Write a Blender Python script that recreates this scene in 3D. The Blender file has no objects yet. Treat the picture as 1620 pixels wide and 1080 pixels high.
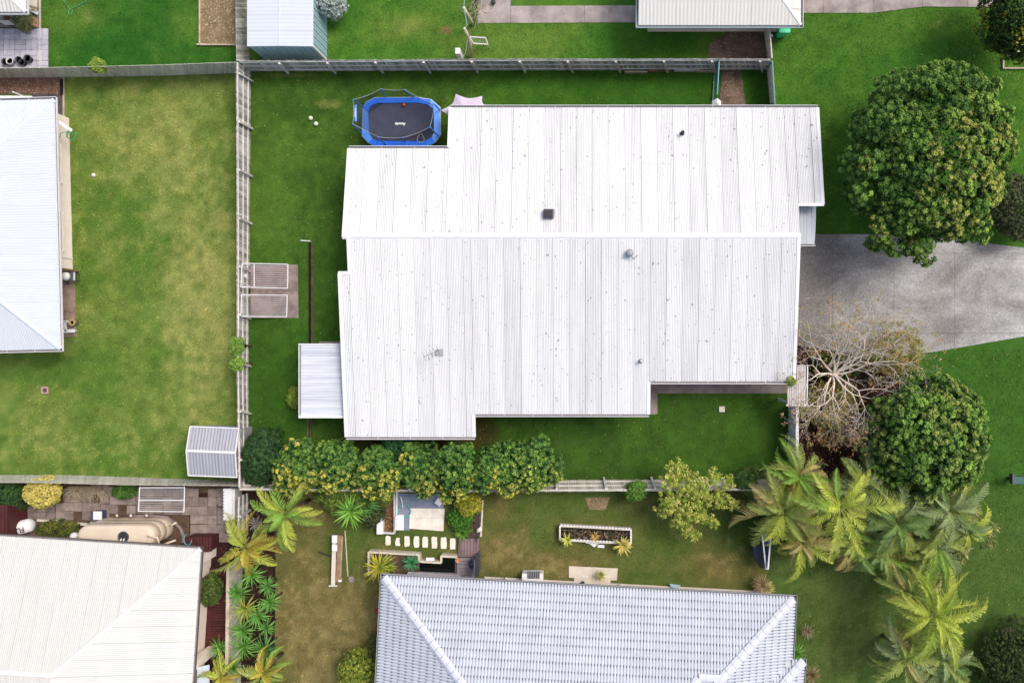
import bpy, math, random
import numpy as np
from mathutils import Vector, Matrix

SC = bpy.context.scene
COL = SC.collection
H, F, NX, NY = 42.0, 1302.0, 940.0, 530.0      # drone height (m), focal length and nadir in pixels of the 1620 wide photograph

# ---------------------------------------------------------------- camera, sky, sun, exposure
cam = bpy.data.cameras.new('camera')
cam.sensor_width = 36.0
cam.lens = 36.0 * F / 1620.0
cam.shift_x = (810.0 - NX) / 1620.0
cam.shift_y = (NY - 540.0) / 1620.0
cam.clip_start = 1.0
cam.clip_end = 600.0
cam_o = bpy.data.objects.new('camera', cam)
cam_o.location = (0, 0, H)
COL.objects.link(cam_o)
SC.camera = cam_o

SUN_EL, SUN_AZ = 57.0, 58.0                       # degrees; soft overcast light from the right of the picture (north = +Y)
world = bpy.data.worlds.new('World')
SC.world = world
world.use_nodes = True
wn = world.node_tree
bg = wn.nodes['Background']
sky = wn.nodes.new('ShaderNodeTexSky')
sky.sky_type = 'NISHITA'
sky.sun_disc = False
sky.sun_elevation = math.radians(SUN_EL)
sky.sun_rotation = math.radians(SUN_AZ)
sky.dust_density = 5.0
sky.air_density = 1.0
sky.ozone_density = 0.6
wn.links.new(sky.outputs[0], bg.inputs[0])
bg.inputs[1].default_value = 0.15
sun = bpy.data.lights.new('sun', 'SUN')
sun.energy = 1.45
sun.angle = math.radians(20)
sun.color = (1.0, 0.965, 0.91)
sun_o = bpy.data.objects.new('sun', sun)
d = Vector((math.sin(math.radians(SUN_AZ)) * math.cos(math.radians(SUN_EL)),
            math.cos(math.radians(SUN_AZ)) * math.cos(math.radians(SUN_EL)), math.sin(math.radians(SUN_EL))))
sun_o.rotation_euler = d.to_track_quat('Z', 'Y').to_euler()
sun_o.location = (0, 0, 60)
COL.objects.link(sun_o)
SC.view_settings.view_transform = 'Standard'
SC.view_settings.look = 'None'
SC.view_settings.gamma = 1.0
SC.view_settings.use_curve_mapping = False
SC.view_settings.exposure = 0.42

# ---------------------------------------------------------------- helpers
def P(px, py, z=0.0):
    s = (H - z) / F
    return Vector(((px - NX) * s, (NY - py) * s, z))

def G0(px, py, z):             # foot of something whose top, z metres up, is seen at this pixel
    p = P(px, py, z)
    return Vector((p.x, p.y, 0.0))

def M(px):                      # pixels -> metres at the ground
    return px * H / F

def lin(r, g, b, k=1.0):
    def f(c):
        c /= 255.0
        return (c / 12.92 if c <= 0.04045 else ((c + 0.055) / 1.055) ** 2.4) * k
    return (f(r), f(g), f(b))

ORG = {}                        # world origin of every object
def tag(o, label=None, cat=None, group=None, kind=None):
    if label: o['label'] = label
    if cat: o['category'] = cat
    if group: o['group'] = group
    if kind: o['kind'] = kind
    return o

def thing(name, label, cat, loc, group=None, kind=None):
    o = bpy.data.objects.new(name, None)
    o.empty_display_size = 0.2
    COL.objects.link(o)
    o.location = loc
    ORG[o.name] = Vector(loc)
    return tag(o, label, cat, group, kind)

def link(name, me, parent=None, org=None):
    o = bpy.data.objects.new(name, me)
    COL.objects.link(o)
    if parent is not None:
        o.parent = parent
        ORG[o.name] = ORG[parent.name]
    else:
        o.location = org
        ORG[o.name] = Vector(org)
    return o

class MB:
    def __init__(s):
        s.v, s.f = [], []
    def add(s, vs, fs):
        n = len(s.v)
        s.v += [Vector(v) for v in vs]
        s.f += [[i + n for i in f] for f in fs]
        return s
    def box(s, c, size, rz=0.0, mat=None):
        x, y, z = size[0] / 2, size[1] / 2, size[2] / 2
        R = Matrix.Rotation(rz, 3, 'Z') if mat is None else mat
        c = Vector(c)
        vs = [c + R @ Vector((a * x, b * y, e * z)) for e in (-1, 1) for b in (-1, 1) for a in (-1, 1)]
        return s.add(vs, [(0, 2, 3, 1), (4, 5, 7, 6), (0, 1, 5, 4), (2, 6, 7, 3), (0, 4, 6, 2), (1, 3, 7, 5)])
    def beam(s, a, b, w, h):    # rectangular bar from a to b; h measured towards +Z
        a, b = Vector(a), Vector(b)
        d = b - a
        u = d.normalized()
        side = u.cross(Vector((0, 0, 1)))
        if side.length < 1e-4: side = Vector((1, 0, 0))
        side.normalize()
        up = side.cross(u)
        R = Matrix((u, side, up)).transposed()
        return s.box((a + b) / 2, (d.length, w, h), mat=R)
    def prism(s, pts, z0, z1):
        n = len(pts)
        area = sum(pts[i][0] * pts[(i + 1) % n][1] - pts[(i + 1) % n][0] * pts[i][1] for i in range(n))
        if area < 0: pts = pts[::-1]
        vs = [(p[0], p[1], z0) for p in pts] + [(p[0], p[1], z1) for p in pts]
        fs = [tuple(range(n, 2 * n)), tuple(range(n - 1, -1, -1))]
        fs += [(i, (i + 1) % n, n + (i + 1) % n, n + i) for i in range(n)]
        return s.add(vs, fs)
    def tube(s, path, r, n=6, caps=True):
        path = [Vector(p) for p in path]
        k = len(path)
        rs = r if isinstance(r, (list, tuple)) else [r] * k
        vs, fs = [], []
        prev = None
        for i, p in enumerate(path):
            t = (path[min(i + 1, k - 1)] - path[max(i - 1, 0)])
            if t.length < 1e-9: t = Vector((0, 0, 1))
            t.normalize()
            a = prev if prev is not None else (Vector((0, 0, 1)) if abs(t.z) < 0.9 else Vector((1, 0, 0)))
            a = a - t * a.dot(t)
            if a.length < 1e-5: a = t.orthogonal()
            a.normalize()
            prev = a
            b = t.cross(a)
            for j in range(n):
                q = 2 * math.pi * j / n
                vs.append(p + (a * math.cos(q) + b * math.sin(q)) * rs[i])
        for i in range(k - 1):
            for j in range(n):
                fs.append((i * n + j, i * n + (j + 1) % n, (i + 1) * n + (j + 1) % n, (i + 1) * n + j))
        if caps:
            fs.append(tuple(range(n - 1, -1, -1)))
            fs.append(tuple((k - 1) * n + j for j in range(n)))
        return s.add(vs, fs)
    def lathe(s, c, prof, n=16):            # prof: (r, z) list, open
        c = Vector(c)
        vs, fs = [], []
        for r, z in prof:
            for j in range(n):
                q = 2 * math.pi * j / n
                vs.append(c + Vector((r * math.cos(q), r * math.sin(q), z)))
        k = len(prof)
        for i in range(k - 1):
            for j in range(n):
                fs.append((i * n + j, i * n + (j + 1) % n, (i + 1) * n + (j + 1) % n, (i + 1) * n + j))
        fs.append(tuple(range(n - 1, -1, -1)))
        fs.append(tuple((k - 1) * n + j for j in range(n)))
        return s.add(vs, fs)
    def build(s, name, mat, parent=None, smooth=False, bevel=0.0):
        if parent is not None:
            o0 = ORG[parent.name]
        else:
            lo = Vector((min(v.x for v in s.v), min(v.y for v in s.v), min(v.z for v in s.v)))
            hi = Vector((max(v.x for v in s.v), max(v.y for v in s.v), max(v.z for v in s.v)))
            o0 = Vector(((lo.x + hi.x) / 2, (lo.y + hi.y) / 2, lo.z))
        me = bpy.data.meshes.new(name)
        me.from_pydata([tuple(v - o0) for v in s.v], [], s.f)
        me.materials.append(mat)
        if smooth:
            me.polygons.foreach_set('use_smooth', [True] * len(me.polygons))
        me.update()
        o = link(name, me, parent, o0)
        if bevel:
            b = o.modifiers.new('bevel', 'BEVEL')
            b.width = bevel
            b.segments = 2
            b.limit_method = 'ANGLE'
        return o

def quad_mesh(name, V, Q, mat, parent=None, col=None, org=None, smooth=False, attr='col'):
    """big mesh of quads from numpy arrays: V (n,3) world, Q (m,4)"""
    o0 = ORG[parent.name] if parent is not None else Vector(org)
    me = bpy.data.meshes.new(name)
    V = np.asarray(V, dtype=np.float32) - np.array(o0, dtype=np.float32)
    Q = np.asarray(Q, dtype=np.int32)
    k = Q.shape[1]
    me.vertices.add(len(V)); me.vertices.foreach_set('co', V.ravel())
    me.loops.add(Q.size); me.loops.foreach_set('vertex_index', Q.ravel())
    me.polygons.add(len(Q))
    me.polygons.foreach_set('loop_start', np.arange(0, Q.size, k, dtype=np.int32))
    me.polygons.foreach_set('use_smooth', np.full(len(Q), smooth))
    me.update(calc_edges=True)
    if col is not None:
        a = me.attributes.new(attr, 'FLOAT_COLOR', 'POINT')
        c4 = np.ones((len(V), 4), dtype=np.float32)
        c4[:, :3] = col
        a.data.foreach_set('color', c4.ravel())
    me.materials.append(mat)
    return link(name, me, parent, o0)

# ---------------------------------------------------------------- materials
def new_mat(name):
    m = bpy.data.materials.new(name)
    m.use_nodes = True
    nt = m.node_tree
    return m, nt, nt.nodes['Principled BSDF']

def N(nt, kind, **kw):
    n = nt.nodes.new(kind)
    for k, v in kw.items():
        if k in n.inputs: n.inputs[k].default_value = v
        else: setattr(n, k, v)
    return n

def mix(nt, fac, a, b, blend='MIX'):
    n = nt.nodes.new('ShaderNodeMix')
    n.data_type = 'RGBA'
    n.blend_type = blend
    for i, v in ((0, fac), (6, a), (7, b)):
        if hasattr(v, 'is_output'): nt.links.new(v, n.inputs[i])
        else: n.inputs[i].default_value = (tuple(v) + (1,)) if isinstance(v, (tuple, list)) and len(v) == 3 else v
    return n.outputs[2]

def ramp(nt, src, lo, hi, a=0.0, b=1.0):
    n = nt.nodes.new('ShaderNodeMapRange')
    n.inputs[1].default_value = lo; n.inputs[2].default_value = hi
    n.inputs[3].default_value = a; n.inputs[4].default_value = b
    nt.links.new(src, n.inputs[0])
    return n.outputs[0]

def noise(nt, scale, detail=4.0, rough=0.6, vec=None, stretch=None, dist=0.0):
    if vec is None:
        g = nt.nodes.new('ShaderNodeNewGeometry')
        vec = g.outputs['Position']
    if stretch:
        mp = nt.nodes.new('ShaderNodeVectorMath'); mp.operation = 'MULTIPLY'
        mp.inputs[1].default_value = stretch
        nt.links.new(vec, mp.inputs[0]); vec = mp.outputs[0]
    n = N(nt, 'ShaderNodeTexNoise', Scale=scale, Detail=detail, Roughness=rough, Distortion=dist)
    nt.links.new(vec, n.inputs['Vector'])
    return n.outputs['Fac']

def bump(nt, bs, src, strength, dist=0.02):
    b = N(nt, 'ShaderNodeBump', Strength=strength, Distance=dist)
    nt.links.new(src, b.inputs['Height'])
    nt.links.new(b.outputs[0], bs.inputs['Normal'])

def surf(name, c1, c2=None, scale=3.0, rough=0.7, fine=40.0, fine_amt=0.25, bmp=0.2, rand=0.0, spec=0.3, metal=0.0, stretch=None, speck=None):
    """general worn surface: c1/c2 mottled, fine grain, optional per-object tone"""
    m, nt, bs = new_mat(name)
    c2 = c2 or tuple(c * 0.8 for c in c1)
    base = mix(nt, ramp(nt, noise(nt, scale, 5, 0.65, stretch=stretch), 0.35, 0.65), c1, c2)
    fn = noise(nt, fine, 3, 0.7, stretch=stretch)
    base = mix(nt, ramp(nt, fn, 0.3, 0.75, 0, fine_amt), base, tuple(c * 0.35 for c in c1))
    if speck:
        sc, th, colr = speck
        base = mix(nt, ramp(nt, noise(nt, sc, 2, 0.5), th, th + 0.04), base, colr)
    if rand:
        oi = nt.nodes.new('ShaderNodeObjectInfo')
        v = ramp(nt, oi.outputs['Random'], 0, 1, 1 - rand, 1 + rand)
        hs = nt.nodes.new('ShaderNodeHueSaturation')
        nt.links.new(v, hs.inputs['Value']); nt.links.new(base, hs.inputs['Color'])
        base = hs.outputs[0]
    nt.links.new(base, bs.inputs['Base Color'])
    bs.inputs['Roughness'].default_value = rough
    bs.inputs['Specular IOR Level'].default_value = spec
    bs.inputs['Metallic'].default_value = metal
    if bmp: bump(nt, bs, fn, bmp)
    return m

def attr_mat(name, rough=0.6, spec=0.25, transl=0.0, fine=60.0, amt=0.0, bmp=0.0):
    m, nt, bs = new_mat(name)
    a = N(nt, 'ShaderNodeAttribute', attribute_name='col')
    c = a.outputs['Color']
    if amt:
        c = mix(nt, ramp(nt, noise(nt, fine, 4, 0.75), 0.25, 0.8, 0, amt), c, (0.012, 0.02, 0.006))
    nt.links.new(c, bs.inputs['Base Color'])
    bs.inputs['Roughness'].default_value = rough
    bs.inputs['Specular IOR Level'].default_value = spec
    if bmp: bump(nt, bs, noise(nt, fine, 4, 0.75), bmp, 0.03)
    if transl:
        tr = nt.nodes.new('ShaderNodeBsdfTranslucent')
        nt.links.new(c, tr.inputs[0])
        ms = N(nt, 'ShaderNodeMixShader'); ms.inputs[0].default_value = transl
        nt.links.new(bs.outputs[0], ms.inputs[1]); nt.links.new(tr.outputs[0], ms.inputs[2])
        nt.links.new(ms.outputs[0], nt.nodes['Material Output'].inputs[0])
    return m

def plain(name, c, rough=0.5, spec=0.4, metal=0.0):
    m, nt, bs = new_mat(name)
    n = noise(nt, 6, 4, 0.7)
    base = mix(nt, ramp(nt, n, 0.3, 0.75, 0, 0.3), c, tuple(x * 0.72 for x in c))
    nt.links.new(base, bs.inputs['Base Color'])
    bs.inputs['Roughness'].default_value = rough
    bs.inputs['Specular IOR Level'].default_value = spec
    bs.inputs['Metallic'].default_value = metal
    return m

def roof_mat(name, c1, c2, dirt, stretch, lap=0.75, valley=0.25, speck=True, rough=0.55, vmin=0.3, streak=1.0):
    """painted corrugated steel: streaky weathering down the slope, dirt caught at laps and in valleys (attribute: r lap, g valley; on tiles g is painted notch shade)"""
    m, nt, bs = new_mat(name)
    a = N(nt, 'ShaderNodeAttribute', attribute_name='col')
    sp = nt.nodes.new('ShaderNodeSeparateColor')
    nt.links.new(a.outputs['Color'], sp.inputs[0])
    oi = nt.nodes.new('ShaderNodeObjectInfo')
    st = noise(nt, 1.0, 5, 0.65, stretch=stretch)
    big = noise(nt, 0.35, 3, 0.6)
    base = mix(nt, ramp(nt, st, 0.35, 0.7, 0, streak), c1, c2)
    base = mix(nt, ramp(nt, big, 0.4, 0.7, 0, 0.3 if not speck else 0.12), base, c2)
    def mul(x, y):
        n = nt.nodes.new('ShaderNodeMath'); n.operation = 'MULTIPLY'
        for i, v in enumerate((x, y)):
            if hasattr(v, 'is_output'): nt.links.new(v, n.inputs[i])
            else: n.inputs[i].default_value = v
        return n.outputs[0]
    lapf = mul(mul(sp.outputs[0], ramp(nt, noise(nt, 0.9, 4, 0.7, stretch=tuple(min(v, 2.5) for v in stretch)), 0.3, 0.65, 0.4 * lap, lap)), ramp(nt, oi.outputs['Random'], 0, 1, 0.45, 1.0))
    base = mix(nt, lapf, base, dirt)
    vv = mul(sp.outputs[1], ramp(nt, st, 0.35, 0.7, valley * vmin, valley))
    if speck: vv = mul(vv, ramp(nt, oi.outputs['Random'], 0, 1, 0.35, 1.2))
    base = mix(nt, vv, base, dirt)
    if speck:
        base = mix(nt, ramp(nt, noise(nt, 7.5, 2, 0.4, stretch=(1, 0.7, 1)), 0.705, 0.74, 0, 0.75), base, dirt)
        base = mix(nt, ramp(nt, noise(nt, 16, 2, 0.5, stretch=(1, 0.6, 1)), 0.675, 0.73, 0, 0.5), base, dirt)
    nt.links.new(base, bs.inputs['Base Color'])
    bs.inputs['Roughness'].default_value = rough
    bs.inputs['Specular IOR Level'].default_value = 0.3
    return m

MT = {}
MT['leaf'] = attr_mat('leaf', 0.5, 0.3, 0.22)
MT['lawn'] = attr_mat('lawn', 0.9, 0.1, 0.0, 14.0, 0.62, 0.8)
MT['grass'] = attr_mat('grass', 0.8, 0.15, 0.2)
MT['bark'] = surf('bark', lin(120, 100, 80), lin(80, 66, 52), 4, 0.9, 30, 0.5, 0.6)
MT['pale_bark'] = surf('pale_bark', lin(240, 229, 216), lin(216, 203, 188), 3, 0.85, 25, 0.25, 0.4)
MT['fence'] = surf('fence_wood', lin(206, 202, 198), lin(158, 155, 152), 2.0, 0.9, 22, 0.5, 0.4, rand=0.42, stretch=(2.5, 2.5, 0.5))
MT['fence_pale'] = surf('fence_wood_pale', lin(216, 211, 198), lin(186, 181, 168), 2.0, 0.9, 22, 0.4, 0.4, rand=0.16, stretch=(2.5, 2.5, 0.5))
MT['rail'] = surf('fence_rail', lin(222, 220, 214), lin(190, 187, 182), 2.0, 0.9, 18, 0.4, 0.3, rand=0.12)
MT['white'] = plain('white_paint', (0.70, 0.70, 0.71))
MT['offwhite'] = plain('off_white', (0.66, 0.65, 0.62))
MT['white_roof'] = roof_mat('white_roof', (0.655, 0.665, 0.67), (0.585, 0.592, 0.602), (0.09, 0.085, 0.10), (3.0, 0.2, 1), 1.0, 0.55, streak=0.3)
MT['patio_roof'] = roof_mat('patio_roof', (0.66, 0.68, 0.73), (0.52, 0.54, 0.60), (0.25, 0.26, 0.30), (0.25, 6, 1), 0.3, 0.55, False)
MT['porch_roof'] = roof_mat('porch_roof', (0.58, 0.63, 0.67), (0.46, 0.50, 0.56), (0.2, 0.21, 0.24), (6, 0.25, 1), 0.5, 0.4, False)
MT['gate_roof'] = roof_mat('gate_roof', (0.66, 0.64, 0.64), (0.46, 0.42, 0.41), (0.22, 0.16, 0.14), (8, 0.3, 1), 0.5, 0.75, False)
MT['blue_roof'] = roof_mat('blue_roof', (0.51, 0.55, 0.59), (0.565, 0.605, 0.645), (0.30, 0.34, 0.40), (0.3, 1.5, 1), 0.25, 0.35, False)
MT['beige_roof'] = roof_mat('beige_roof', (0.55, 0.552, 0.522), (0.52, 0.52, 0.488), (0.30, 0.26, 0.22), (5, 0.3, 1), 0.45, 0.10, False)
MT['beige_roof_side'] = roof_mat('beige_roof_side', (0.575, 0.577, 0.55), (0.54, 0.54, 0.512), (0.30, 0.26, 0.22), (0.3, 5, 1), 0.7, 0.12, False)
MT['shed_roof'] = roof_mat('shed_roof', (0.34, 0.35, 0.39), (0.29, 0.30, 0.34), (0.16, 0.16, 0.19), (6, 0.3, 1), 0.5, 0.4, False)
MT['tile'] = roof_mat('roof_tile', (0.51, 0.548, 0.61), (0.44, 0.472, 0.53), (0.04, 0.043, 0.055), (1.2, 1.2, 1), 1.1, 1.3, False, 0.6, vmin=0.8)  # the dark tone also paints the shade of the tile notches
MT['tile_under'] = plain('tile_underlay', (0.46, 0.48, 0.54), 0.8)
MT['gutter'] = plain('gutter_paint', (0.68, 0.68, 0.70))
MT['gutter_in'] = plain('gutter_inside', (0.22, 0.21, 0.21), 0.8)
MT['brown_gutter'] = plain('brown_gutter', (0.10, 0.085, 0.075))
MT['grey_gutter'] = plain('grey_gutter', (0.30, 0.31, 0.34))
MT['brick'] = surf('brick_wall', lin(150, 110, 95), lin(130, 92, 78), 2, 0.85)
MT['cream'] = surf('cream_render', lin(248, 234, 222), lin(242, 226, 213), 1.5, 0.8, 12, 0.08, 0.1)
MT['concrete'] = surf('concrete', lin(150, 138, 134), lin(112, 102, 102), 1.2, 0.9, 30, 0.35, 0.25)
MT['path'] = surf('path_concrete', lin(172, 162, 156), lin(126, 117, 115), 1.0, 0.9, 26, 0.35, 0.25)
MT['slab_brown'] = surf('weathered_slab', lin(158, 142, 136), lin(112, 98, 94), 1.6, 0.9, 20, 0.45, 0.3)
MT['pale_conc'] = surf('pale_concrete', lin(206, 198, 184), lin(188, 178, 164), 1.5, 0.85, 25, 0.12, 0.15)
MT['dark_conc'] = surf('dark_concrete', lin(96, 88, 90), lin(70, 64, 66), 1.5, 0.9, 30, 0.4, 0.3)
MT['drive'] = surf('exposed_aggregate', lin(188, 184, 184), lin(128, 121, 121), 0.42, 0.9, 20, 0.65, 0.5, speck=(30, 0.60, lin(196, 190, 189)))
def drive_mat():
    m, nt, bs = new_mat('exposed_aggregate')
    base = mix(nt, ramp(nt, noise(nt, .38, 5, .62, stretch=(.8, 1.2, 1), dist=.6), .36, .64), lin(186, 185, 182), lin(126, 124, 120))
    g_ = nt.nodes.new('ShaderNodeNewGeometry'); sx = nt.nodes.new('ShaderNodeSeparateXYZ'); nt.links.new(g_.outputs['Position'], sx.inputs[0])
    ad = nt.nodes.new('ShaderNodeMath'); ad.operation = 'MULTIPLY_ADD'; ad.inputs[1].default_value = 6.0
    nt.links.new(noise(nt, .5, 4, .6), ad.inputs[0]); nt.links.new(sx.outputs[0], ad.inputs[2])
    base = mix(nt, ramp(nt, ad.outputs[0], 14.2, 18.2, .6, 0), base, lin(94, 91, 88))      # years of dirt in front of the garage
    base = mix(nt, ramp(nt, noise(nt, 12, 4, .8), .34, .7, 0, .62), base, lin(66, 65, 63))
    base = mix(nt, ramp(nt, noise(nt, 19, 2, .6), .56, .68, 0, .32), base, lin(206, 203, 203))
    base = mix(nt, ramp(nt, noise(nt, 1.1, 6, .75, dist=2.0), .60, .66, 0, .3), base, lin(70, 66, 66))
    nt.links.new(base, bs.inputs['Base Color']); bs.inputs['Roughness'].default_value = .9
    bump(nt, bs, noise(nt, 12, 4, .8), .5)
    return m
MT['drive'] = drive_mat()
MT['drive_joint'] = plain('joint', (0.06, 0.055, 0.055), 0.9)
MT['soil'] = surf('soil', lin(104, 84, 68), lin(68, 54, 45), 2.0, 0.95, 18, 0.6, 0.8)
MT['sand_soil'] = surf('bare_sandy_soil', lin(130, 110, 94), lin(74, 60, 52), 0.9, 0.95, 14, 0.55, 1.0, speck=(13, 0.63, lin(160, 136, 112)))
MT['mulch'] = surf('dark_mulch', lin(62, 38, 32), lin(36, 22, 20), 2.5, 0.95, 16, 0.6, 1.0, speck=(11, 0.66, lin(120, 80, 62)))
MT['chips'] = surf('bark_chips', lin(150, 118, 100), lin(104, 76, 62), 4, 0.95, 16, 0.7, 1.0, speck=(14, 0.62, lin(190, 160, 140)))
MT['dry'] = surf('dry_ground', lin(150, 128, 98), lin(104, 92, 62), 1.8, 0.95, 14, 0.6, 0.8, speck=(16, 0.60, lin(182, 164, 134)))
MT['paver'] = surf('brown_paver', lin(146, 132, 126), lin(114, 102, 97), 3, 0.9, 22, 0.35, 0.3, rand=0.2)
MT['paver_blue'] = surf('grey_paver', lin(186, 184, 196), lin(160, 158, 172), 3, 0.9, 22, 0.25, 0.3, rand=0.12)
MT['stone'] = surf('white_stone', lin(232, 226, 216), lin(212, 202, 188), 3, 0.85, 20, 0.15, 0.3)
MT['slab_blue'] = surf('blue_grey_slab', lin(134, 142, 160), lin(112, 122, 142), 2, 0.8, 20, 0.15, 0.1)
MT['tank'] = surf('beige_plastic', lin(204, 190, 170), lin(196, 180, 160), 1.5, 0.55, 10, 0.06, 0.0)
MT['dark'] = plain('dark_plastic', (0.025, 0.025, 0.028), 0.6)
MT['grey'] = plain('grey_metal', (0.30, 0.31, 0.33), 0.5)
MT['dgrey'] = plain('dark_grey', (0.075, 0.08, 0.095), 0.6)
MT['line'] = plain('clothesline_line', (0.5, 0.49, 0.49))
MT['galv'] = plain('galvanised_steel', (0.52, 0.52, 0.54), 0.45)
MT['teal'] = plain('teal_steel', lin(92, 140, 142), 0.5)
MT['teal_wall'] = plain('teal_wall', lin(150, 182, 190), 0.5)
MT['tgreen'] = plain('green_bin', lin(70, 200, 150), 0.45)
MT['maroon'] = surf('maroon_deck', lin(84, 40, 40), lin(66, 30, 32), 2, 0.7, 20, 0.3, 0.1, rand=0.1)
MT['deck'] = surf('deck_plank', lin(150, 128, 128), lin(112, 90, 92), 2, 0.85, 18, 0.4, 0.3, rand=0.2, stretch=(3, 0.6, 1))
MT['deck_grey'] = surf('grey_plank', lin(166, 160, 164), lin(136, 130, 136), 2, 0.85, 18, 0.4, 0.3, rand=0.12)
MT['timber'] = surf('pale_timber', lin(206, 192, 170), lin(168, 150, 128), 2, 0.85, 18, 0.35, 0.3, rand=0.1)
MT['timber_brown'] = surf('brown_timber', lin(164, 128, 98), lin(130, 100, 76), 2, 0.85, 18, 0.35, 0.3, rand=0.1)
MT['sleeper'] = surf('dark_sleeper', lin(40, 34, 28), lin(24, 21, 18), 3, 0.95, 18, 0.5, 0.5)
MT['blue_pad'] = plain('blue_pad', lin(34, 112, 232), 0.45)
MT['blue_pad_light'] = plain('light_blue_pad', lin(90, 150, 236), 0.45)
MT['blue_pole'] = plain('blue_pole_sleeve', lin(60, 140, 224), 0.5)
MT['mat_black'] = surf('jump_mat', lin(62, 66, 84), lin(54, 58, 74), 2, 0.8, 90, 0.2, 0.0)
MT['sail'] = surf('shade_cloth', lin(196, 182, 198), lin(184, 170, 188), 1.5, 0.85, 50, 0.1, 0.0)
MT['red'] = plain('red_plastic', lin(214, 84, 70))
MT['red_fl'] = plain('red_petal', lin(196, 40, 30))
MT['ball'] = plain('white_ball', lin(206, 216, 196))
MT['hose'] = plain('green_hose', lin(60, 150, 100))
MT['hose_teal'] = plain('teal_hose', lin(90, 170, 175))
MT['tarp'] = plain('blue_tarp', lin(62, 72, 100), 0.5)
MT['panel_blue'] = plain('blue_grey_panel', lin(134, 150, 176), 0.45)
MT['terracotta'] = plain('terracotta', lin(190, 140, 112), 0.8)
MT['pot_black'] = plain('black_pot', (0.03, 0.035, 0.035), 0.7)
MT['wicker'] = surf('wicker', lin(196, 172, 130), lin(150, 126, 90), 8, 0.8, 30, 0.5, 0.4)
MT['pink'] = plain('drain_brick', lin(176, 140, 134), 0.85)
MT['letter'] = plain('print_white', (0.75, 0.75, 0.78), 0.6)
MT['letter_black'] = plain('print_black', (0.02, 0.02, 0.025), 0.6)
MT['letterbox_green'] = plain('letterbox_green', lin(40, 84, 84), 0.4)

def glassy(name, c, rough=0.08):
    m, nt, bs = new_mat(name)
    bs.inputs['Base Color'].default_value = c + (1,)
    bs.inputs['Roughness'].default_value = rough
    bs.inputs['Specular IOR Level'].default_value = 0.5
    return m
MT['water'] = glassy('pond_water', (0.004, 0.005, 0.005), 0.05)
MT['pane'] = glassy('window_pane', (0.02, 0.018, 0.03), 0.1)

def net_mat():
    m, nt, bs = new_mat('safety_net')
    bs.inputs['Base Color'].default_value = (0.03, 0.035, 0.045, 1)
    bs.inputs['Roughness'].default_value = 0.9
    bs.inputs['Alpha'].default_value = 0.42
    return m
MT['net'] = net_mat()

# ---------------------------------------------------------------- numpy noise
def vnoise(x, y, scale, seed):
    rs = np.random.RandomState(seed)
    T = rs.rand(128, 128)
    u, v = x * scale + 1000.3, y * scale + 1000.7
    i, j = np.floor(u).astype(int), np.floor(v).astype(int)
    a, b = u - i, v - j
    a, b = a * a * (3 - 2 * a), b * b * (3 - 2 * b)
    g = lambda p, q: T[p % 128, q % 128]
    return (g(i, j) * (1 - a) + g(i + 1, j) * a) * (1 - b) + (g(i, j + 1) * (1 - a) + g(i + 1, j + 1) * a) * b

def fbm(x, y, scale, seed, oct=4):
    r, w, t = 0, 1.0, 0
    for k in range(oct):
        r = r + w * vnoise(x, y, scale * 2 ** k, seed + k); t += w; w *= 0.55
    return r / t

# ---------------------------------------------------------------- the ground: one lawn sheet, grass kinds by yard
A_ = lambda *c: np.array(lin(*c))
G_DEEP, G_MID, G_BRIGHT = A_(70, 96, 44), A_(98, 120, 60), A_(68, 118, 44)
G_OLIVE, G_DRY, G_BROWN = A_(126, 138, 76), A_(176, 164, 118), A_(134, 116, 84)
G_DULL, G_DARK = A_(84, 104, 58), A_(60, 80, 42)

def lawn_height(x, y):
    """raised strip west of the step in the back yard"""
    px, py = x * F / H + NX, NY - y * F / H
    e = np.clip((px - 400) / 55, 0, 1) * (px < 489.5) * np.clip((py - 368) / 14, 0, 1) * np.clip((712 - py) / 20, 0, 1)
    e = e * e * (3 - 2 * e)
    return 0.22 * e + 0.012 * (fbm(x, y, 0.5, 5) - 0.5)

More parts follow.
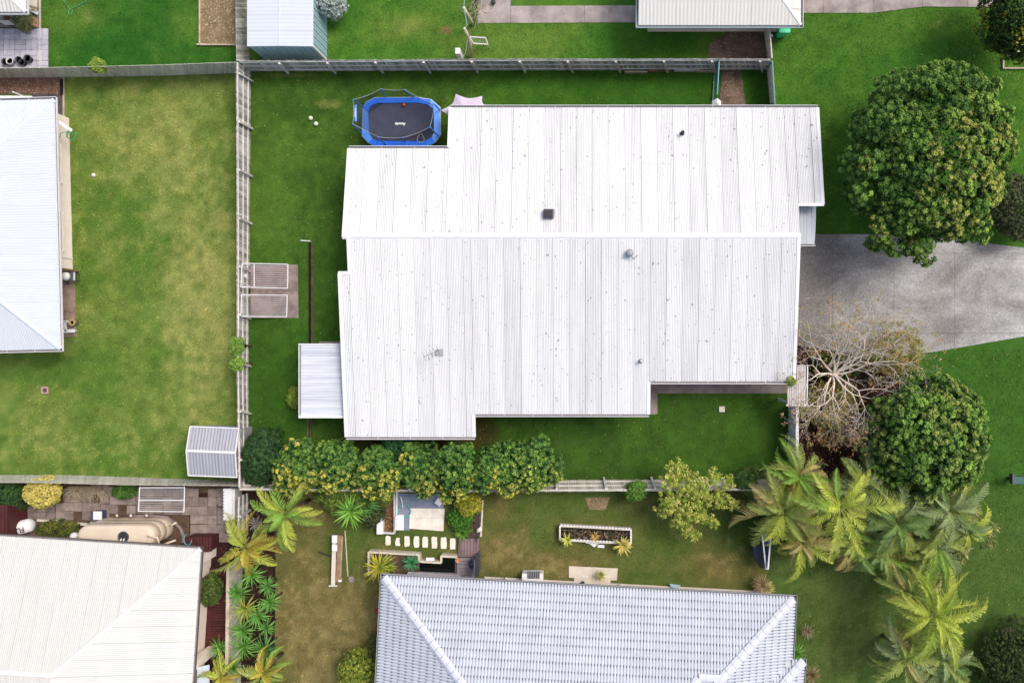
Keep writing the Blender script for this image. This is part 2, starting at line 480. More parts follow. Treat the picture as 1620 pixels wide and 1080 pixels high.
def lawn_color(x, y):
    px, py = x * F / H + NX, NY - y * F / H
    n = len(x)
    n1, n2, n3 = fbm(x, y, 0.22, 11), fbm(x, y, 0.9, 21), fbm(x, y, 3.0, 31)
    def L(a, b, t): return a * (1 - t[:, None]) + b * t[:, None]
    S = lambda v, lo, hi: np.clip((v - lo) / (hi - lo), 0, 1)
    G = lambda cx, cy, rx, ry: np.exp(-(((px - cx) / rx) ** 2 + ((py - cy) / ry) ** 2))
    mixn = 0.45 * n1 + 0.35 * n2 + 0.2 * n3
    # main yard (default)
    c = L(np.tile(G_DEEP, (n, 1)), np.tile(G_MID, (n, 1)), S(mixn + 0.25 * G(430, 300, 60, 120) - 0.1 * S(py, 450, 700), 0.42, 0.66))
    c = L(c, np.tile(G_DRY * 0.75, (n, 1)), 0.6 * S(G(520, 165, 30, 10) * 1.2 + n3 * 0.5, 0.9, 1.3) + 0.55 * S(G(455, 119, 60, 5) + n2 * 0.7, 0.9, 1.3))
    c = L(c, np.tile(G_BRIGHT, (n, 1)), 0.5 * ((px > 760) & (py < 180) & (py > 100)) + 0.35 * ((px < 560) & (py > 380) & (py < 700)) * n2)
    m = (px > 495) & (py > 600) & (px < 1262)
    c[m] = L(np.tile(G_DARK, (n, 1)), np.tile(G_DEEP, (n, 1)), S(mixn, 0.35, 0.6))[m]  # darker side lawn: shade south of the house put into the colour
    c = L(c, np.tile(A_(70, 60, 42), (n, 1)), m * S(G(640, 700, 140, 28) + G(760, 675, 30, 26) + n2 * 0.6, 0.75, 1.2))  # dark strip between house and hedge: shade painted into the lawn
    # west yard
    m = (px < 384) & (py > 100) & (py < 768)
    dry = 0.34 * G(320, 430, 70, 130) + 0.22 * G(270, 220, 80, 110) + 0.24 * G(330, 600, 50, 110) + 0.25 * G(120, 690, 120, 60) - 0.25 * G(150, 640, 80, 90) - 0.1
    w = L(np.tile(A_(86, 116, 50), (n, 1)), np.tile(G_OLIVE, (n, 1)), S(mixn + dry * 0.75, 0.32, 0.66))
    w = L(w, np.tile(G_DRY, (n, 1)), 0.52 * S(0.35 * n2 + 0.65 * n3 + dry, 0.45, 1.15))
    c[m] = w[m]
    # north-west yard
    m = (px < 384) & (py <= 116)
    w = L(np.tile(A_(56, 104, 42), (n, 1)), np.tile(A_(102, 128, 62), (n, 1)), S(mixn + 0.55 * G(110, 25, 60, 32) + 0.4 * G(300, 40, 25, 30), 0.48, 0.85))
    w = L(w, np.tile(G_DRY * 0.7, (n, 1)), 0.6 * S(0.7 * n2 + 0.5 * G(140, 25, 30, 25) + 0.35 * G(90, 30, 30, 25), 0.72, 1.0))
    c[m] = w[m]
    # north yard
    m = (px > 384) & (py < 100) & (px < 1222)
    w = L(np.tile(A_(76, 118, 48), (n, 1)), np.tile(A_(116, 134, 70), (n, 1)), S(mixn + 0.35 * G(620, 40, 60, 30) + 0.2 * G(840, 60, 60, 20), 0.4, 0.75))
    w = L(w, np.tile(G_DRY * 0.85, (n, 1)), 0.6 * S(0.7 * n2 + 0.5 * G(630, 45, 50, 30), 0.7, 1.05))
    w = L(w, np.tile(A_(150, 116, 92), (n, 1)), S(G(705, 49, 11, 6) * 1.3, 0.4, 0.8))
    c[m] = w[m]
    # north-east and front lawns
    m = (px >= 1222) & (py < 400)
    w = L(np.tile(A_(72, 112, 50), (n, 1)), np.tile(A_(98, 126, 58), (n, 1)), S(mixn + 0.25 * G(1480, 40, 90, 25) + 0.12 * S(px, 1530, 1600), 0.42, 0.75))
    w = L(w, np.tile(G_DRY * 0.8, (n, 1)), 0.6 * S(0.6 * n3 + 0.55 * G(1480, 38, 70, 10), 0.75, 1.0))
    c[m] = w[m]
    m = ((px >= 1262) & (py >= 400)) | ((px > 1216) & (py > 772))
    t = S(py, 720, 860)
    w = L(np.tile(A_(78, 112, 54), (n, 1)), np.tile(G_DULL * 1.05, (n, 1)), np.clip(t + (mixn - 0.5), 0, 1))
    w = L(w, np.tile(A_(132, 138, 92), (n, 1)), 0.5 * S(n1 + n3 * 0.4 - 0.2 + 0.2 * G(1340, 990, 60, 70), 0.55, 0.9) * t)
    c[m] = w[m]
    # south yard
    m = (px > 384) & (py > 772) & (px <= 1216)
    br = S(0.5 * n1 + 0.3 * n2 + 0.2 * n3 + 0.38 * G(500, 980, 80, 110) + 0.25 * G(760, 880, 60, 40) + 0.2 * G(1130, 880, 50, 40) + 0.2 * G(850, 890, 60, 25) - 0.3 * G(545, 865, 30, 50) - 0.22 * G(670, 845, 90, 30) - 0.25 * G(1170, 840, 60, 60), 0.35, 0.72)
    w = L(np.tile(A_(96, 112, 60), (n, 1)), np.tile(G_BROWN, (n, 1)), br)
    w = L(w, np.tile(A_(72, 92, 48), (n, 1)), S(G(1180, 830, 70, 60) + G(640, 855, 60, 12) * 0.4, 0.2, 0.8))
    w = L(w, np.tile(A_(168, 148, 116), (n, 1)), 0.5 * S(n3 * 0.6 + br * 0.5, 0.7, 0.95))
    c[m] = w[m]
    n4 = fbm(x, y, 2.2, 41)
    c *= (0.62 + 0.42 * n3 + 0.36 * n4)[:, None]
    # grass colour scale of each yard
    k = np.tile(np.array([.66, .90, .46]), (n, 1))
    k[(px < 384) & (py > 100) & (py < 768)] = (1.04, 1.08, .84)
    k[(px < 384) & (py <= 116)] = (.62, .88, .50)
    k[(px > 384) & (py < 100) & (px < 1222)] = (.74, .94, .54)
    k[(px > 495) & (py > 600) & (px < 1262)] = (.90, 1.16, .58)
    k[(px > 384) & (py > 772) & (px <= 1216)] = (.76, .86, .60)
    t = S(py, 720, 860)[:, None]; m = ((px > 1262) & (py > 400)) | ((px > 1216) & (py > 772))
    k[m] = ((1 - t) * np.array([.62, .84, .42]) + t * np.array([.80, .92, .60]))[m]
    c *= k
    return c

GX0, GX1, GY0, GY1, GS = -37.0, 30.0, -25.0, 25.0, 0.16
gx = np.arange(GX0, GX1 + GS, GS); gy = np.arange(GY0, GY1 + GS, GS)
XX, YY = np.meshgrid(gx, gy)
xf, yf = XX.ravel(), YY.ravel()
V = np.stack([xf, yf, lawn_height(xf, yf)], 1)
nx_, ny_ = len(gx), len(gy)
ii = (np.arange(ny_ - 1)[:, None] * nx_ + np.arange(nx_ - 1)[None, :]).ravel()
Q = np.stack([ii, ii + 1, ii + nx_ + 1, ii + nx_], 1)
tag(quad_mesh('lawn', V, Q, MT['lawn'], None, lawn_color(xf, yf), (0, 0, 0), True), kind='structure')
tag(MB().prism([(-400, -400), (400, -400), (400, 400), (-400, 400)], -0.6, -0.08).build('ground', surf('far_ground', lin(72, 96, 40), lin(96, 108, 56), 0.1)), kind='structure')

def blades(name, n, keep, hgt, spread, seed):
    """short tufts of grass over the lawns"""
    rs = np.random.RandomState(seed)
    x = rs.uniform(-29.5, 22.5, n); y = rs.uniform(-18.2, 17.6, n)
    k = keep(x * F / H + NX, NY - y * F / H)
    x, y = x[k], y[k]
    n = len(x)
    z = lawn_height(x, y)
    a = rs.uniform(0, 2 * np.pi, n)
    hh = hgt * rs.uniform(0.5, 1.4, n); w = spread * rs.uniform(0.6, 1.5, n)
    lean = rs.uniform(0.5, 2.2, n) * hh
    b = a + rs.uniform(-0.7, 0.7, n) + np.pi / 2
    ca, sa, cb, sb = np.cos(a), np.sin(a), np.cos(b), np.sin(b)
    V = np.empty((n, 3, 3))
    V[:, 0] = np.stack([x - ca * w, y - sa * w, z - 0.005], 1)
    V[:, 1] = np.stack([x + ca * w, y + sa * w, z - 0.005], 1)
    V[:, 2] = np.stack([x + cb * lean, y + sb * lean, z + hh], 1)
    c = lawn_color(x, y) * rs.uniform(0.75, 1.5, n)[:, None]
    c[:, 0] *= rs.uniform(0.9, 1.25, n)
    C = np.repeat(c, 3, 0)
    Q = np.arange(3 * n).reshape(n, 3)
    tag(quad_mesh(name, V.reshape(-1, 3), Q, MT['grass'], None, C, (0, 0, 0)), 'mown grass covering the lawns of every yard', 'grass', kind='stuff')

def on_lawn(px, py):
    k = np.ones(len(px), bool)
    for x0, y0, x1, y1 in ((-60, 45, 62, 108), (-60, 120, 100, 190), (-60, 150, 112, 545), (316, -60, 376, 72), (395, -60, 512, 92), (752, -60, 1012, 38),
                           (1012, -60, 1268, 42), (1112, 40, 1222, 94), (1140, 112, 1178, 172), (1262, 371, 1680, 552), (1262, -60, 1578, 16),
                           (555, 240, 1255, 600), (404, 420, 474, 504), (482, 550, 545, 660), (545, 600, 750, 690), (751, 600, 1026, 655), (1026, 600, 1252, 620),
                           (-60, 765, 384, 1140), (300, 770, 436, 1140), (605, 915, 1255, 1140), (600, 775, 706, 840), (722, 850, 760, 914), (584, 872, 724, 912),
                           (900, 897, 978, 930), (1254, 560, 1350, 760), (886, 832, 996, 862), (1010, 600, 1040, 655)):
        k &= ~((px > x0) & (px < x1) & (py > y0) & (py < y1))
    return k
blades('grass', 300000, on_lawn, 0.045, 0.024, 3)
# ---------------------------------------------------------------- paving, paths, beds (slabs a few centimetres proud of the lawn)
def pxpoly(pts, z=0.0): return [P(x, y, z) for x, y in pts]

def clip(poly, a, b, c):
    """keep the part of poly where a*x + b*y <= c"""
    out = []
    for i in range(len(poly)):
        p, q = poly[i], poly[(i + 1) % len(poly)]
        dp, dq = a * p[0] + b * p[1] - c, a * q[0] + b * q[1] - c
        if dp <= 0: out.append(p)
        if dp * dq < 0:
            t = dp / (dp - dq)
            out.append((p[0] + (q[0] - p[0]) * t, p[1] + (q[1] - p[1]) * t))
    return out

def slab_set(name, poly, cuts_x, cuts_y, mat, z, joint, piece='slab', base=0.012, gap=0.5):
    """paving cut along pixel lines x / y into separate slabs over a dark joint bed"""
    root = tag(MB().prism(pxpoly(poly), -0.05, z - base).build(name, joint), kind='structure')
    xs, ys = [-1e5] + cuts_x + [1e5], [-1e5] + cuts_y + [1e5]
    for i in range(len(xs) - 1):
        for j in range(len(ys) - 1):
            q = poly
            for a, b, c in ((-1, 0, -(xs[i] + gap)), (1, 0, xs[i + 1] - gap), (0, -1, -(ys[j] + gap)), (0, 1, ys[j + 1] - gap)):
                if q: q = clip(q, a, b, c)
            if len(q) >= 3:
                MB().prism(pxpoly(q), -0.02, z + random.uniform(-0.002, 0.003)).build(piece, mat, root)
    return root
random.seed(4)
slab_set('driveway', [(1240, 370.5), (1400, 370.5), (1500, 377), (1540, 382), (1700, 402), (1700, 517), (1620, 532), (1480, 556), (1400, 566), (1240, 566)],
         [1317, 1414, 1510], [401, 527], MT['drive'], 0.03, MT['drive_joint'], gap=0.2)
slab_set('path', [(756, -60), (808, -60), (808, 10), (1030, 9), (1030, 36), (756, 37)], [808, 925], [], MT['path'], 0.03, MT['drive_joint'], gap=0.25)
slab_set('driveway', [(1180, -80), (1576, -80), (1572, 12), (1460, 11), (1380, 21), (1180, 21)], [1302, 1382, 1459, 1530], [], MT['path'], 0.03, MT['drive_joint'], gap=0.25)
slab_set('path', [(1024, 600), (1262, 600), (1262, 622), (1040, 622), (1040, 655), (1024, 655)], [1145], [], MT['concrete'], 0.03, MT['drive_joint'], gap=0.2)
slab_set('house_apron', [(746, 640), (1026, 640), (1026, 657), (746, 658)], [850, 950], [], MT['concrete'], 0.025, MT['drive_joint'], gap=0.2)
slab_set('clothesline_slab', [(399, 420), (474, 419), (475, 503), (400, 503)], [], [460], MT['slab_brown'], 0.25, MT['drive_joint'], gap=0.3)
slab_set('house_path', [(50, 149), (99, 149), (101, 192), (50, 192)], [76], [168], MT['dark_conc'], 0.03, MT['drive_joint'], gap=0.25)
slab_set('entry_pad', [(900, 894.5), (977, 898), (976, 917), (966, 917), (965, 940), (909, 940), (908, 913), (900, 913)], [937], [914], MT['pale_conc'], 0.05, MT['drive_joint'], gap=0.12)
slab_set('entry_slab', [(630, 780), (702, 780), (702, 806), (649, 806), (648, 838), (630, 838)], [649], [], MT['slab_blue'], 0.04, MT['drive_joint'], gap=0.1)
slab_set('patio_slab', [(649, 803), (704, 803.5), (702, 839), (648, 835)], [684], [818], MT['stone'], 0.09, MT['drive_joint'], gap=0.15)
tag(MB().prism(pxpoly([(80, 428), (118, 428), (121, 532), (80, 534)]), -0.05, 0.06).build('patio', surf('pebble_floor', lin(168, 146, 132), lin(138, 118, 106), 3, 0.9, 14, 0.4, 0.4)), kind='structure')
def bed(name, pts, mat, z=0.035):
    """loose ground with an uneven top"""
    pts = pxpoly(pts)
    xs = [p.x for p in pts]; ys = [p.y for p in pts]
    return tag(MB().prism(pts, -0.05, z).build(name, mat), kind='structure')
bed('garden_bed', [(317, -60), (378, -60), (378, 70), (317, 70)], MT['dry'])
bed('mulch_bed', [(-60, 122), (99, 122), (98, 149), (-60, 149)], MT['chips'], 0.05)
bed('bare_ground', [(1108, 42), (1222, 41), (1222, 93), (1120, 93), (1122, 70), (1150, 52)], MT['sand_soil'])
bed('bare_ground', [(1142, 110), (1172, 112), (1180, 168), (1138, 168)], MT['sand_soil'], 0.03)
bed('mulch_bed', [(1258, 545), (1350, 560), (1440, 590), (1400, 700), (1350, 770), (1254, 772)], MT['mulch'], 0.05)
bed('garden_bed', [(300, 780), (436, 775), (434, 1140), (300, 1140)], MT['mulch'], 0.03)
bed('garden_bed', [(603, 776), (626, 776), (626, 843), (603, 843)], MT['dry'], 0.12)
bed('garden_bed', [(585, 872), (663, 876), (663, 912), (585, 912)], MT['soil'], 0.25)
bed('garden_bed', [(722, 798), (758, 796), (758, 850), (722, 850)], MT['soil'], 0.04)
bed('bare_ground', [(480, 662), (493, 662), (493, 712), (476, 712)], MT['sand_soil'], 0.2)
bed('bare_ground', [(925, 786), (965, 786), (958, 806), (932, 806)], MT['dry'], 0.03)
bed('bare_ground', [(42, -60), (64, -60), (64, 46), (-60, 46), (-60, 20)], MT['path'], 0.02)
bed('yard_bed', [(-60, 762), (300, 764), (386, 770), (384, 880), (-60, 880)], MT['soil'], 0.02)

# pavers: one object each
def paver_obj(parent, me, px, py, z, rz, sx=1.0, sy=1.0):
    o = link('paver', me, parent)
    o.location = P(px, py, z) - ORG[parent.name]
    o.rotation_euler = (random.uniform(-.012, .012), random.uniform(-.012, .012), rz)
    o.scale = (sx, sy, 1)
pb = MB().box((0, 0, -0.02), (M(13.6), M(13.6), 0.05))
pm = pb.build('paver', MT['paver'], None)
pm.location = (0, 0, 0); me_paver = pm.data
for v in me_paver.vertices: v.co.z -= 0.02
bpy.data.objects.remove(pm)
yard = thing('brick_paving', 'brown square paving', None, P(190, 800, 0), kind='structure')
del yard['label']
random.seed(8)
for i in range(26):
    for j in range(6):
        px = 24 + 14.2 * i; py = 773 + 14.2 * j + 0.02 * (px - 24)
        if px > 372 or (28 <= px < 140 and j == 0): continue
        if 55 < px < 300 and j == 5: continue
        if 60 < px < 190 and j == 4: continue
        if 175 < px < 300 and j > 2: continue
        if 300 < px and random.random() < 0.09: continue
        if 100 < px < 150 and j == 3 and random.random() < .5: continue
        if random.random() < 0.05: continue
        paver_obj(yard, me_paver, px + random.uniform(-.7, .7), py + random.uniform(-.7, .7) + (2.5 * math.sin(px / 28) if 80 < px < 180 else 0), 0.04 + random.uniform(-.006, .008), random.uniform(-.05, .05) - 0.02)
court = thing('grey_paving', None, None, P(30, 75, 0), kind='structure')
MB().prism(pxpoly([(-60, 44), (62, 44), (63, 108), (-60, 108)]), -0.05, 0.03).build('joint_bed', MT['soil'], court)
for i in range(-2, 4):
    for j in range(4):
        cx, cy = 15 + 17.6 * i, 54 + 17.0 * j
        for k in (-1, 1):
            if (i + j) % 2: paver_obj(court, me_paver, cx + 4.35 * k, cy, 0.045 + random.uniform(-.004, .004), random.uniform(-.02, .02), 8.2 / 13.6, 16.6 / 13.6)
            else: paver_obj(court, me_paver, cx, cy + 4.25 * k, 0.045 + random.uniform(-.004, .004), random.uniform(-.02, .02), 17.0 / 13.6, 8.0 / 13.6)
for o in court.children:
    if o.name.startswith('paver'):
        for sl in o.material_slots:
            sl.link = 'OBJECT'; sl.material = MT['paver_blue']

for i, (x, y, w, h) in enumerate([(614, 854.5, 8, 15), (629.2, 856.5, 7.4, 13), (644, 855.5, 8.4, 17), (659, 856.5, 9, 18), (673, 857, 9, 18), (687.3, 857.3, 9, 18), (702, 858.5, 9.4, 18.5), (716.3, 859.3, 9.4, 18.5)]):
    rs = random.Random(i)
    pts = []
    for k in range(14):
        q = 2 * math.pi * k / 14
        sx = max(-1, min(1, 1.35 * math.cos(q))); sy = max(-1, min(1, 1.35 * math.sin(q)))
        jit = 1 + rs.uniform(-.1, .06) * (2.2 if i == 1 else 1)
        pts.append(P(x + w / 2 * sx * jit, y + h / 2 * sy * jit, 0))
    wh = ['at the far left end', 'second from the left, chipped and narrow', 'third from the left', 'fourth from the left', 'fourth from the deck', 'third from the deck', 'second from the deck', 'next to the plank deck']
    tag(MB().prism(pts, -0.03, 0.05).build('stepping_stone', MT['stone'], bevel=0.01), 'white stepping stone in the row, ' + wh[i], 'stepping stone', 'white stepping stones')

# ---------------------------------------------------------------- corrugated and tiled roof surfaces
class Frame:
    def __init__(s, o, th): s.o, s.c, s.s = Vector(o), math.cos(th), math.sin(th)
    def w(s, u, w, z): return Vector((s.o.x + u * s.c - w * s.s, s.o.y + u * s.s + w * s.c, z))
    def uw(s, p):
        dx, dy = p[0] - s.o.x, p[1] - s.o.y
        return (dx * s.c + dy * s.s, -dx * s.s + dy * s.c)
WORLD = Frame((0, 0, 0), 0)

def span(poly, u):
    u += 1.3e-5
    ws = []
    for i in range(len(poly)):
        (a, b), (c, d_) = poly[i], poly[(i + 1) % len(poly)]
        if (a - u) * (c - u) < 0:
            ws.append(b + (d_ - b) * (u - a) / (c - a))
    return (min(ws), max(ws)) if len(ws) >= 2 else None

def corr(parent, poly, fr, zf, mat, sheet=0.762, pitch=0.0762, amp=0.009, name='roof_sheet', swap=False, start=None):
    """ribbed roof sheets over a plan polygon; ribs run along w (or along u with swap)"""
    if swap: poly = [(b, a) for a, b in poly]
    us = [p[0] for p in poly]
    u0, u1 = min(us), max(us)
    a = u0 if start is None else start
    k = 0
    while a < u1 - 1e-3:
        b = min(a + sheet, u1)
        n = max(2, int(round((b - a) / pitch)) * 4)
        V, Q, C, prev = [], [], [], None
        for i in range(n + 1):
            u = a + (b - a) * i / n
            sp = span(poly, min(max(u, u0 + 2e-5), u1 - 4e-5)) if u >= u0 - 1e-6 else None
            if sp is None or sp[1] - sp[0] < 0.01:
                prev = None; continue
            hh = amp * math.sin(math.pi / 2 * (i % 4)) + 0.004 * (k % 2)
            lap = 1.0 if i == n else (0.75 if i == n - 1 else (0.35 if i == 0 else 0.0))
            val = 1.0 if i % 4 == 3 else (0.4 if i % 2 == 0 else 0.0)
            idx = len(V)
            for w in sp:
                uu, ww = (w, u) if swap else (u, w)
                V.append(fr.w(uu, ww, zf(uu, ww) + hh)); C.append((lap, val, 0))
            if prev is not None: Q.append((prev, idx, idx + 1, prev + 1))
            prev = idx
        if Q:
            quad_mesh(name, np.array([tuple(v) for v in V]), np.array(Q), mat, parent, np.array(C), None, False)
        a = b; k += 1

def deck(parent, poly, fr, zf, mat, drop=0.05, name='roof_deck'):
    V = [fr.w(u, w, zf(u, w) - drop) for u, w in poly] + [fr.w(u, w, zf(u, w) - drop - 0.08) for u, w in poly]
    n = len(poly)
    fs = [tuple(range(n)), tuple(range(2 * n - 1, n - 1, -1))] + [(i, (i + 1) % n, n + (i + 1) % n, n + i) for i in range(n)]
    mb = MB(); mb.add(V, fs)
    return mb.build(name, mat, parent)

def gutter(parent, a, b, inward, mat, mat_in=None, w=0.13):
    """open eaves gutter from a to b: dark trough, pale outer lip, brackets"""
    a, b, n = Vector(a), Vector(b), Vector(inward).normalized()
    g = MB().beam(a - n * 0.0, b - n * 0.0, 0.022, 0.11).build('gutter', mat, parent)
    off = n * (w / 2)
    MB().beam(a + off - Vector((0, 0, .045)), b + off - Vector((0, 0, .045)), w - 0.024, 0.02).build('gutter_trough', mat_in or MT['gutter_in'], g)
    L = (b - a).length
    m = MB()
    k = int(L / 1.25)
    for i in range(1, k):
        c = a + (b - a) * (i / k)
        m.beam(c, c + n * w, 0.02, 0.012)
    if k > 1: tag(m.build('bracket', mat, g), kind='stuff')
    return g

def cap(parent, a, b, w, mat, name='ridge_cap', rise=0.035, n=1):
    """folded capping in n pieces along a ridge or hip"""
    a, b = Vector(a), Vector(b)
    d_ = (b - a).normalized()
    side = d_.cross(Vector((0, 0, 1))).normalized() * (w / 2)
    up = Vector((0, 0, rise))
    for i in range(n):
        p, q = a + (b - a) * (i / n), a + (b - a) * ((i + 1) / n - (0.045 / n if n > 8 else 0))
        lift = Vector((0, 0, 0.012 * ((i % 2) if n > 1 else 0)))
        dn = Vector((0, 0, 0.05))
        vs = []
        for c in (p, q):
            vs += [c + side - dn + lift, c + side * 0.35 + up + lift, c - side * 0.35 + up + lift, c - side - dn + lift]
        m = MB().add(vs, [(0, 1, 5, 4), (1, 2, 6, 5), (2, 3, 7, 6), (0, 4, 7, 3), (0, 3, 2, 1), (4, 5, 6, 7)])
        m.build(name, mat, parent)

def ubend(parent, pts, z1, mat, name='wall', z0=-0.05):
    m = MB(); m.prism([tuple(p)[:2] for p in pts], z0, z1)
    return m.build(name, mat, parent)

# ---------------------------------------------------------------- main duplex house
YR, ZR, SN, SS = 4.606, 3.80, 0.20, 0.14
zN = lambda u, w: ZR - SN * (w - YR)
zS = lambda u, w: ZR - SS * (YR - w)
house = thing('duplex_house', 'long white corrugated roof house filling the middle of the block', 'house', (0, 2.5, 0))
polyN = [(-11.65, 8.85), (-11.65, YR), (9.535, YR), (9.62, YR), (9.62, 6.12), (10.73, 6.12), (10.73, 10.9), (-6.91, 10.9), (-6.91, 8.85)]
polyS = [(-11.44, YR), (-11.44, 2.89), (-11.93, 2.89), (-11.93, -4.885), (-5.73, -4.885), (-5.73, -3.78), (2.63, -3.78), (2.63, -2.2), (9.535, -2.2), (9.535, YR)]
def inset_walls(pts): return pts
# strips through notched outlines: split at the notches so that every strip has one interval
corr(house, [(-11.65, YR), (-11.65, 8.85), (-6.91, 8.85), (-6.91, YR)], WORLD, zN, MT['white_roof'])
corr(house, [(-6.91, YR), (-6.91, 10.9), (9.58, 10.9), (9.58, YR)], WORLD, zN, MT['white_roof'])
corr(house, [(9.58, 6.12), (9.58, 10.9), (10.73, 10.9), (10.73, 6.12)], WORLD, zN, MT['white_roof'])
corr(house, [(-11.93, 2.89), (-11.93, -4.885), (-11.44, -4.885), (-11.44, 2.89)], WORLD, zS, MT['white_roof'])
corr(house, [(-11.44, YR), (-11.44, -4.885), (-5.73, -4.885), (-5.73, YR)], WORLD, zS, MT['white_roof'])
corr(house, [(-5.73, YR), (-5.73, -3.78), (2.63, -3.78), (2.63, YR)], WORLD, zS, MT['white_roof'])
corr(house, [(2.63, YR), (2.63, -2.2), (9.535, -2.2), (9.535, YR)], WORLD, zS, MT['white_roof'])
for pl, zf in (([(-11.6, YR), (-11.6, 8.8), (-6.96, 8.8), (-6.96, YR)], zN), ([(-6.96, YR), (-6.96, 10.85), (9.5, 10.85), (9.5, YR)], zN), ([(9.5, 6.2), (9.5, 10.85), (10.68, 10.85), (10.68, 6.2)], zN),
               ([(-11.88, 2.84), (-11.88, -4.83), (-5.78, -4.83), (-5.78, 2.84)], zS), ([(-11.39, YR), (-11.39, 2.84), (-5.78, 2.84), (-5.78, YR)], zS), ([(-5.78, YR), (-5.78, -3.73), (2.58, -3.73), (2.58, YR)], zS), ([(2.58, YR), (2.58, -2.15), (9.48, -2.15), (9.48, YR)], zS)):
    deck(house, pl, WORLD, zf, MT['white'])
cap(house, (-11.7, YR, ZR + .015), (9.58, YR, ZR + .015), 0.30, MT['white'], rise=0.02)
# barge caps along the raking edges
def barge(parent, x, y0, y1, zf, mat, w=0.16):
    MB().beam((x, y0, zf(x, y0) + .012), (x, y1, zf(x, y1) + .012), w, 0.035).build('barge_cap', mat, parent)
    MB().beam((x, y0, zf(x, y0) - .1), (x, y1, zf(x, y1) - .1), 0.03, 0.18).build('fascia', mat, parent)
for x, y0, y1, zf in ((-11.63, YR, 8.85, zN), (-6.89, 8.9, 10.9, zN), (10.70, 6.12, 10.9, zN), (-11.42, 2.9, YR, zS), (-11.90, -4.88, 2.89, zS), (-5.76, -4.88, -3.8, zS), (2.60, -3.78, -2.22, zS), (9.51, -2.2, YR, zS)):
    barge(house, x, y0, y1, zf, MT['white'])
MB().beam((-11.95, 2.91, zS(0, 2.89) + .01), (-11.4, 2.91, zS(0, 2.89) + .01), 0.14, 0.04).build('barge_cap', MT['white'], house)
MB().beam((9.55, 6.1, zN(0, 6.12) + .01), (10.75, 6.1, zN(0, 6.12) + .01), 0.14, 0.04).build('barge_cap', MT['white'], house)
for x0, x1, y, zf, s in ((-11.65, -6.95, 8.85, zN, 1), (-6.91, 10.73, 10.9, zN, 1), (-11.93, -5.73, -4.885, zS, -1), (-5.70, 2.63, -3.78, zS, -1), (2.66, 9.535, -2.2, zS, -1)):
    gutter(house, (x0, y + s * .11, zf(0, y) - .03), (x1, y + s * .11, zf(0, y) - .03), (0, -s, 0), MT['gutter'])
ubend(house, [(-11.2, -4.3), (-6.3, -4.3), (-6.3, -3.2), (2.0, -3.2), (2.0, -1.6), (9.0, -1.6), (9.0, 6.4), (10.2, 6.4), (10.2, 10.3), (-6.3, 10.3), (-6.3, 8.3), (-11.2, 8.3)], 2.28, MT['brick'])
for x in (-11.1, 8.9):
    MB().add([(x, -1.5 if x > 0 else -4.2, 2.2), (x, 8.2, 2.2), (x, 8.2, zN(0, 8.2) - .15), (x, YR, ZR - .15), (x, -1.5 if x > 0 else -4.2, zS(0, -1.5 if x > 0 else -4.2) - .15),
              (x + .1, -1.5 if x > 0 else -4.2, 2.2), (x + .1, 8.2, 2.2), (x + .1, 8.2, zN(0, 8.2) - .15), (x + .1, YR, ZR - .15), (x + .1, -1.5 if x > 0 else -4.2, zS(0, -1.5 if x > 0 else -4.2) - .15)],
             [(0, 1, 2, 3, 4), (9, 8, 7, 6, 5), (0, 5, 6, 1), (1, 6, 7, 2), (2, 7, 8, 3), (3, 8, 9, 4), (4, 9, 5, 0)]).build('gable_wall', MT['brick'], house)
# rooftop fittings: parts of the house
def on_roof(px, py, zf):
    z = 3.2
    for _ in range(6):
        p = P(px, py, z); z = zf(p.x, p.y)
    return P(px, py, z)
p = on_roof(868, 339, zN)
v = MB().box(p + Vector((0, 0, .12)), (0.46, 0.42, 0.3)).build('roof_vent', MT['dgrey'], house, bevel=0.02)
MB().box(p + Vector((.0, -.0, .29)), (0.36, 0.34, 0.03)).build('vent_lid', MT['dark'], v)
MB().beam(p + Vector((.30, .25, .03)), p + Vector((.30, -.26, .03)), 0.05, 0.03).build('flashing', MT['galv'], v)
MB().beam(p + Vector((-.27, -.26, .03)), p + Vector((.30, -.26, .03)), 0.05, 0.03).build('flashing', MT['galv'], v)
p = on_roof(996, 401, zS)
v = MB().lathe(p, [(.13, 0), (.13, .10), (.16, .13), (.18, .23), (.16, .32), (.04, .36)], 14).build('whirly_vent', MT['grey'], house, True)
m = MB()
for k in range(12):
    q = 2 * math.pi * k / 12
    m.beam(p + Vector((.165 * math.cos(q), .165 * math.sin(q), .14)), p + Vector((.165 * math.cos(q + .5), .165 * math.sin(q + .5), .33)), .015, .03)
m.build('vent_vane', MT['dgrey'], v)
MB().tube([p + Vector((.05, -.1, .1)), p + Vector((.18, -.28, .3)), p + Vector((.36, -.1, .32))], .018, 5).build('aerial', MT['dgrey'], v)
for px, py, zf, nm in ((1079, 212, zN, 'flue'), (1014, 571, zS, 'flue')):
    p = on_roof(px, py, zf)
    v = MB().lathe(p - Vector((0, 0, .05)), [(.12, 0), (.12, .06), (.06, .09), (.06, .34)], 12).build(nm, MT['dgrey'], house, True)
    MB().lathe(p, [(.09, .30), (.09, .34), (.02, .39)], 12).build('cowl', MT['dark'] if py < 300 else MT['galv'], v, True)
p = on_roof(694, 557, zS)
v = MB().box(p + Vector((0.05, 0, .04)), (.34, .30, .1)).build('antenna_mount', MT['grey'], house)
t = p + Vector((-.05, -.08, 1.5))
MB().tube([p, t], .02, 6).build('mast', MT['galv'], v)
MB().beam(t + Vector((-.35, -.1, 0)), t + Vector((.35, .2, 0)), .02, .02).build('boom', MT['dgrey'], v)
for k in range(5):
    c = t + Vector((-.32 + .16 * k, -.1 + .07 * k, .02))
    MB().beam(c + Vector((-.09, .2, 0)), c + Vector((.09, -.2, 0)), .015, .015).build('antenna_rod', MT['dgrey'], v)
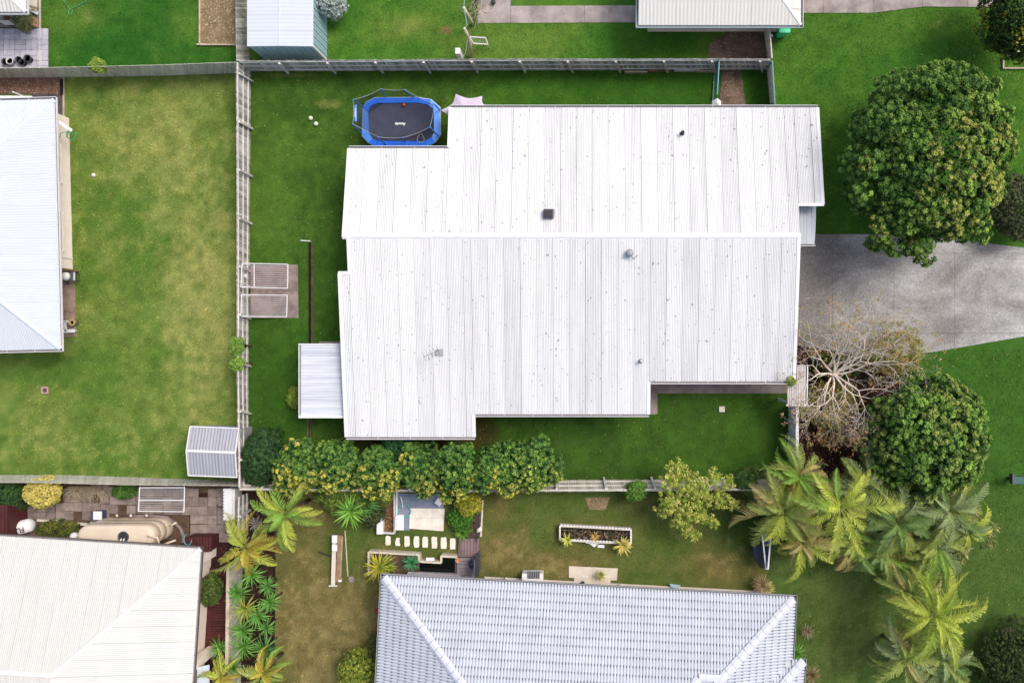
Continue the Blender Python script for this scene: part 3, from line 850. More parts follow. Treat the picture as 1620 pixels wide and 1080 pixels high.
# lean-to roofs
po = thing('porch_roof', 'pale blue-grey porch roof tucked under the white roof corner beside the driveway', 'porch', P(1280, 355, 0))
zP = lambda u, w: 2.5 + 0.03 * w
corr(po, [(9.62, 4.35), (9.62, 6.3), (10.62, 6.3), (10.55, 4.35)], WORLD, zP, MT['porch_roof'])
gutter(po, (9.6, 4.27, zP(0, 4.3) - .03), (10.58, 4.27, zP(0, 4.3) - .03), (0, 1, 0), MT['gutter'])
deck(po, [(9.64, 4.4), (9.64, 6.3), (10.6, 6.3), (10.53, 4.4)], WORLD, zP, MT['white'])
MB().box((10.45, 4.5, 1.2), (.1, .1, 2.45)).build('post', MT['white'], po)
po = thing('patio_roof', 'lilac-grey corrugated patio roof against the west end of the house', 'patio roof', P(510, 600, 0))
a, b = P(474, 545, 2.35), P(547, 661, 2.35)
zP = lambda u, w: 2.30 + 0.02 * (u - a.x)
corr(po, [(a.x + .05, a.y), (b.x + .05, a.y), (b.x + .05, b.y + .1), (a.x + .05, b.y + .1)], WORLD, zP, MT['patio_roof'], swap=True)
deck(po, [(a.x + .1, a.y - .05), (b.x, a.y - .05), (b.x, b.y + .15), (a.x + .1, b.y + .15)], WORLD, zP, MT['white'])
gutter(po, (a.x - .05, a.y, 2.28), (a.x - .05, b.y + .05, 2.28), (1, 0, 0), MT['gutter'])
MB().beam((a.x - .05, b.y + .06, 2.32), (b.x, b.y + .06, 2.35), .12, .1).build('end_beam', MT['white'], po)
MB().beam((a.x - .05, a.y + .02, 2.32), (b.x, a.y + .02, 2.35), .06, .08).build('end_beam', MT['white'], po)
for yy in (a.y - .25, b.y + .35):
    MB().box((a.x + .2, yy, 1.1), (.1, .1, 2.3)).build('post', MT['white'], po)
tag(MB().prism(pxpoly([(497, 552), (552, 552), (552, 655), (497, 655)]), -.05, .05).build('patio_floor', MT['concrete']), kind='structure')
tag(MB().prism(pxpoly([(505, 540), (545, 540), (545, 552), (505, 552)]), -.05, .05).build('step_pad', MT['concrete']), kind='structure')
po = thing('gate_roof', 'small rusty-streaked corrugated roof over the side gate by the bare tree', 'gate roof', P(1260, 608, 0))
a, b = P(1244, 577, 2.4), P(1276, 640, 2.4)
zP = lambda u, w: 2.40 + 0.03 * (w - b.y)
corr(po, [(a.x + .05, b.y), (a.x + .05, -2.35), (a.x + .5, -2.35), (a.x + .5, a.y), (b.x, a.y), (b.x - .03, b.y)], WORLD, zP, MT['gate_roof'], pitch=0.11, amp=.012)
MB().beam((a.x, b.y - .02, 2.36), (b.x, b.y - .02, 2.36), .08, .08).build('end_beam', MT['white'], po)
MB().beam((b.x + .02, b.y, 2.38), (b.x + .04, a.y, 2.42), .05, .08).build('end_beam', MT['white'], po)
for xx in (a.x + .15, b.x - .1): MB().box((xx, b.y + .1, 1.15), (.09, .09, 2.4)).build('post', MT['white'], po)

# ---------------------------------------------------------------- house at the left: pale blue hip roof
th = -math.atan2(0, 1)
bh = thing('blue_roof_house', 'house at the left edge with pale blue hipped steel roof and cream wall', 'house', P(0, 350, 0))
A = P(85, 157, 2.5); B = P(95, 552, 2.5)
thE = math.atan2(B.y - A.y, B.x - A.x) + math.pi / 2         # rotation of the house
fr = Frame((A.x, A.y, 0), thE)                                # u east, w north; corner A at (0,0)
D = (B - A).length; R = D / 2; S_ = 0.31
zE = lambda u, w: 2.5 + S_ * (-u)
zNn = lambda u, w: 2.5 + S_ * (-w)
zSs = lambda u, w: 2.5 + S_ * (w + D)
corr(bh, [(0, 0), (0, -D), (-R, -R)], fr, zE, MT['blue_roof'], swap=True)
corr(bh, [(0, 0), (-R, -R), (-12, -R), (-12, 0)], fr, zNn, MT['blue_roof'])
corr(bh, [(0, -D), (-R, -R), (-12, -R), (-12, -D)], fr, zSs, MT['blue_roof'])
for pl, zf in (([(0, 0), (0, -D), (-R, -R)], zE), ([(0, 0), (-R, -R), (-12, -R), (-12, 0)], zNn), ([(0, -D), (-R, -R), (-12, -R), (-12, -D)], zSs)):
    deck(bh, pl, fr, zf, MT['white'])
MT['blue_cap'] = plain('blue_cap', (0.56, 0.62, 0.68))
zr = 2.5 + S_ * R
cap(bh, fr.w(0, 0, 2.5), fr.w(-R, -R, zr), .26, MT['blue_cap'], 'hip_cap', n=4)
cap(bh, fr.w(0, -D, 2.5), fr.w(-R, -R, zr), .26, MT['blue_cap'], 'hip_cap', n=4)
cap(bh, fr.w(-R, -R, zr), fr.w(-12, -R, zr), .26, MT['blue_cap'], n=3)
gutter(bh, fr.w(.11, .1, 2.45), fr.w(.11, -D - .1, 2.45), (-math.cos(thE), -math.sin(thE), 0), MT['gutter'])
gutter(bh, fr.w(.1, .11, 2.45), fr.w(-12, .11, 2.45), (math.sin(thE), -math.cos(thE), 0), MT['gutter'])
gutter(bh, fr.w(.1, -D - .11, 2.45), fr.w(-12, -D - .11, 2.45), (-math.sin(thE), math.cos(thE), 0), MT['gutter'])
wx = P(117, 425, 0)
wu = fr.uw(wx)[0] - 0.38
wy0, wy1 = fr.uw(P(110, 187, 0))[1], fr.uw(P(117, 426, 0))[1]
print('wall u', wu)
wall_u = fr.uw(P(112, 300, 0))[0]
ubend(bh, [fr.w(-12, -.7, 0), fr.w(-1.9, -.7, 0), fr.w(-1.9, wy0, 0), fr.w(wall_u, wy0, 0), fr.w(wall_u, wy1, 0), fr.w(-2.4, wy1, 0), fr.w(-2.4, -D + .6, 0), fr.w(-12, -D + .6, 0)], 2.35, MT['cream'])
for y0, y1 in ((229, 288), (337, 396)):
    w0, w1 = fr.uw(P(112, y0, 0.8))[1], fr.uw(P(112, y1, .8))[1]
    w = MB()
    c = fr.w(wall_u + .012, (w0 + w1) / 2, 1.36)
    f_ = w.box(c, (.05, abs(w1 - w0) + .12, 1.02), thE).build('window', MT['white'], bh)
    MB().box(fr.w(wall_u + .03, (w0 + w1) / 2, 1.36), (.04, abs(w1 - w0), .9), thE).build('pane', MT['pane'], f_)
    MB().box(fr.w(wall_u + .06, (w0 + w1) / 2, .82), (.12, abs(w1 - w0) + .14, .04), thE).build('sill', MT['cream'], f_)
for dx, y in ((0.0, 410),):
    MB().box(fr.w(wall_u + .01, fr.uw(P(112, y, 0))[1], 1.15), (.03, .06, 2.3), thE).build('control_joint', MT['offwhite'], bh)
MB().beam(P(86, 188, 2.3), P(114, 207, 2.0), .14, .08).build('awning_arm', MT['white'], bh)
hw = thing('garden_hose', 'green garden hose coiled on the cream house wall', 'hose', P(110, 214, 1.0))
pts = []
for k in range(60):
    q = k / 59 * 6 * math.pi
    r = .20 + .03 * math.sin(k * 1.3)
    pts.append(P(109, 214, 1.1) + Vector((.10 + .05 * math.sin(k * .7) + .22 * math.cos(q), .03 * math.sin(k) + r * math.sin(q), .02 * math.sin(k))))
MB().tube(pts, .018, 5).build('coil', MT['hose'], hw)
MB().tube([P(94, 218, 1.0), P(96, 211, 1.2), P(103, 209, 1.3), P(112, 212, 1.2)], .016, 5).build('tail', MT['hose'], hw)
an = thing('side_awning', 'white awning strip along the top of the blue roofed house', 'awning', P(20, 152, 0))
MB().prism(pxpoly([(-60, 151), (50, 152), (51, 158), (-60, 158)], 2.2), 2.15, 2.2).build('awning_sheet', MT['white'], an)
for x in (-20, 45): MB().box(P(x, 156, 1.1), (.06, .06, 2.2)).build('post', MT['white'], an)

# ---------------------------------------------------------------- house corner at the top left
nh = thing('corner_house', 'white roofed house corner above the grey pavers at top left', 'house', P(0, 0, 0))
c = P(40, 19, 2.5)
z1 = lambda u, w: 2.5 + .3 * (w - c.y)
z2 = lambda u, w: 2.5 + .3 * (c.x - u)
corr(nh, [(c.x, c.y), (c.x - 6, c.y), (c.x - 6, c.y + 5), (c.x - 5, c.y + 5)], WORLD, z1, MT['beige_roof'], pitch=.19, amp=.012)
corr(nh, [(c.x, c.y), (c.x, c.y + 5), (c.x - 5, c.y + 5)], WORLD, z2, MT['beige_roof_side'], pitch=.19, amp=.012, swap=True)
deck(nh, [(c.x, c.y), (c.x - 6, c.y), (c.x - 6, c.y + 5), (c.x - 5, c.y + 5)], WORLD, z1, MT['white'])
deck(nh, [(c.x, c.y), (c.x, c.y + 5), (c.x - 5, c.y + 5)], WORLD, z2, MT['white'])
cap(nh, (c.x, c.y, 2.5), (c.x - 5, c.y + 5, 4.0), .24, MT['white'], 'hip_cap', n=2)
gutter(nh, (c.x + .1, c.y - .11, 2.45), (c.x - 6, c.y - .11, 2.45), (0, 1, 0), MT['gutter'])
gutter(nh, (c.x + .11, c.y - .1, 2.45), (c.x + .11, c.y + 5, 2.45), (-1, 0, 0), MT['gutter'])
ubend(nh, [(c.x - 1.1, c.y + .9), (c.x - 6, c.y + .9), (c.x - 6, c.y + 5), (c.x - 1.1, c.y + 5)], 2.3, MT['cream'])

# ---------------------------------------------------------------- white roof at the top, right of centre
th_ = thing('white_gable_house', 'bright white roof at the top edge above the bare dirt and green bin', 'house', P(1140, 0, 0))
a, b = P(1010, 40, 2.5), P(1267, 40, 2.5)
z1 = lambda u, w: 2.5 + .27 * (w - a.y)
corr(th_, [(a.x, a.y), (a.x, a.y + 4), (b.x - 3.4, a.y + 4), (b.x, a.y)], WORLD, z1, MT['beige_roof'], sheet=1.8, pitch=.18, amp=.007)
z2 = lambda u, w: 2.5 + .27 * 1.17 * (b.x - u)
corr(th_, [(b.x, a.y), (b.x, a.y + 4), (b.x - 3.4, a.y + 4)], WORLD, z2, MT['beige_roof_side'], swap=True, pitch=.18, amp=.007)
deck(th_, [(a.x, a.y), (a.x, a.y + 4), (b.x - 3.4, a.y + 4), (b.x, a.y)], WORLD, z1, MT['white'])
deck(th_, [(b.x, a.y), (b.x, a.y + 4), (b.x - 3.4, a.y + 4)], WORLD, z2, MT['white'])
cap(th_, (b.x, a.y, 2.5), (b.x - 3.4, a.y + 4, 3.58), .2, MT['white'], 'hip_cap')
gutter(th_, (a.x - .1, a.y - .11, 2.45), (b.x + .1, a.y - .11, 2.45), (0, 1, 0), MT['teal_wall'])
gutter(th_, (b.x + .11, a.y - .1, 2.45), (b.x + .11, a.y + 4, 2.45), (-1, 0, 0), MT['gutter'])
gutter(th_, (a.x - .11, a.y - .1, 2.45), (a.x - .11, a.y + 4, 2.7), (1, 0, 0), MT['teal_wall'])
ubend(th_, [(a.x + .6, a.y + .6), (a.x + .6, a.y + 4), (b.x - .6, a.y + 4), (b.x - .6, a.y + .6)], 2.3, MT['cream'])

# ---------------------------------------------------------------- beige house bottom left
gh = thing('cream_roof_house', 'house at bottom left with cream hipped steel roof beside the water tank', 'house', P(150, 1000, 0))
C0 = P(317, 868, 2.6); C1 = P(0, 848, 2.6)
thB = math.atan2(C0.y - C1.y, C0.x - C1.x)
fr = Frame((C0.x, C0.y, 0), thB)
S_ = .235
z1 = lambda u, w: 2.6 + S_ * (-w)
z2 = lambda u, w: 2.6 + S_ * (-u)
corr(gh, [(0, 0), (-14, 0), (-14, -5.9), (-5.9, -5.9)], fr, z1, MT['beige_roof'], amp=.005, pitch=.095)
corr(gh, [(0, 0), (-5.9, -5.9), (-5.9, -9), (0, -9)], fr, z2, MT['beige_roof_side'], swap=True, amp=.006, pitch=.095)
corr(gh, [(-5.9, -5.9), (-14, -5.9), (-14, -9), (-5.9, -9)], fr, lambda u, w: 2.6 + S_ * 5.9 + .05 * (w + 5.9), MT['beige_roof'])
deck(gh, [(0, 0), (-14, 0), (-14, -5.9), (-5.9, -5.9)], fr, z1, MT['offwhite'])
deck(gh, [(0, 0), (-5.9, -5.9), (-5.9, -9), (0, -9)], fr, z2, MT['offwhite'])
MT['cream_cap'] = plain('cream_cap', (0.70, 0.685, 0.66))
cap(gh, fr.w(0, 0, 2.6), fr.w(-5.9, -5.9, 2.6 + S_ * 5.9), .26, MT['cream_cap'], 'hip_cap')
cap(gh, fr.w(-5.9, -5.9, 2.6 + S_ * 5.9), fr.w(-14, -5.9, 2.6 + S_ * 5.9), .3, MT['cream_cap'])
nrm = Vector((-math.sin(thB), math.cos(thB), 0)); eas = Vector((math.cos(thB), math.sin(thB), 0))
gutter(gh, fr.w(.1, .11, 2.55), fr.w(-14, .11, 2.55), -nrm, MT['brown_gutter'])
gutter(gh, fr.w(.11, .1, 2.55), fr.w(.11, -9, 2.55), -eas, MT['brown_gutter'])
ubend(gh, [fr.w(-.6, -.6, 0), fr.w(-14, -.6, 0), fr.w(-14, -9, 0), fr.w(-.6, -9, 0)], 2.4, MT['cream'])
for i, (x, y) in enumerate(((341, 868), (341, 1022))):
    MB().box(P(x, y, 0) + Vector((-.12, -.12, 1.12)), (.34, .42, 2.3), thB).build('column', MT['cream'], gh)
pd = thing('maroon_deck', 'maroon slatted deck between the cream roof and the palms', 'deck', P(335, 970, 0))
for k in range(34):
    y = 898 + k * 4.2
    if y > 1050: break
    MB().prism(pxpoly([(312, y), (360, y), (360, y + 3.7), (312, y + 3.7)], .15), .08, .15 + random.uniform(-.004, .004)).build('deck_board', MT['maroon'], pd)
MB().beam(P(334, 896, .165), P(334, 1040, .165), .06, .03).build('batten', MT['maroon'], pd)
aw = thing('window_awning', 'pale blue flat awning on the cream house at the bottom edge', 'awning', P(322, 1066, 0))
MB().prism(pxpoly([(312, 1055), (331, 1051), (331, 1110), (312, 1110)], 2.0), 1.95, 2.0).build('awning_sheet', MT['blue_cap'], aw)
MB().beam(P(314, 1070, 1.9), P(330, 1058, 1.9), .04, .06).build('bracket', MT['galv'], aw)
for nm, lab, x0, y0, x1, y1, h in (('garden_shed', 'low maroon shed roof right of the water tank', 292, 849, 335, 872, 1.0), ('garden_shed', 'dark red shed at the left edge by the green bush', -40, 799, 12, 856, 1.6)):
    g = thing(nm, lab, 'shed', P((x0 + x1) / 2, (y0 + y1) / 2, 0))
    pts = pxpoly([(x0, y0), (x1, y0), (x1, y1), (x0, y1)], h)
    cx, cy = sum(p.x for p in pts) / 4, sum(p.y for p in pts) / 4
    MB().prism([(cx + (p.x - cx) * .92, cy + (p.y - cy) * .92) for p in pts], 0, h - .05).build('wall', MT['maroon'], g)
    n = int((x1 - x0) / 4.5)
    for k in range(n):
        q0, q1 = x0 + (x1 - x0) * k / n, x0 + (x1 - x0) * (k + .88) / n
        MB().prism(pxpoly([(q0, y0), (q1, y0), (q1, y1), (q0, y1)], h), h - .05, h + .01 * (k % 2)).build('roof_plank', MT['maroon'], g)

# ---------------------------------------------------------------- tiled house at the bottom
tl = thing('tiled_house', 'house at the bottom with pale blue-grey concrete tile roof', 'house', P(930, 1010, 0))
A, B = P(606, 911, 2.4), P(1257, 945, 2.4)
thT = math.atan2(B.y - A.y, B.x - A.x)
fr = Frame((A.x, A.y, 0), thT)
LT = (B - A).length
S_ = .37
Z0 = 2.4
TILES = []
def tile_mesh(lap):
    V, Q, C = [], [], []
    nsmp = 9
    gauge, tw = .385, .30
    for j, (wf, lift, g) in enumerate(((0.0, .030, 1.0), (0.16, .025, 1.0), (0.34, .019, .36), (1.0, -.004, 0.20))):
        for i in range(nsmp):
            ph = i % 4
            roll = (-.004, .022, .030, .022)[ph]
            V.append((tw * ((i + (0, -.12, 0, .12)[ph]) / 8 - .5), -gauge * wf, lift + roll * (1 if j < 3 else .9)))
            C.append((lap if i in (0,) else 0, g * (1, .18, .03, .18)[ph], 0))  # g paints the shade in the notch at the front valleys
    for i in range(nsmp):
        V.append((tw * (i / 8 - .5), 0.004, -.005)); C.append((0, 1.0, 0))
    for j in range(3):
        for i in range(nsmp - 1):
            a = j * nsmp + i
            Q.append((a + 1, a, a + nsmp, a + nsmp + 1))
    for i in range(nsmp - 1):
        Q.append((i, i + 1, 36 + i + 1, 36 + i))
    return V, Q, C
def tile_data(name, V, Q, C):
    me = bpy.data.meshes.new(name)
    me.from_pydata(V, [], Q)
    a = me.attributes.new('col', 'FLOAT_COLOR', 'POINT')
    a.data.foreach_set('color', np.array([(c[0], c[1], c[2], 1) for c in C], dtype=np.float32).ravel())
    me.materials.append(MT['tile'])
    return me
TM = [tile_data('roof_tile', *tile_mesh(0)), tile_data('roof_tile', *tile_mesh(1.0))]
tile_spec = []
def inside(poly, x, y):
    r = False
    for i in range(len(poly)):
        (a, b), (c, d_) = poly[i], poly[(i + 1) % len(poly)]
        if (b > y) != (d_ > y) and x < (c - a) * (y - b) / (d_ - b) + a: r = not r
    return r
def tile_plane(poly, rot, w0, rows, zf, seed, margin=.02):
    """rot: direction the slope faces in the roof frame (0 = +w); poly in (u,w)"""
    ca, sa = math.cos(rot), math.sin(rot)
    loc = [(u * ca + w * sa, -u * sa + w * ca) for u, w in poly]           # into slope axes: +y = downslope
    x0, x1 = min(p[0] for p in loc), max(p[0] for p in loc)
    y1 = max(p[1] for p in loc)
    rnd = random.Random(seed)
    ncol = int((x1 - x0) / .30) + 1
    lapc = [1 if rnd.random() < .13 else 0 for _ in range(ncol)]
    for r in range(rows):
        yf = y1 + .04 - r * .36
        for c in range(ncol):
            x = x0 + .15 + c * .30
            ym = yf - .18
            if not inside(loc, x, ym): continue
            if not (inside(loc, x - margin, ym) and inside(loc, x + margin, ym)): continue
            u, w = x * ca - yf * sa, x * sa + yf * ca
            tile_spec.append((u, w, rot, zf, lapc[c], rnd.random()))
pN = [(0, 0), (LT, 0), (LT - 3.55, -3.55), (LT - 4.6, -3.55), (LT - 6.6, -6.4), (6.4, -6.4)]
zTN = lambda u, w: Z0 + S_ * (-w)
pW = [(0, 0), (6.4, -6.4), (0, -6.4)]
zTW = lambda u, w: Z0 + S_ * u
wq = 3.0
pE = [(LT, 0), (LT, -wq), (LT - 3.4, -wq - 3.4), (LT - 4.0, -3.9), (LT - 3.55, -3.55)]
zTE = lambda u, w: Z0 + S_ * (LT - u)
pG = [(LT, -wq), (LT + .6, -wq), (LT + .6 - 3, -wq - 3), (LT - 3, -wq - 3)]
zTG = lambda u, w: Z0 + S_ * (-(w + wq))
pF = [(LT + .6, -wq), (LT + .6, -wq - 3.5), (LT - 2.4, -wq - 3)]
zTF = lambda u, w: Z0 + S_ * (LT + .6 - u)
pS = [(LT - 4.6, -3.55), (LT - 3.55, -3.55), (LT - 3.2, -6.4), (LT - 6.6, -6.4)]
zTS = lambda u, w: Z0 + S_ * 3.55 + .12 * (w + 3.55)
for pl, rot, zf, sd in ((pN, 0, zTN, 1), (pW, math.pi / 2, zTW, 2), (pE, -math.pi / 2, zTE, 3), (pG, 0, zTG, 4), (pF, -math.pi / 2, zTF, 5), (pS, math.pi, zTS, 6)):
    deck(tl, pl, fr, zf, MT['tile_under'], .03, 'roof_underlay')
    tile_plane(pl, rot, 0, 22, zf, sd)
def tile_matrix(u, w, rot, zf):
    R = Matrix.Rotation(thT + rot, 4, 'Z')
    dn = math.atan(S_ if zf is not zTS else .12)
    T = Matrix.Translation(fr.w(u, w, zf(u, w)) - ORG[tl.name])
    return T @ R @ Matrix.Rotation(-dn, 4, 'X')
def vis(t):
    p = fr.w(t[0], t[1], t[3](t[0], t[1])); s = F / (H - p.z)
    px, py = NX + p.x * s, NY - p.y * s
    return px < 1300 and py < 1078
shown = [t for t in tile_spec if vis(t)]
hidden = [t for t in tile_spec if not vis(t)]
shown.sort(key=lambda t: -t[1] if t[2] == 0 else 50 + t[0] * 0)
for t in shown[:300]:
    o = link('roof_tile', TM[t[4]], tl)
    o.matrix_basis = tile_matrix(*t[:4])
VV, QQ, CC = [], [], []
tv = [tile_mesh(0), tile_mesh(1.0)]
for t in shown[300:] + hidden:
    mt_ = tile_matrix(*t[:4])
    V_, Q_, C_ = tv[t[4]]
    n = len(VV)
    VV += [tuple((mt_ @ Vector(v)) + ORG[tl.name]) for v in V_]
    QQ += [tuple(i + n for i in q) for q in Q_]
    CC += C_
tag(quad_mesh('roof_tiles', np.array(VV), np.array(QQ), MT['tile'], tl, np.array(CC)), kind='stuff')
MT['tile_cap'] = plain('tile_capping', (0.55, 0.575, 0.64), 0.6)
def tcap(a, b, za, zb, n): cap(tl, fr.w(*a, za + .085), fr.w(*b, zb + .085), .42, MT['tile_cap'], 'hip_tile', rise=.03, n=n)
tcap((0.05, -.05), (6.4, -6.4), Z0, Z0 + S_ * 6.4, 22)
tcap((LT - .05, -.05), (LT - 3.55, -3.55), Z0, Z0 + S_ * 3.55, 12)
tcap((LT - 4.6, -3.55), (LT - 3.55, -3.55), Z0 + S_ * 3.55, Z0 + S_ * 3.55, 3)
tcap((LT - 4.6, -3.55), (LT - 6.6, -6.4), Z0 + S_ * 3.55, Z0 + S_ * 6.4, 8)
tcap((LT - 3.55, -3.55), (LT - 4.0, -4.4), Z0 + S_ * 3.55, Z0 + S_ * 3.6, 3)
tcap((LT + .6, -wq), (LT - 2.4, -wq - 3), Z0, Z0 + S_ * 3, 10)
nT = Vector((-math.sin(thT), math.cos(thT), 0)); eT = Vector((math.cos(thT), math.sin(thT), 0))
gutter(tl, fr.w(-.1, .12, Z0 - .02), fr.w(LT + .1, .12, Z0 - .02), -nT, MT['grey_gutter'])
gutter(tl, fr.w(-.12, .1, Z0 - .02), fr.w(-.12, -6.5, Z0 - .02), eT, MT['grey_gutter'])
gutter(tl, fr.w(LT + .12, .1, Z0 - .02), fr.w(LT + .12, -wq, Z0 - .02), -eT, MT['grey_gutter'])
gutter(tl, fr.w(LT + .72, -wq + .1, Z0 - .02), fr.w(LT + .72, -6.5, Z0 - .02), -eT, MT['grey_gutter'])
ubend(tl, [fr.w(.6, -.62, 0), fr.w(LT - .6, -.62, 0), fr.w(LT - .6, -6.4, 0), fr.w(.6, -6.4, 0)], 2.1, MT['cream'])
tag(MB().prism([fr.w(4.6, -.6, 0), fr.w(LT - .6, -.6, 0), fr.w(LT - .6, -.47, 0), fr.w(4.6, -.47, 0)], -.05, .06).build('house_edge_path', MT['pale_conc']), kind='structure')

# ---------------------------------------------------------------- sheds
s1 = thing('garden_shed', 'tall pale blue garden shed with ribbed teal walls at the top fence corner', 'shed', P(455, 50, 0))
h = 2.15
q = [P(391.5, -30, h), P(495.5, -30, h), P(496, 74, h), P(391, 74, h)]
hx = (q[0].x + q[1].x) / 2
zA = lambda u, w: h + .10 - .035 * abs(u - hx)
corr(s1, [(q[0].x, q[3].y), (q[0].x, q[0].y), (hx, q[0].y), (hx, q[3].y)], WORLD, zA, MT['blue_roof'], pitch=.18, amp=.003, swap=True)
corr(s1, [(hx, q[3].y), (hx, q[0].y), (q[1].x, q[0].y), (q[1].x, q[3].y)], WORLD, zA, MT['blue_roof'], pitch=.18, amp=.003, swap=True)
deck(s1, [(q[0].x, q[3].y), (q[0].x, q[0].y), (hx, q[0].y), (hx, q[3].y)], WORLD, zA, MT['white'], .02)
deck(s1, [(hx, q[3].y), (hx, q[0].y), (q[1].x, q[0].y), (q[1].x, q[3].y)], WORLD, zA, MT['white'], .02)
MB().beam((hx, q[0].y, h + .115), (hx, q[3].y, h + .115), .05, .02).build('ridge_cap', MT['blue_cap'], s1)
x0, x1, y0 = q[0].x + .04, q[1].x - .04, q[3].y + .04
for k in range(int((x1 - x0) / .16)):
    MB().box((x0 + .08 + k * .16, y0, h / 2), (.13, .05 if k % 2 else .02, h)).build('wall_rib', MT['teal_wall'], s1)
for k in range(20):
    MB().box((x1, y0 + .1 + k * .17, h / 2), (.05 if k % 2 else .02, .14, h)).build('wall_rib', MT['teal_wall'], s1)
MB().box((x1 + .02, y0 - .02, h / 2), (.07, .07, h)).build('corner_trim', MT['offwhite'], s1)
MB().box((x0 + 1.7, y0 - .06, .06), (3.0, .1, .12)).build('bearer', MT['sleeper'], s1)

s2 = thing('garden_shed', 'small grey gable garden shed with white ridge in the corner of the west lawn', 'shed', P(340, 714, 0))
zr, ze = 2.15, 1.85
ridL, ridR = P(295, 713, zr), P(372.5, 716, zr)
tl_, tr_ = P(298, 674, ze), P(373, 677, ze)
bl_, br_ = P(296, 751.5, ze), P(372, 754, ze)
thS = math.atan2(ridR.y - ridL.y, ridR.x - ridL.x)
fr2 = Frame((ridL.x, ridL.y, 0), thS)
Lr = (ridR - ridL).length
up = fr2.uw(tl_)[1]; dn = -fr2.uw(bl_)[1]
zz = lambda u, w: zr - (zr - ze) * (w / up if w > 0 else -w / dn)
corr(s2, [(0, 0), (0.02, up), (Lr, up), (Lr, 0)], fr2, zz, MT['shed_roof'], pitch=.15, amp=.012)
corr(s2, [(0, 0), (0, -dn), (Lr, -dn), (Lr, 0)], fr2, zz, MT['shed_roof'], pitch=.15, amp=.012)
deck(s2, [(0, 0), (0, up), (Lr, up), (Lr, 0)], fr2, zz, MT['grey'], .02)
deck(s2, [(0, 0), (0, -dn), (Lr, -dn), (Lr, 0)], fr2, zz, MT['grey'], .02)
cap(s2, fr2.w(-.02, 0, zr + .01), fr2.w(Lr + .02, 0, zr + .01), .17, MT['white'], rise=.015)
for u in (0, Lr):
    for w in (up, -dn):
        MB().beam(fr2.w(u, 0, zr + .02), fr2.w(u, w, ze + .02), .05, .04).build('barge_cap', MT['white'], s2)
for w in (up, -dn): MB().beam(fr2.w(0, w, ze + .01), fr2.w(Lr, w, ze + .01), .05, .05).build('eave_trim', MT['white'], s2)
ubend(s2, [fr2.w(.12, up - .12, 0), fr2.w(Lr - .12, up - .12, 0), fr2.w(Lr - .12, -dn + .12, 0), fr2.w(.12, -dn + .12, 0)], 1.78, MT['grey'])

# ---------------------------------------------------------------- fences
UNIT = MB().box((0, 0, 0), (1, 1, 1)).build('unit', MT['fence'])
for v_ in UNIT.data.vertices: v_.co.z -= .5
ME_BOARD = {}
def board_mesh(mat):
    if mat.name not in ME_BOARD:
        me = UNIT.data.copy(); me.materials.clear(); me.materials.append(mat)
        ME_BOARD[mat.name] = me
    return ME_BOARD[mat.name]
def stick(parent, name, mat, a, b, wdir, w, t):
    """box from a to b, width w along wdir, thickness t"""
    a, b = Vector(a), Vector(b)
    z = (b - a); L = z.length; z = z.normalized()
    x = Vector(wdir); x = (x - z * x.dot(z)).normalized()
    y = z.cross(x)
    o = link(name, board_mesh(mat), parent)
    m = Matrix((x * w, y * t, z * L)).transposed().to_4x4()
    m.translation = (a + b) / 2 - ORG[parent.name]
    o.matrix_basis = m
    return o
def polyat(pts, t):
    L = [0]
    for i in range(len(pts) - 1): L.append(L[-1] + (pts[i + 1] - pts[i]).length)
    s = t * L[-1]
    for i in range(len(pts) - 1):
        if s <= L[i + 1] or i == len(pts) - 2:
            return pts[i].lerp(pts[i + 1], (s - L[i]) / max(1e-6, L[i + 1] - L[i]))
def plen(pts): return sum((pts[i + 1] - pts[i]).length for i in range(len(pts) - 1))
def fence(label, base, top, h=1.8, mat='fence', rails=None, post_gap=2.42, post0=.5, bw=.105, gap=.008, seed=1, step=None, hvar=.02):
    """paling fence: base line and top line in pixels; rails: +1/-1 side (left of direction of travel = +1)"""
    bs = [P(x, y, 0) for x, y in base]
    ts = [P(x, y, h) for x, y in top]
    f = thing('paling_fence', label, 'fence', bs[0].lerp(bs[-1], .5))
    rnd = random.Random(seed)
    L = plen(bs)
    n = int(L / (bw + gap))
    k = 1
    if n > 300: bw = L / 300 - gap; n = 300
    for i in range(n):
        t = (i + .5) / n
        a, b = polyat(bs, t), polyat(ts, t)
        d_ = (polyat(bs, min(1, t + .01)) - polyat(bs, max(0, t - .01))).normalized()
        b = b + (b - a).normalized() * rnd.uniform(-hvar, hvar)
        side = Vector((-d_.y, d_.x, 0))
        off = side * rnd.uniform(-.006, .006)
        stick(f, 'paling', MT[mat], a + off, b + off + d_ * rnd.uniform(-.008, .008), d_, bw * rnd.uniform(.86, 1.02), .016)
    if rails:
        for frac in (.2, .56, .93) if h > 1.5 else (.2, .85):
            m = []
            npst = max(1, int(L / post_gap))
            for j in range(npst):
                t0, t1 = j / npst, (j + 1) / npst
                p0 = polyat(bs, t0).lerp(polyat(ts, t0), frac); p1 = polyat(bs, t1).lerp(polyat(ts, t1), frac)
                d_ = (p1 - p0).normalized(); side = Vector((-d_.y, d_.x, 0)) * rails * .035
                stick(f, 'rail', MT['rail'], p0 + side, p1 + side, (0, 0, 1), .075, .045)
        s = post0
        while s < L:
            t = s / L
            a, b = polyat(bs, t), polyat(ts, t)
            d_ = (polyat(bs, min(1, t + .01)) - polyat(bs, max(0, t - .01))).normalized()
            side = Vector((-d_.y, d_.x, 0)) * rails * .11
            stick(f, 'post', MT['rail'], a + side, b + side - Vector((0, 0, .06)), d_, .10, .08)
            s += post_gap
    return f
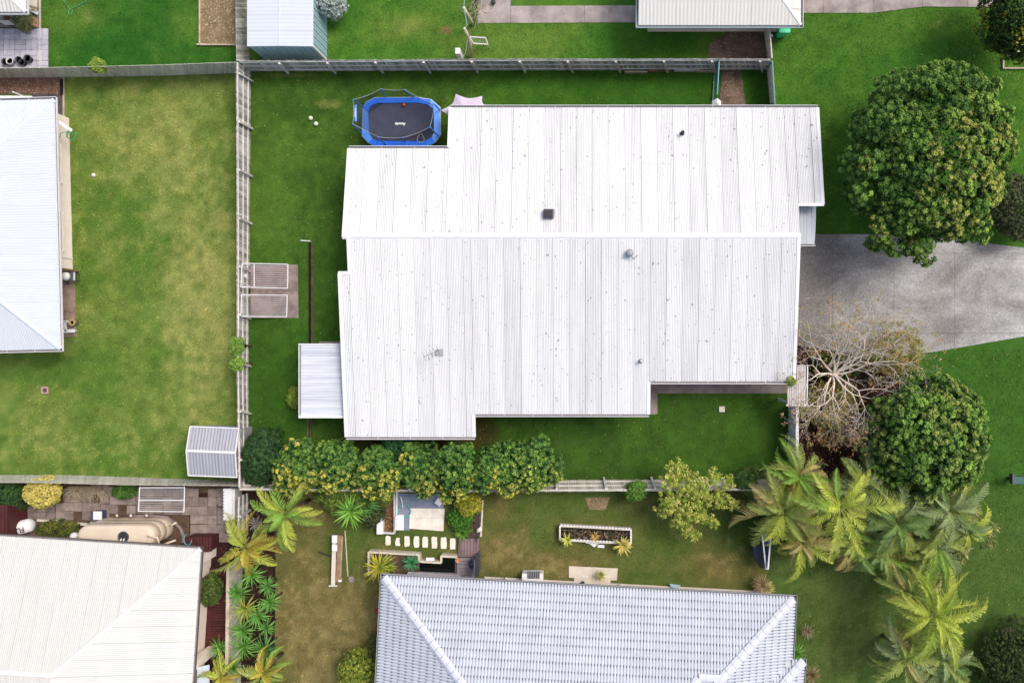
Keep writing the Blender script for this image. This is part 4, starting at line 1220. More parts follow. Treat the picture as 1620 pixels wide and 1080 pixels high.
fence('grey paling fence across the top of the main yard with posts and rails in view', [(394, 113), (760, 112), (1221, 111)], [(378, 96.5), (760, 93.5), (1218, 93)], rails=-1, post0=2.0, seed=1)
fence('long grey paling fence between the olive west lawn and the main yard', [(396.5, 112), (395, 350), (393, 600), (395, 772)], [(373.5, 98), (374.5, 350), (375, 600), (377, 771)], rails=1, post0=.55, seed=2)
fence('pale weathered paling fence between the two left hand lawns', [(-60, 124), (100, 122.5), (250, 120), (372, 116)], [(-70, 109), (100, 106.5), (250, 103), (373, 98.5)], mat='fence_pale', seed=3)
fence('short paling fence running up beside the pale blue shed', [(395, 97), (391, -60)], [(374, 97), (372, -60)], mat='fence', seed=4)
fence('pale paling fence along the bottom of the olive west lawn above the clothesline', [(-60, 751), (120, 751.5), (250, 756), (380, 761)], [(-60, 763), (60, 763), (200, 766.5), (377, 768)], h=1.7, mat='fence_pale', seed=5)
fence('paling fence along the bottom of the main yard behind the yellow hedge', [(396, 760), (700, 760), (1255, 757)], [(378, 775), (700, 778), (1270, 775)], h=1.75, mat='fence_pale', rails=1, post0=1.1, seed=6)
fence('dark paling fence beside the white wall unit', [(393, 778), (393, 835)], [(376, 786), (375, 850)], seed=7, rails=1, post0=.9)
fence('low timber fence with a beige top rail behind the row of spiky plants', [(384, 875), (381, 1100)], [(361, 900), (357, 1140)], h=1.7, mat='fence_pale', seed=8, rails=None)
fr_ = bpy.data.objects['paling_fence.007']
stick(fr_, 'top_rail', MT['timber'], P(361, 895, 1.74), P(358, 1110, 1.74), (1, 0, 0), .16, .04)
fence('short fence between the bare dirt and the lawn below the green bin', [(1208, 46), (1214, 92)], [(1217, 43), (1221, 93)], h=1.8, mat='fence_pale', rails=1, post0=.4, seed=9)
# cream board panel fence at the corner
pf = thing('panel_fence', 'cream panel fence with teal edge at the corner of the main yard', 'fence', P(1215, 130, 0))
a0, a1, b0, b1 = P(1213, 110, 0), P(1218, 165, 0), P(1221, 97, 1.75), P(1225, 165, 1.75)
for k in range(5):
    t0, t1 = k / 5, (k + .96) / 5
    vs = [a0.lerp(a1, t0), a0.lerp(a1, t1), b0.lerp(b1, t1), b0.lerp(b1, t0)]
    o_ = Vector((.03, 0, 0))
    MB().add(vs + [v + o_ for v in vs], [(0, 1, 2, 3), (7, 6, 5, 4), (0, 4, 5, 1), (1, 5, 6, 2), (2, 6, 7, 3), (3, 7, 4, 0)]).build('panel', MT['cream'], pf)
MB().beam(b0 + Vector((.03, 0, 0)), b1 + Vector((.03, 0, 0)), .05, .05).build('top_rail', MT['teal'], pf)
for t in (0, 1): MB().beam(a0.lerp(a1, t), b0.lerp(b1, t), .06, .06).build('post', MT['teal'], pf)
tf = thing('steel_gate', 'narrow teal steel gate standing across the side of the main yard', 'gate', P(1137, 135, 0))
a0, a1 = P(1130, 113, 0), P(1127, 165, 0)
b0, b1 = a0 + Vector((.02, 0, 1.7)), a1 + Vector((.02, 0, 1.7))
for fz in (.12, 1.68): MB().beam(a0 + Vector((0, 0, fz)), a1 + Vector((0, 0, fz)), .05, .05).build('gate_rail', MT['teal'], tf)
for k in range(13):
    t = k / 12
    MB().tube([a0.lerp(a1, t), a0.lerp(a1, t) + Vector((0, 0, 1.68))], .018, 5).build('gate_bar', MT['teal'], tf)
MB().box(a0 + Vector((0, 0, .88)), (.08, .08, 1.76)).build('post', MT['teal'], tf)
wf = thing('white_fence', 'solid white panel fence closing the front of the side lawn', 'fence', P(1250, 685, 0))
a0, a1 = P(1247, 640, 0), P(1247, 728, 0)
for k in range(4):
    t0, t1 = k / 4, (k + .985) / 4
    MB().beam(a0.lerp(a1, t0) + Vector((.02, 0, .9)), a0.lerp(a1, t1) + Vector((.02, 0, .9)), .04, 1.7).build('panel', MT['white'], wf)
    MB().box(a0.lerp(a1, t0) + Vector((-.02, -.05, .95)), (.09, .09, 1.9)).build('post', MT['white'], wf)
MB().beam(a0 + Vector((.02, 0, 1.78)), a1 + Vector((.02, 0, 1.78)), .14, .05).build('top_rail', MT['white'], wf)
MB().beam(P(1248, 694, 1.4), P(1243, 692, 1.0), .06, .06).build('brace', MT['white'], wf)
bf = thing('panel_fence', 'blue-grey steel panel fence end at the palms by the tiled roof', 'fence', P(1212, 885, 0))
a0, a1 = P(1207, 838, 0), P(1203, 884, 0)
for k in range(6):
    t0, t1 = k / 6, (k + .9) / 6
    MB().beam(a0.lerp(a1, t0) + Vector((0.02 * (k % 2), 0, .9)), a0.lerp(a1, t1) + Vector((0.02 * (k % 2), 0, .9)), .03, 1.8).build('panel', MT['panel_blue'], bf)
MB().beam(a0 + Vector((0, 0, 1.82)), a1 + Vector((0, 0, 1.82)), .07, .05).build('top_rail', MT['white'], bf)
sf = thing('steel_fence', 'thin dark steel fence between the two small south lawns', 'fence', P(758, 830, 0))
a0, a1 = P(761, 790, 0), P(758, 848, 0)
for fz in (.1, 1.2): MB().beam(a0 + Vector((0, 0, fz)), a1 + Vector((0, 0, fz)), .05, .05).build('rail', MT['dgrey'] if fz < 1 else MT['dark'], sf)
for k in range(20):
    t = k / 19
    MB().tube([a0.lerp(a1, t), a0.lerp(a1, t) + Vector((0, 0, 1.2))], .012, 4).build('bar', MT['dgrey'], sf)
MB().beam(a0 + Vector((.1, 0, .05)), a1 + Vector((.1, 0, .05)), .08, .1).build('kerb', MT['pale_conc'], sf)
sp = thing('screen_panel', 'narrow dark slate screen standing between the deck and the house wall', 'screen', P(756, 896, 0))
for k in range(4):
    MB().box(P(755, 882 + 8 * k, .85), (.10, M(7.6), 1.7)).build('panel', MT['dgrey'], sp)
MB().box(P(755, 894, 1.72), (.16, M(33), .04)).build('top_rail', MT['dark'], sp)

# retaining step in the back yard
rw = thing('retaining_wall', 'long low dark timber retaining step beside the clotheslines', 'retaining wall', P(491, 540, 0))
for k in range(11):
    y0 = 382 + k * 30
    MB().beam(P(490.2, y0, .08), P(490.7, y0 + 29.5, .08), .05, .27 + random.uniform(-.02, .02)).build('sleeper', MT['sleeper'], rw)  # near-black sleepers: shade on the step face put into the colour
MB().beam(P(476, 380.5, .22), P(491.5, 381.5, .22), .05, .1).build('cap', MT['offwhite'], rw)
tag(MB().prism(pxpoly([(492, 384), (496.5, 388), (497, 545), (492, 545)]), -.05, .02).build('bare_ground', MT['soil']), kind='structure')  # soil strip, added also to darken the recess below the step
# ---------------------------------------------------------------- foliage builders
def unit(v): return v / np.maximum(1e-9, np.linalg.norm(v, axis=-1, keepdims=True))
def leaf_arrays(C, A, Nn, L, W, col, fold=0.25):
    """n leaves -> rhombic quads slightly folded on the midrib"""
    n = len(C)
    A = unit(A); Nn = unit(Nn - A * np.sum(Nn * A, 1, keepdims=True)); B = np.cross(A, Nn)
    L = np.broadcast_to(np.asarray(L, float), (n,))[:, None]; W = np.broadcast_to(np.asarray(W, float), (n,))[:, None]
    V = np.empty((n, 4, 3))
    V[:, 0] = C - A * L * .5
    V[:, 1] = C + B * W * .5 + Nn * W * fold
    V[:, 2] = C + A * L * .5 - Nn * L * .12
    V[:, 3] = C - B * W * .5 + Nn * W * fold
    return V.reshape(-1, 3), np.arange(4 * n).reshape(n, 4), np.repeat(col, 4, 0)

def sphere_dirs(n, rs, zmin=-1.0):
    out = []
    k = np.arange(int(n * 2.2 / max(.1, (1 - zmin))) + 5) + .5
    m = len(k)
    ph = np.arccos(1 - 2 * k / m); th = np.pi * (1 + 5 ** .5) * k
    D = np.stack([np.cos(th) * np.sin(ph), np.sin(th) * np.sin(ph), np.cos(ph)], 1)
    D = D[D[:, 2] > zmin]
    return unit(D + rs.normal(0, .05, D.shape))

class Crown:
    def __init__(s, seed): s.rs = np.random.RandomState(seed); s.V, s.C, s.n = [], [], 0
    def leaves(s, C, A, Nn, L, W, col, fold=.25):
        V, Q, c = leaf_arrays(C, A, Nn, L, W, col, fold); s.V.append(V); s.C.append(c)
    def florets(s, F, Dn, r, per, L, W, old, new, tipw=1.0, var=.25, flat=.75):
        """clusters of leaves round points F facing Dn; lighter tips are new growth plus light painted on the cluster tops"""
        rs, n = s.rs, len(F)
        d = unit(rs.normal(size=(n, per, 3)) + Dn[:, None, :] * 1.0)
        r = np.broadcast_to(np.asarray(r, float), (n,))
        rad = rs.uniform(.55, 1.0, (n, per))
        C = F[:, None, :] + d * (r[:, None] * rad)[:, :, None]
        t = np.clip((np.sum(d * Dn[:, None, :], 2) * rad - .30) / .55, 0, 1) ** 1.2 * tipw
        nrm = unit(d * 1.0 + Dn[:, None, :] * flat + rs.normal(0, .22, d.shape))
        ax = unit(np.cross(nrm, rs.normal(size=d.shape)) + d * .5)
        fl = rs.uniform(1 - var, 1 + var, (n, 1))
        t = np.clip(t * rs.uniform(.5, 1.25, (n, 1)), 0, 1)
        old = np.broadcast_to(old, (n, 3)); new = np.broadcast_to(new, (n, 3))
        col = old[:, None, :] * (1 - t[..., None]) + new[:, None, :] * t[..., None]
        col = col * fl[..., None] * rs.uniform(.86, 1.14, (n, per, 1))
        m = n * per
        s.leaves(C.reshape(m, 3), ax.reshape(m, 3), nrm.reshape(m, 3), L * rs.uniform(.7, 1.3, m), W * rs.uniform(.7, 1.3, m), col.reshape(m, 3))
    def build(s, name, parent, mat='leaf'):
        V = np.concatenate(s.V); C = np.concatenate(s.C)
        Q = np.arange(len(V)).reshape(-1, 4)
        return quad_mesh(name, V, Q, MT[mat], parent, C)

def lump(rs, D, k=6, amp=.12):
    f = np.ones(len(D))
    for _ in range(k):
        a = unit(rs.normal(size=3)); f += amp * np.sin(rs.uniform(2, 6) * (D @ a) + rs.uniform(0, 6)) / k * 2
    return f

def limbs(parent, base, tips, r, mat='bark', seed=0, trunk_h=.35):
    rs = random.Random(seed)
    base = Vector(base)
    top = Vector((0, 0, 0))
    for t in tips: top += Vector(t)
    top /= len(tips)
    fork = base.lerp(top, trunk_h); fork.x = base.x * .7 + fork.x * .3; fork.y = base.y * .7 + fork.y * .3
    tr = MB().tube([base - Vector((0, 0, .1)), base.lerp(fork, .5) + Vector((rs.uniform(-.05, .05), rs.uniform(-.05, .05), 0)), fork], [r * 1.25, r, r * .85], 9)
    tk = tr.build('trunk', MT[mat], parent, True)
    m = MB()
    for t in tips:
        t = Vector(t)
        mid = fork.lerp(t, .5) + Vector((rs.uniform(-.2, .2), rs.uniform(-.2, .2), .15))
        m.tube([fork - Vector((0, 0, .1)), mid, t], [r * .6, r * .38, r * .1], 6)
    tag(m.build('limbs', MT[mat], tk, True), kind='stuff')

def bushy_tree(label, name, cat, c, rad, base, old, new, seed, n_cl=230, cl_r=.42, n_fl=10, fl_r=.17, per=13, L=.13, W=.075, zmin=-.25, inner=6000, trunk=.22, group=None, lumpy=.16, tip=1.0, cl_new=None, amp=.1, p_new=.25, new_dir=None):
    c = np.array(c, float); rad = np.array(rad, float)
    t = thing(name, label, cat, base, group)
    cr = Crown(seed); rs = cr.rs
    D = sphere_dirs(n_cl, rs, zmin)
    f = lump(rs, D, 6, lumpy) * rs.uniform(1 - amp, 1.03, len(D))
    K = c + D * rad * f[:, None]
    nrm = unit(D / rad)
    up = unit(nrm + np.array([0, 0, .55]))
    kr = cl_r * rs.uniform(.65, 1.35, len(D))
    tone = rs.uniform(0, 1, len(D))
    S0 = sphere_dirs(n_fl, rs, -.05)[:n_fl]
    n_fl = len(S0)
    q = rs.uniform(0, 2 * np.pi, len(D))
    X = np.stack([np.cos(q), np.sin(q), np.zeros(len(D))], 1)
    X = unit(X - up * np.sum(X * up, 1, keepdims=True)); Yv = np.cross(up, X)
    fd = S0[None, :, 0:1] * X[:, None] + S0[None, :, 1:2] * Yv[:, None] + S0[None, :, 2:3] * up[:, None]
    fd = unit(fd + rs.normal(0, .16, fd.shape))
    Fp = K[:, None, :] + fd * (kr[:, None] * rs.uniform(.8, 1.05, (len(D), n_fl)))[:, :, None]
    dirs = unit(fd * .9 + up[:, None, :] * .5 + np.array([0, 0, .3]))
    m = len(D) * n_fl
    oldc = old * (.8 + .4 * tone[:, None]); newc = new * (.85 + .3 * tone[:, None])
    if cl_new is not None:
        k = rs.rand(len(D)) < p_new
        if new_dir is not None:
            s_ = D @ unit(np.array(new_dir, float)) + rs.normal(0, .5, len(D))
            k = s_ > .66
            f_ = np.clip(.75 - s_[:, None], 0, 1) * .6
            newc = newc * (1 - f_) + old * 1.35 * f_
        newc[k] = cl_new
    cr.florets(Fp.reshape(m, 3), dirs.reshape(m, 3), fl_r, per, L, W, np.repeat(oldc, n_fl, 0), np.repeat(newc, n_fl, 0), tip * np.clip(.45 + .6 * np.sum(fd * up[:, None, :], 2) + rs.normal(0, .12, (len(D), n_fl)), .2, 1.1).reshape(m, 1), var=.14)  # lighter clump tops, darker gaps: light painted into the leaf colour
    # leaves deeper in the crown
    n = inner
    d = unit(rs.normal(size=(n, 3)))
    rr = rs.uniform(.45, .93, n) ** .6
    C = c + d * rad * rr[:, None]
    k = C[:, 2] > c[2] + zmin * rad[2] * 1.1
    C, d = C[k], d[k]; n = len(C)
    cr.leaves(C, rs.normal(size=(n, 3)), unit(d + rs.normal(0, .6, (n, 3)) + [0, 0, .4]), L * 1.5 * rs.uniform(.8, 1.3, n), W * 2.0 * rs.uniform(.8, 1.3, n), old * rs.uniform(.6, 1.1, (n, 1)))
    cr.build('crown', t)
    tips = [tuple(c + np.array([math.cos(q), math.sin(q), .35]) * rad * .6) for q in np.linspace(0, 5.4, 6)] + [tuple(c + rad * [0, 0, .6])]
    limbs(t, base, tips, trunk, seed=seed)
    return t

# palms -----------------------------------------------------------------
def frond(parent, base, az, L, lift, droop, col, tipcol, seed, width=.42, n=36, stem=.16, twist=0.0, name='frond', lw=.03, vee=.42):
    """feather palm leaf: arching rachis with paired leaflets"""
    rs = np.random.RandomState(seed)
    ca, sa = math.cos(az), math.sin(az)
    fwd = np.array([ca, sa, 0.]); side = np.array([-sa, ca, 0.])
    t = np.linspace(0, 1, 14)
    ang = lift - droop * t ** 1.3
    dx = np.cumsum(np.cos(ang)) / 14 * L; dz = np.cumsum(np.sin(ang)) / 14 * L
    sw = twist * t ** 2 * L
    Pth = np.array(base)[None] + fwd * dx[:, None] + side * sw[:, None] + np.array([0, 0, 1.]) * dz[:, None]
    m = MB().tube([tuple(p) for p in Pth], [max(.006, .03 * (1 - .85 * k)) for k in t], 4)
    V = [tuple(v) for v in m.v]; Q = []
    nv = len(V)
    Qr = [q for q in m.f if len(q) == 4]
    cols = [tuple(np.array(col) * .6 + np.array([.16, .15, .05]) * .8)] * nv
    tt = np.linspace(stem, .995, n)
    LV, LQ, LC = [], [], []
    for s_ in (-1, 1):
        P_ = np.stack([np.interp(tt, t, Pth[:, k]) for k in range(3)], 1)
        T = np.stack([np.interp(tt, t, np.gradient(Pth[:, k])) for k in range(3)], 1); T = unit(T)
        upv = unit(np.cross(side[None] * 1.0, T) * -1); upv = np.where(upv[:, 2:3] < 0, -upv, upv)
        prof = np.sin(np.clip((tt - stem) / (1 - stem), 0, 1) * np.pi * .90 + .2) ** .7 * (1.12 - .4 * tt)
        ll = width * L * .56 * prof * rs.uniform(.8, 1.15, n)
        out = unit(side[None] * s_ * (1 - .25 * tt[:, None]) + T * (.6 + .8 * tt[:, None]) + upv * vee + rs.normal(0, .11, (n, 3)))
        down = np.array([0, 0, -1.]) * (.25 + .5 * droop)
        mid = P_ + out * ll[:, None] * .5
        end = P_ + unit(out + down * 1.1 + T * .25) * ll[:, None]
        w = lw * rs.uniform(.8, 1.2, n)[:, None]
        b0, b1 = P_ - T * w * .5, P_ + T * w * .5
        m0, m1 = mid - T * w * .5, mid + T * w * .5
        k = np.stack([b0, b1, m1, m0, end - T * .006, end + T * .006], 1)
        base_i = nv + sum(len(x) for x in LV)
        LV.append(k.reshape(-1, 3))
        i = base_i + 6 * np.arange(n)
        LQ.append(np.stack([i, i + 1, i + 2, i + 3], 1)); LQ.append(np.stack([i + 3, i + 2, i + 5, i + 4], 1))
        f = np.clip(tt * 1.0 + rs.normal(0, .08, n), 0, 1)[:, None] ** .8
        cb = np.array(col) * 1.3 * rs.uniform(.8, 1.2, (n, 1))
        ce = cb * (1 - f) + np.array(tipcol) * f
        edge = cb * .45 + np.array(tipcol) * .55
        c = np.stack([cb, cb, cb * .6 + ce * .4, cb * .6 + ce * .4, (ce + edge) / 2, (ce + edge) / 2], 1)
        LC.append(c.reshape(-1, 3))
    V = np.concatenate([np.array(V)] + LV); C = np.concatenate([np.array(cols)] + LC)
    Q = np.concatenate([np.array(Qr)] + LQ)
    return quad_mesh(name, V, Q, MT['leaf'], parent, C)

def palm(label, px, py, z, R, nf, cols, seed, base=None, group=None, azs=None, droop=1.0, lift=.75, trunk=.09, lens=None, width=.42, name='palm_tree'):
    rnd = random.Random(seed)
    c = P(px, py, z)
    R = R * (1.1 if px > 1150 else 1.0)
    b = Vector((c.x, c.y, 0)) if base is None else Vector(base)
    t = thing(name, label, 'palm', b, group)
    MB().tube([b - Vector((0, 0, .05)), b.lerp(c, .5) + Vector((rnd.uniform(-.08, .08), rnd.uniform(-.08, .08), 0)), c - Vector((0, 0, .05))], [trunk * 1.2, trunk, trunk * .9], 9).build('trunk', MT['bark'], t, True)
    tw = .35 if azs else 1.0
    nf0 = nf
    nf = nf if azs else int(nf * 1.75)
    for i in range(nf):
        az = (azs[i] if azs and i < len(azs) else i * 2.39996 + rnd.uniform(-.25, .25))
        col, tip = cols[i % len(cols)]
        k = i / max(1, nf - 1)
        L = R * (lens[i] if lens and i < len(lens) else rnd.uniform(.62, 1.12))
        frond(t, tuple(c), az, L, lift * (1.25 - .8 * k) + rnd.uniform(-.2, .2), droop * rnd.uniform(.8, 1.7) + .3 * k, col, tip, seed * 50 + i, width, twist=rnd.uniform(-.8, .8) * tw)
    for i in range(6):                                  # old fronds hanging below the crown
        col, tip = (tuple(np.array(cols[-1][0]) * .7 + np.array([.06, .045, .012])), tuple(np.array(cols[-1][1]) * .8))
        frond(t, (c.x, c.y, c.z - .12), rnd.uniform(0, 6.3), R * rnd.uniform(.6, 1.0), rnd.uniform(-.1, .25), rnd.uniform(.9, 1.5), col, tip, seed * 50 + 60 + i, width * .9, twist=rnd.uniform(-.4, .4) * tw)
    for i in range(3):
        col, tip = cols[0]
        frond(t, tuple(c), rnd.uniform(0, 6.3), R * .62, 1.35, 1.75, tuple(np.array(col) * 1.15), tip, seed * 50 + 40 + i, width * 1.25, stem=.1, twist=rnd.uniform(-.2, .2))
    return t

def rosette(label, px, py, z, R, n, c1, c2, seed, name='spiky_plant', cat='plant', group=None, w=.05, lift=(.05, 1.25), stem=True, parent=None, droop=.5):
    """strap leaved rosette"""
    rs = np.random.RandomState(seed)
    c = np.array(P(px, py, z))
    t = parent or thing(name, label, cat, (c[0], c[1], 0), group)
    az = np.arange(n) * 2.39996 + rs.uniform(-.3, .3, n)
    el = lift[0] + (lift[1] - lift[0]) * (np.arange(n) / n) ** 1.2 + rs.uniform(-.1, .1, n)
    L = R * rs.uniform(.8, 1.15, n)
    d0 = np.stack([np.cos(az) * np.cos(el), np.sin(az) * np.cos(el), np.sin(el)], 1)
    e2 = el - droop
    d1 = np.stack([np.cos(az) * np.cos(e2), np.sin(az) * np.cos(e2), np.sin(e2)], 1)
    s = np.stack([-np.sin(az), np.cos(az), np.zeros(n)], 1)
    p0 = c + d0 * .03; p1 = p0 + d0 * L[:, None] * .5; p2 = p1 + d1 * L[:, None] * .5
    ww = (w * rs.uniform(.8, 1.2, n))[:, None]
    V = np.stack([p0 - s * ww * .4, p0 + s * ww * .4, p1 - s * ww * .5 + [0, 0, .01], p1 + s * ww * .5 + [0, 0, .01], p2 - s * .004, p2 + s * .004], 1).reshape(-1, 3)
    i = 6 * np.arange(n)
    Q = np.concatenate([np.stack([i, i + 1, i + 3, i + 2], 1), np.stack([i + 2, i + 3, i + 5, i + 4], 1)])
    k = rs.uniform(.75, 1.25, (n, 1)); f = rs.uniform(0, 1, (n, 1))
    cc = (np.array(c1) * (1 - f) + np.array(c2) * f) * k
    tipc = cc * .55 + np.array(c2) * .45
    C = np.stack([cc, cc, cc, cc, tipc, tipc], 1).reshape(-1, 3)
    quad_mesh('leaf_rosette', V, Q, MT['leaf'], t, C)
    if stem and z > .15:
        MB().tube([(c[0], c[1], -.03), (c[0] + .02, c[1], z * .5), tuple(c)], [.05, .04, .04], 7).build('stem', MT['bark'], t, True)
    return t

def shrub(label, px, py, z, rad, old, new, seed, name='shrub', cat='shrub', n_cl=60, cl_r=.22, n_fl=7, fl_r=.11, per=15, L=.085, W=.055, group=None, inner=900, tip=1.0, cl_new=None, zmin=-.35, lumpy=.2, amp=.15, p_new=.25, new_dir=None):
    c = P(px, py, z)
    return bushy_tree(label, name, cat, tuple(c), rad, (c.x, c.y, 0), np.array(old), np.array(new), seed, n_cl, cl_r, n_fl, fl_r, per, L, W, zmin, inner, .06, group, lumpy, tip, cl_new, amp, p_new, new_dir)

g = lambda r, gg, b: np.array(lin(r, gg, b))
# ---------------------------------------------------------------- two big round trees
c = P(1462, 250, 3.6)
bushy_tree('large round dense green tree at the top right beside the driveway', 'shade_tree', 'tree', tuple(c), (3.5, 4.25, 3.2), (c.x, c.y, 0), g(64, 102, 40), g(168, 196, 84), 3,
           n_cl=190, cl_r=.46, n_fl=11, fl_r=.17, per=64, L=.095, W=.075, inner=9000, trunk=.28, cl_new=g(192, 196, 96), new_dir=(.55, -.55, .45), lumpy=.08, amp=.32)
c = P(1462, 690, 2.9)
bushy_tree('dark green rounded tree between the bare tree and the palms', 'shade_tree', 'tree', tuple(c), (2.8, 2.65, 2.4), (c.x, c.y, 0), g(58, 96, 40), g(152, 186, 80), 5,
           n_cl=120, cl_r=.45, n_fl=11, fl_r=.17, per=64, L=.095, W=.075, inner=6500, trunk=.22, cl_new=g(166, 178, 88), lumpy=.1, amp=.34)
c = P(1606, 32, 2.6)
bushy_tree('dark tree at the top right corner of the picture', 'garden_tree', 'tree', tuple(c), (1.35, 1.75, 1.9), (c.x, c.y, 0), g(46, 74, 32), g(92, 120, 50), 7,
           n_cl=120, cl_r=.3, n_fl=8, fl_r=.16, per=11, inner=2500, trunk=.12, cl_new=g(196, 180, 60), lumpy=.22)
shrub('grey green open shrub at the right edge below the large round tree', 1606, 325, 1.2, (1.25, 1.5, 1.1), g(66, 76, 48), g(116, 120, 86), 9, n_cl=110, cl_r=.25, inner=2000)
shrub('dark shrub at the bottom right corner of the lawn', 1608, 1052, 1.0, (1.5, 1.75, 1.0), g(44, 64, 32), g(88, 108, 52), 10, n_cl=130, cl_r=.26, inner=2500)
rosette('pinkish flowering grass clump beside the dark corner shrub', 1596, 1003, .5, .42, 60, g(176, 132, 128), g(196, 160, 150), 12, 'grass_clump', w=.05)
t = thing('garden_tree', 'feathery yellow green tree leaning over the lower fence', 'tree', P(1092, 790, 0))
cr = Crown(11); rs = cr.rs
sprays = [(1072, 742, 2.6, .55), (1064, 762, 2.6, .6), (1092, 768, 2.8, .7), (1128, 756, 2.5, .45), (1150, 762, 2.1, .35), (1112, 782, 2.6, .65), (1060, 792, 2.5, .55), (1048, 806, 2.1, .4), (1084, 806, 2.5, .65), (1108, 812, 2.3, .5), (1138, 788, 2.2, .5), (1158, 796, 1.9, .35), (1088, 836, 2.0, .45), (1100, 850, 1.7, .3), (1066, 826, 1.9, .3), (1126, 826, 1.9, .35)]
for x, y, z, r in sprays:
    c = np.array(tuple(P(x, y, z))); k = int(60 * (r / .5) ** 2)
    Fp = c + unit(rs.normal(size=(k, 3))) * (r * rs.uniform(.2, 1.1, (k, 1))) * [1, 1, .6]
    pal = np.array([g(166, 182, 72), g(196, 204, 100), g(140, 164, 62), g(208, 204, 116)])[rs.randint(0, 4, k)]
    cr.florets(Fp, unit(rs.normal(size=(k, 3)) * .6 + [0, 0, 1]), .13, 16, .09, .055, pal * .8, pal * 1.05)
cr.build('crown', t)
limbs(t, tuple(P(1092, 790, 0)), [tuple(P(x, y, z)) for x, y, z, r in sprays], .09, seed=11)

# ---------------------------------------------------------------- hedge of yellow tipped shrubs
hx = [474, 538, 602, 666, 728, 788, 842]
hl = ['at the left end of the hedge', 'second from the left in the hedge', 'third from the left in the hedge', 'in the middle of the hedge', 'third from the right in the hedge', 'second from the right in the hedge', 'tall and greener at the right end of the hedge']
for i, x in enumerate(hx):
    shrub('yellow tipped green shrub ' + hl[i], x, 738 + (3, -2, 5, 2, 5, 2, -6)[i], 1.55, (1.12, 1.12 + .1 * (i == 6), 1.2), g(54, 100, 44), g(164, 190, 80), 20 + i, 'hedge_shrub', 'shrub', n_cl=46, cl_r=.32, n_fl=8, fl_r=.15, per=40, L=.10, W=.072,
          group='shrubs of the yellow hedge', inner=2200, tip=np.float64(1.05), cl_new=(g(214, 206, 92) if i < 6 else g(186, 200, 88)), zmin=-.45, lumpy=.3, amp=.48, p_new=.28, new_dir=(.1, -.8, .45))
shrub('bluish dark green shrub squeezed under the white roof edge', 634, 706, 1.1, (.7, .45, .7), g(40, 86, 52), g(72, 120, 70), 29, n_cl=40, cl_r=.2, inner=700)
shrub('low yellow green shrub under the left part of the hedge', 560, 790, .8, (1.6, .5, .7), g(84, 112, 44), g(132, 148, 58), 30, n_cl=80, cl_r=.2, inner=900)
shrub('dark spiky shrub in the corner of the main yard by the grey shed', 415, 722, .9, (.85, 1.25, .9), g(34, 64, 30), g(70, 104, 54), 31, n_cl=90, cl_r=.2, n_fl=6, fl_r=.16, per=12, L=.22, W=.03, inner=2200)
shrub('small bright green shrub by the corner of the patio roof', 468, 628, .5, (.22, .4, .4), g(92, 122, 44), g(150, 164, 60), 32, n_cl=22, cl_r=.14, inner=150)
shrub('leafy weed growing through the lower fence', 1005, 776, 1.3, (.4, .35, .45), g(74, 118, 44), g(118, 152, 62), 33, n_cl=30, cl_r=.16, inner=200)
shrub('green climber hanging over the end of the lower fence', 1178, 760, 1.3, (.45, .3, .4), g(60, 92, 44), g(100, 130, 62), 34, n_cl=30, cl_r=.15, inner=200)
shrub('bright weed tuft on top of the pale left fence', 155, 105, 1.5, (.25, .22, .2), g(96, 130, 50), g(160, 176, 80), 35, n_cl=16, cl_r=.1, inner=60)
shrub('light green climber on the long fence beside the clothesline', 375, 548, 1.6, (.16, .35, .3), g(90, 130, 52), g(150, 180, 80), 36, n_cl=16, cl_r=.12, inner=60)
shrub('light green climber lower down the long fence', 376, 576, 1.6, (.18, .2, .25), g(96, 136, 52), g(156, 186, 80), 37, n_cl=14, cl_r=.12, inner=60)
shrub('small plant growing in the gutter end of the white roof', 1250, 602, 2.75, (.16, .12, .12), g(96, 130, 50), g(150, 170, 70), 38, n_cl=10, cl_r=.07, inner=20)
shrub('silver leafed shrub beside the pale blue shed', 524, 6, 1.0, (.55, .6, .7), g(150, 166, 160), g(196, 206, 200), 39, n_cl=50, cl_r=.2, n_fl=6, fl_r=.1, inner=500)
shrub('round yellow shrub against the pale fence above the white tank', 70, 778, .85, (.78, .62, .7), g(196, 184, 96), g(226, 214, 124), 40, n_cl=90, cl_r=.13, n_fl=7, fl_r=.07, per=9, L=.07, W=.05, inner=900)
shrub('dark green bush in the corner left of the yellow shrub', 14, 782, .7, (.8, .55, .6), g(38, 70, 36), g(78, 112, 56), 41, n_cl=50, cl_r=.2, inner=700)
shrub('low green weeds beside the clothesline frame', 198, 776, .35, (.45, .2, .3), g(60, 100, 40), g(104, 142, 58), 42, n_cl=24, cl_r=.14, inner=200)
shrub('low plants in the bed between the white tank and the beige tank', 95, 838, .3, (.95, .3, .3), g(48, 66, 32), g(128, 128, 50), 43, n_cl=50, cl_r=.14, inner=500)
shrub('yellow green shrub at the bottom beside the tiled roof', 566, 1058, .9, (.75, .75, .8), g(90, 112, 42), g(166, 172, 68), 44, n_cl=70, cl_r=.2, inner=600, lumpy=.3, amp=.3)
shrub('weedy plants by the wall of the tiled house', 598, 1030, .5, (.3, .7, .4), g(64, 84, 40), g(112, 120, 58), 45, n_cl=36, cl_r=.16, inner=300)
shrub('leafy plants between the palms and the maroon deck', 336, 932, .6, (.35, .7, .4), g(56, 84, 40), g(122, 136, 62), 46, n_cl=34, cl_r=.15, inner=240)
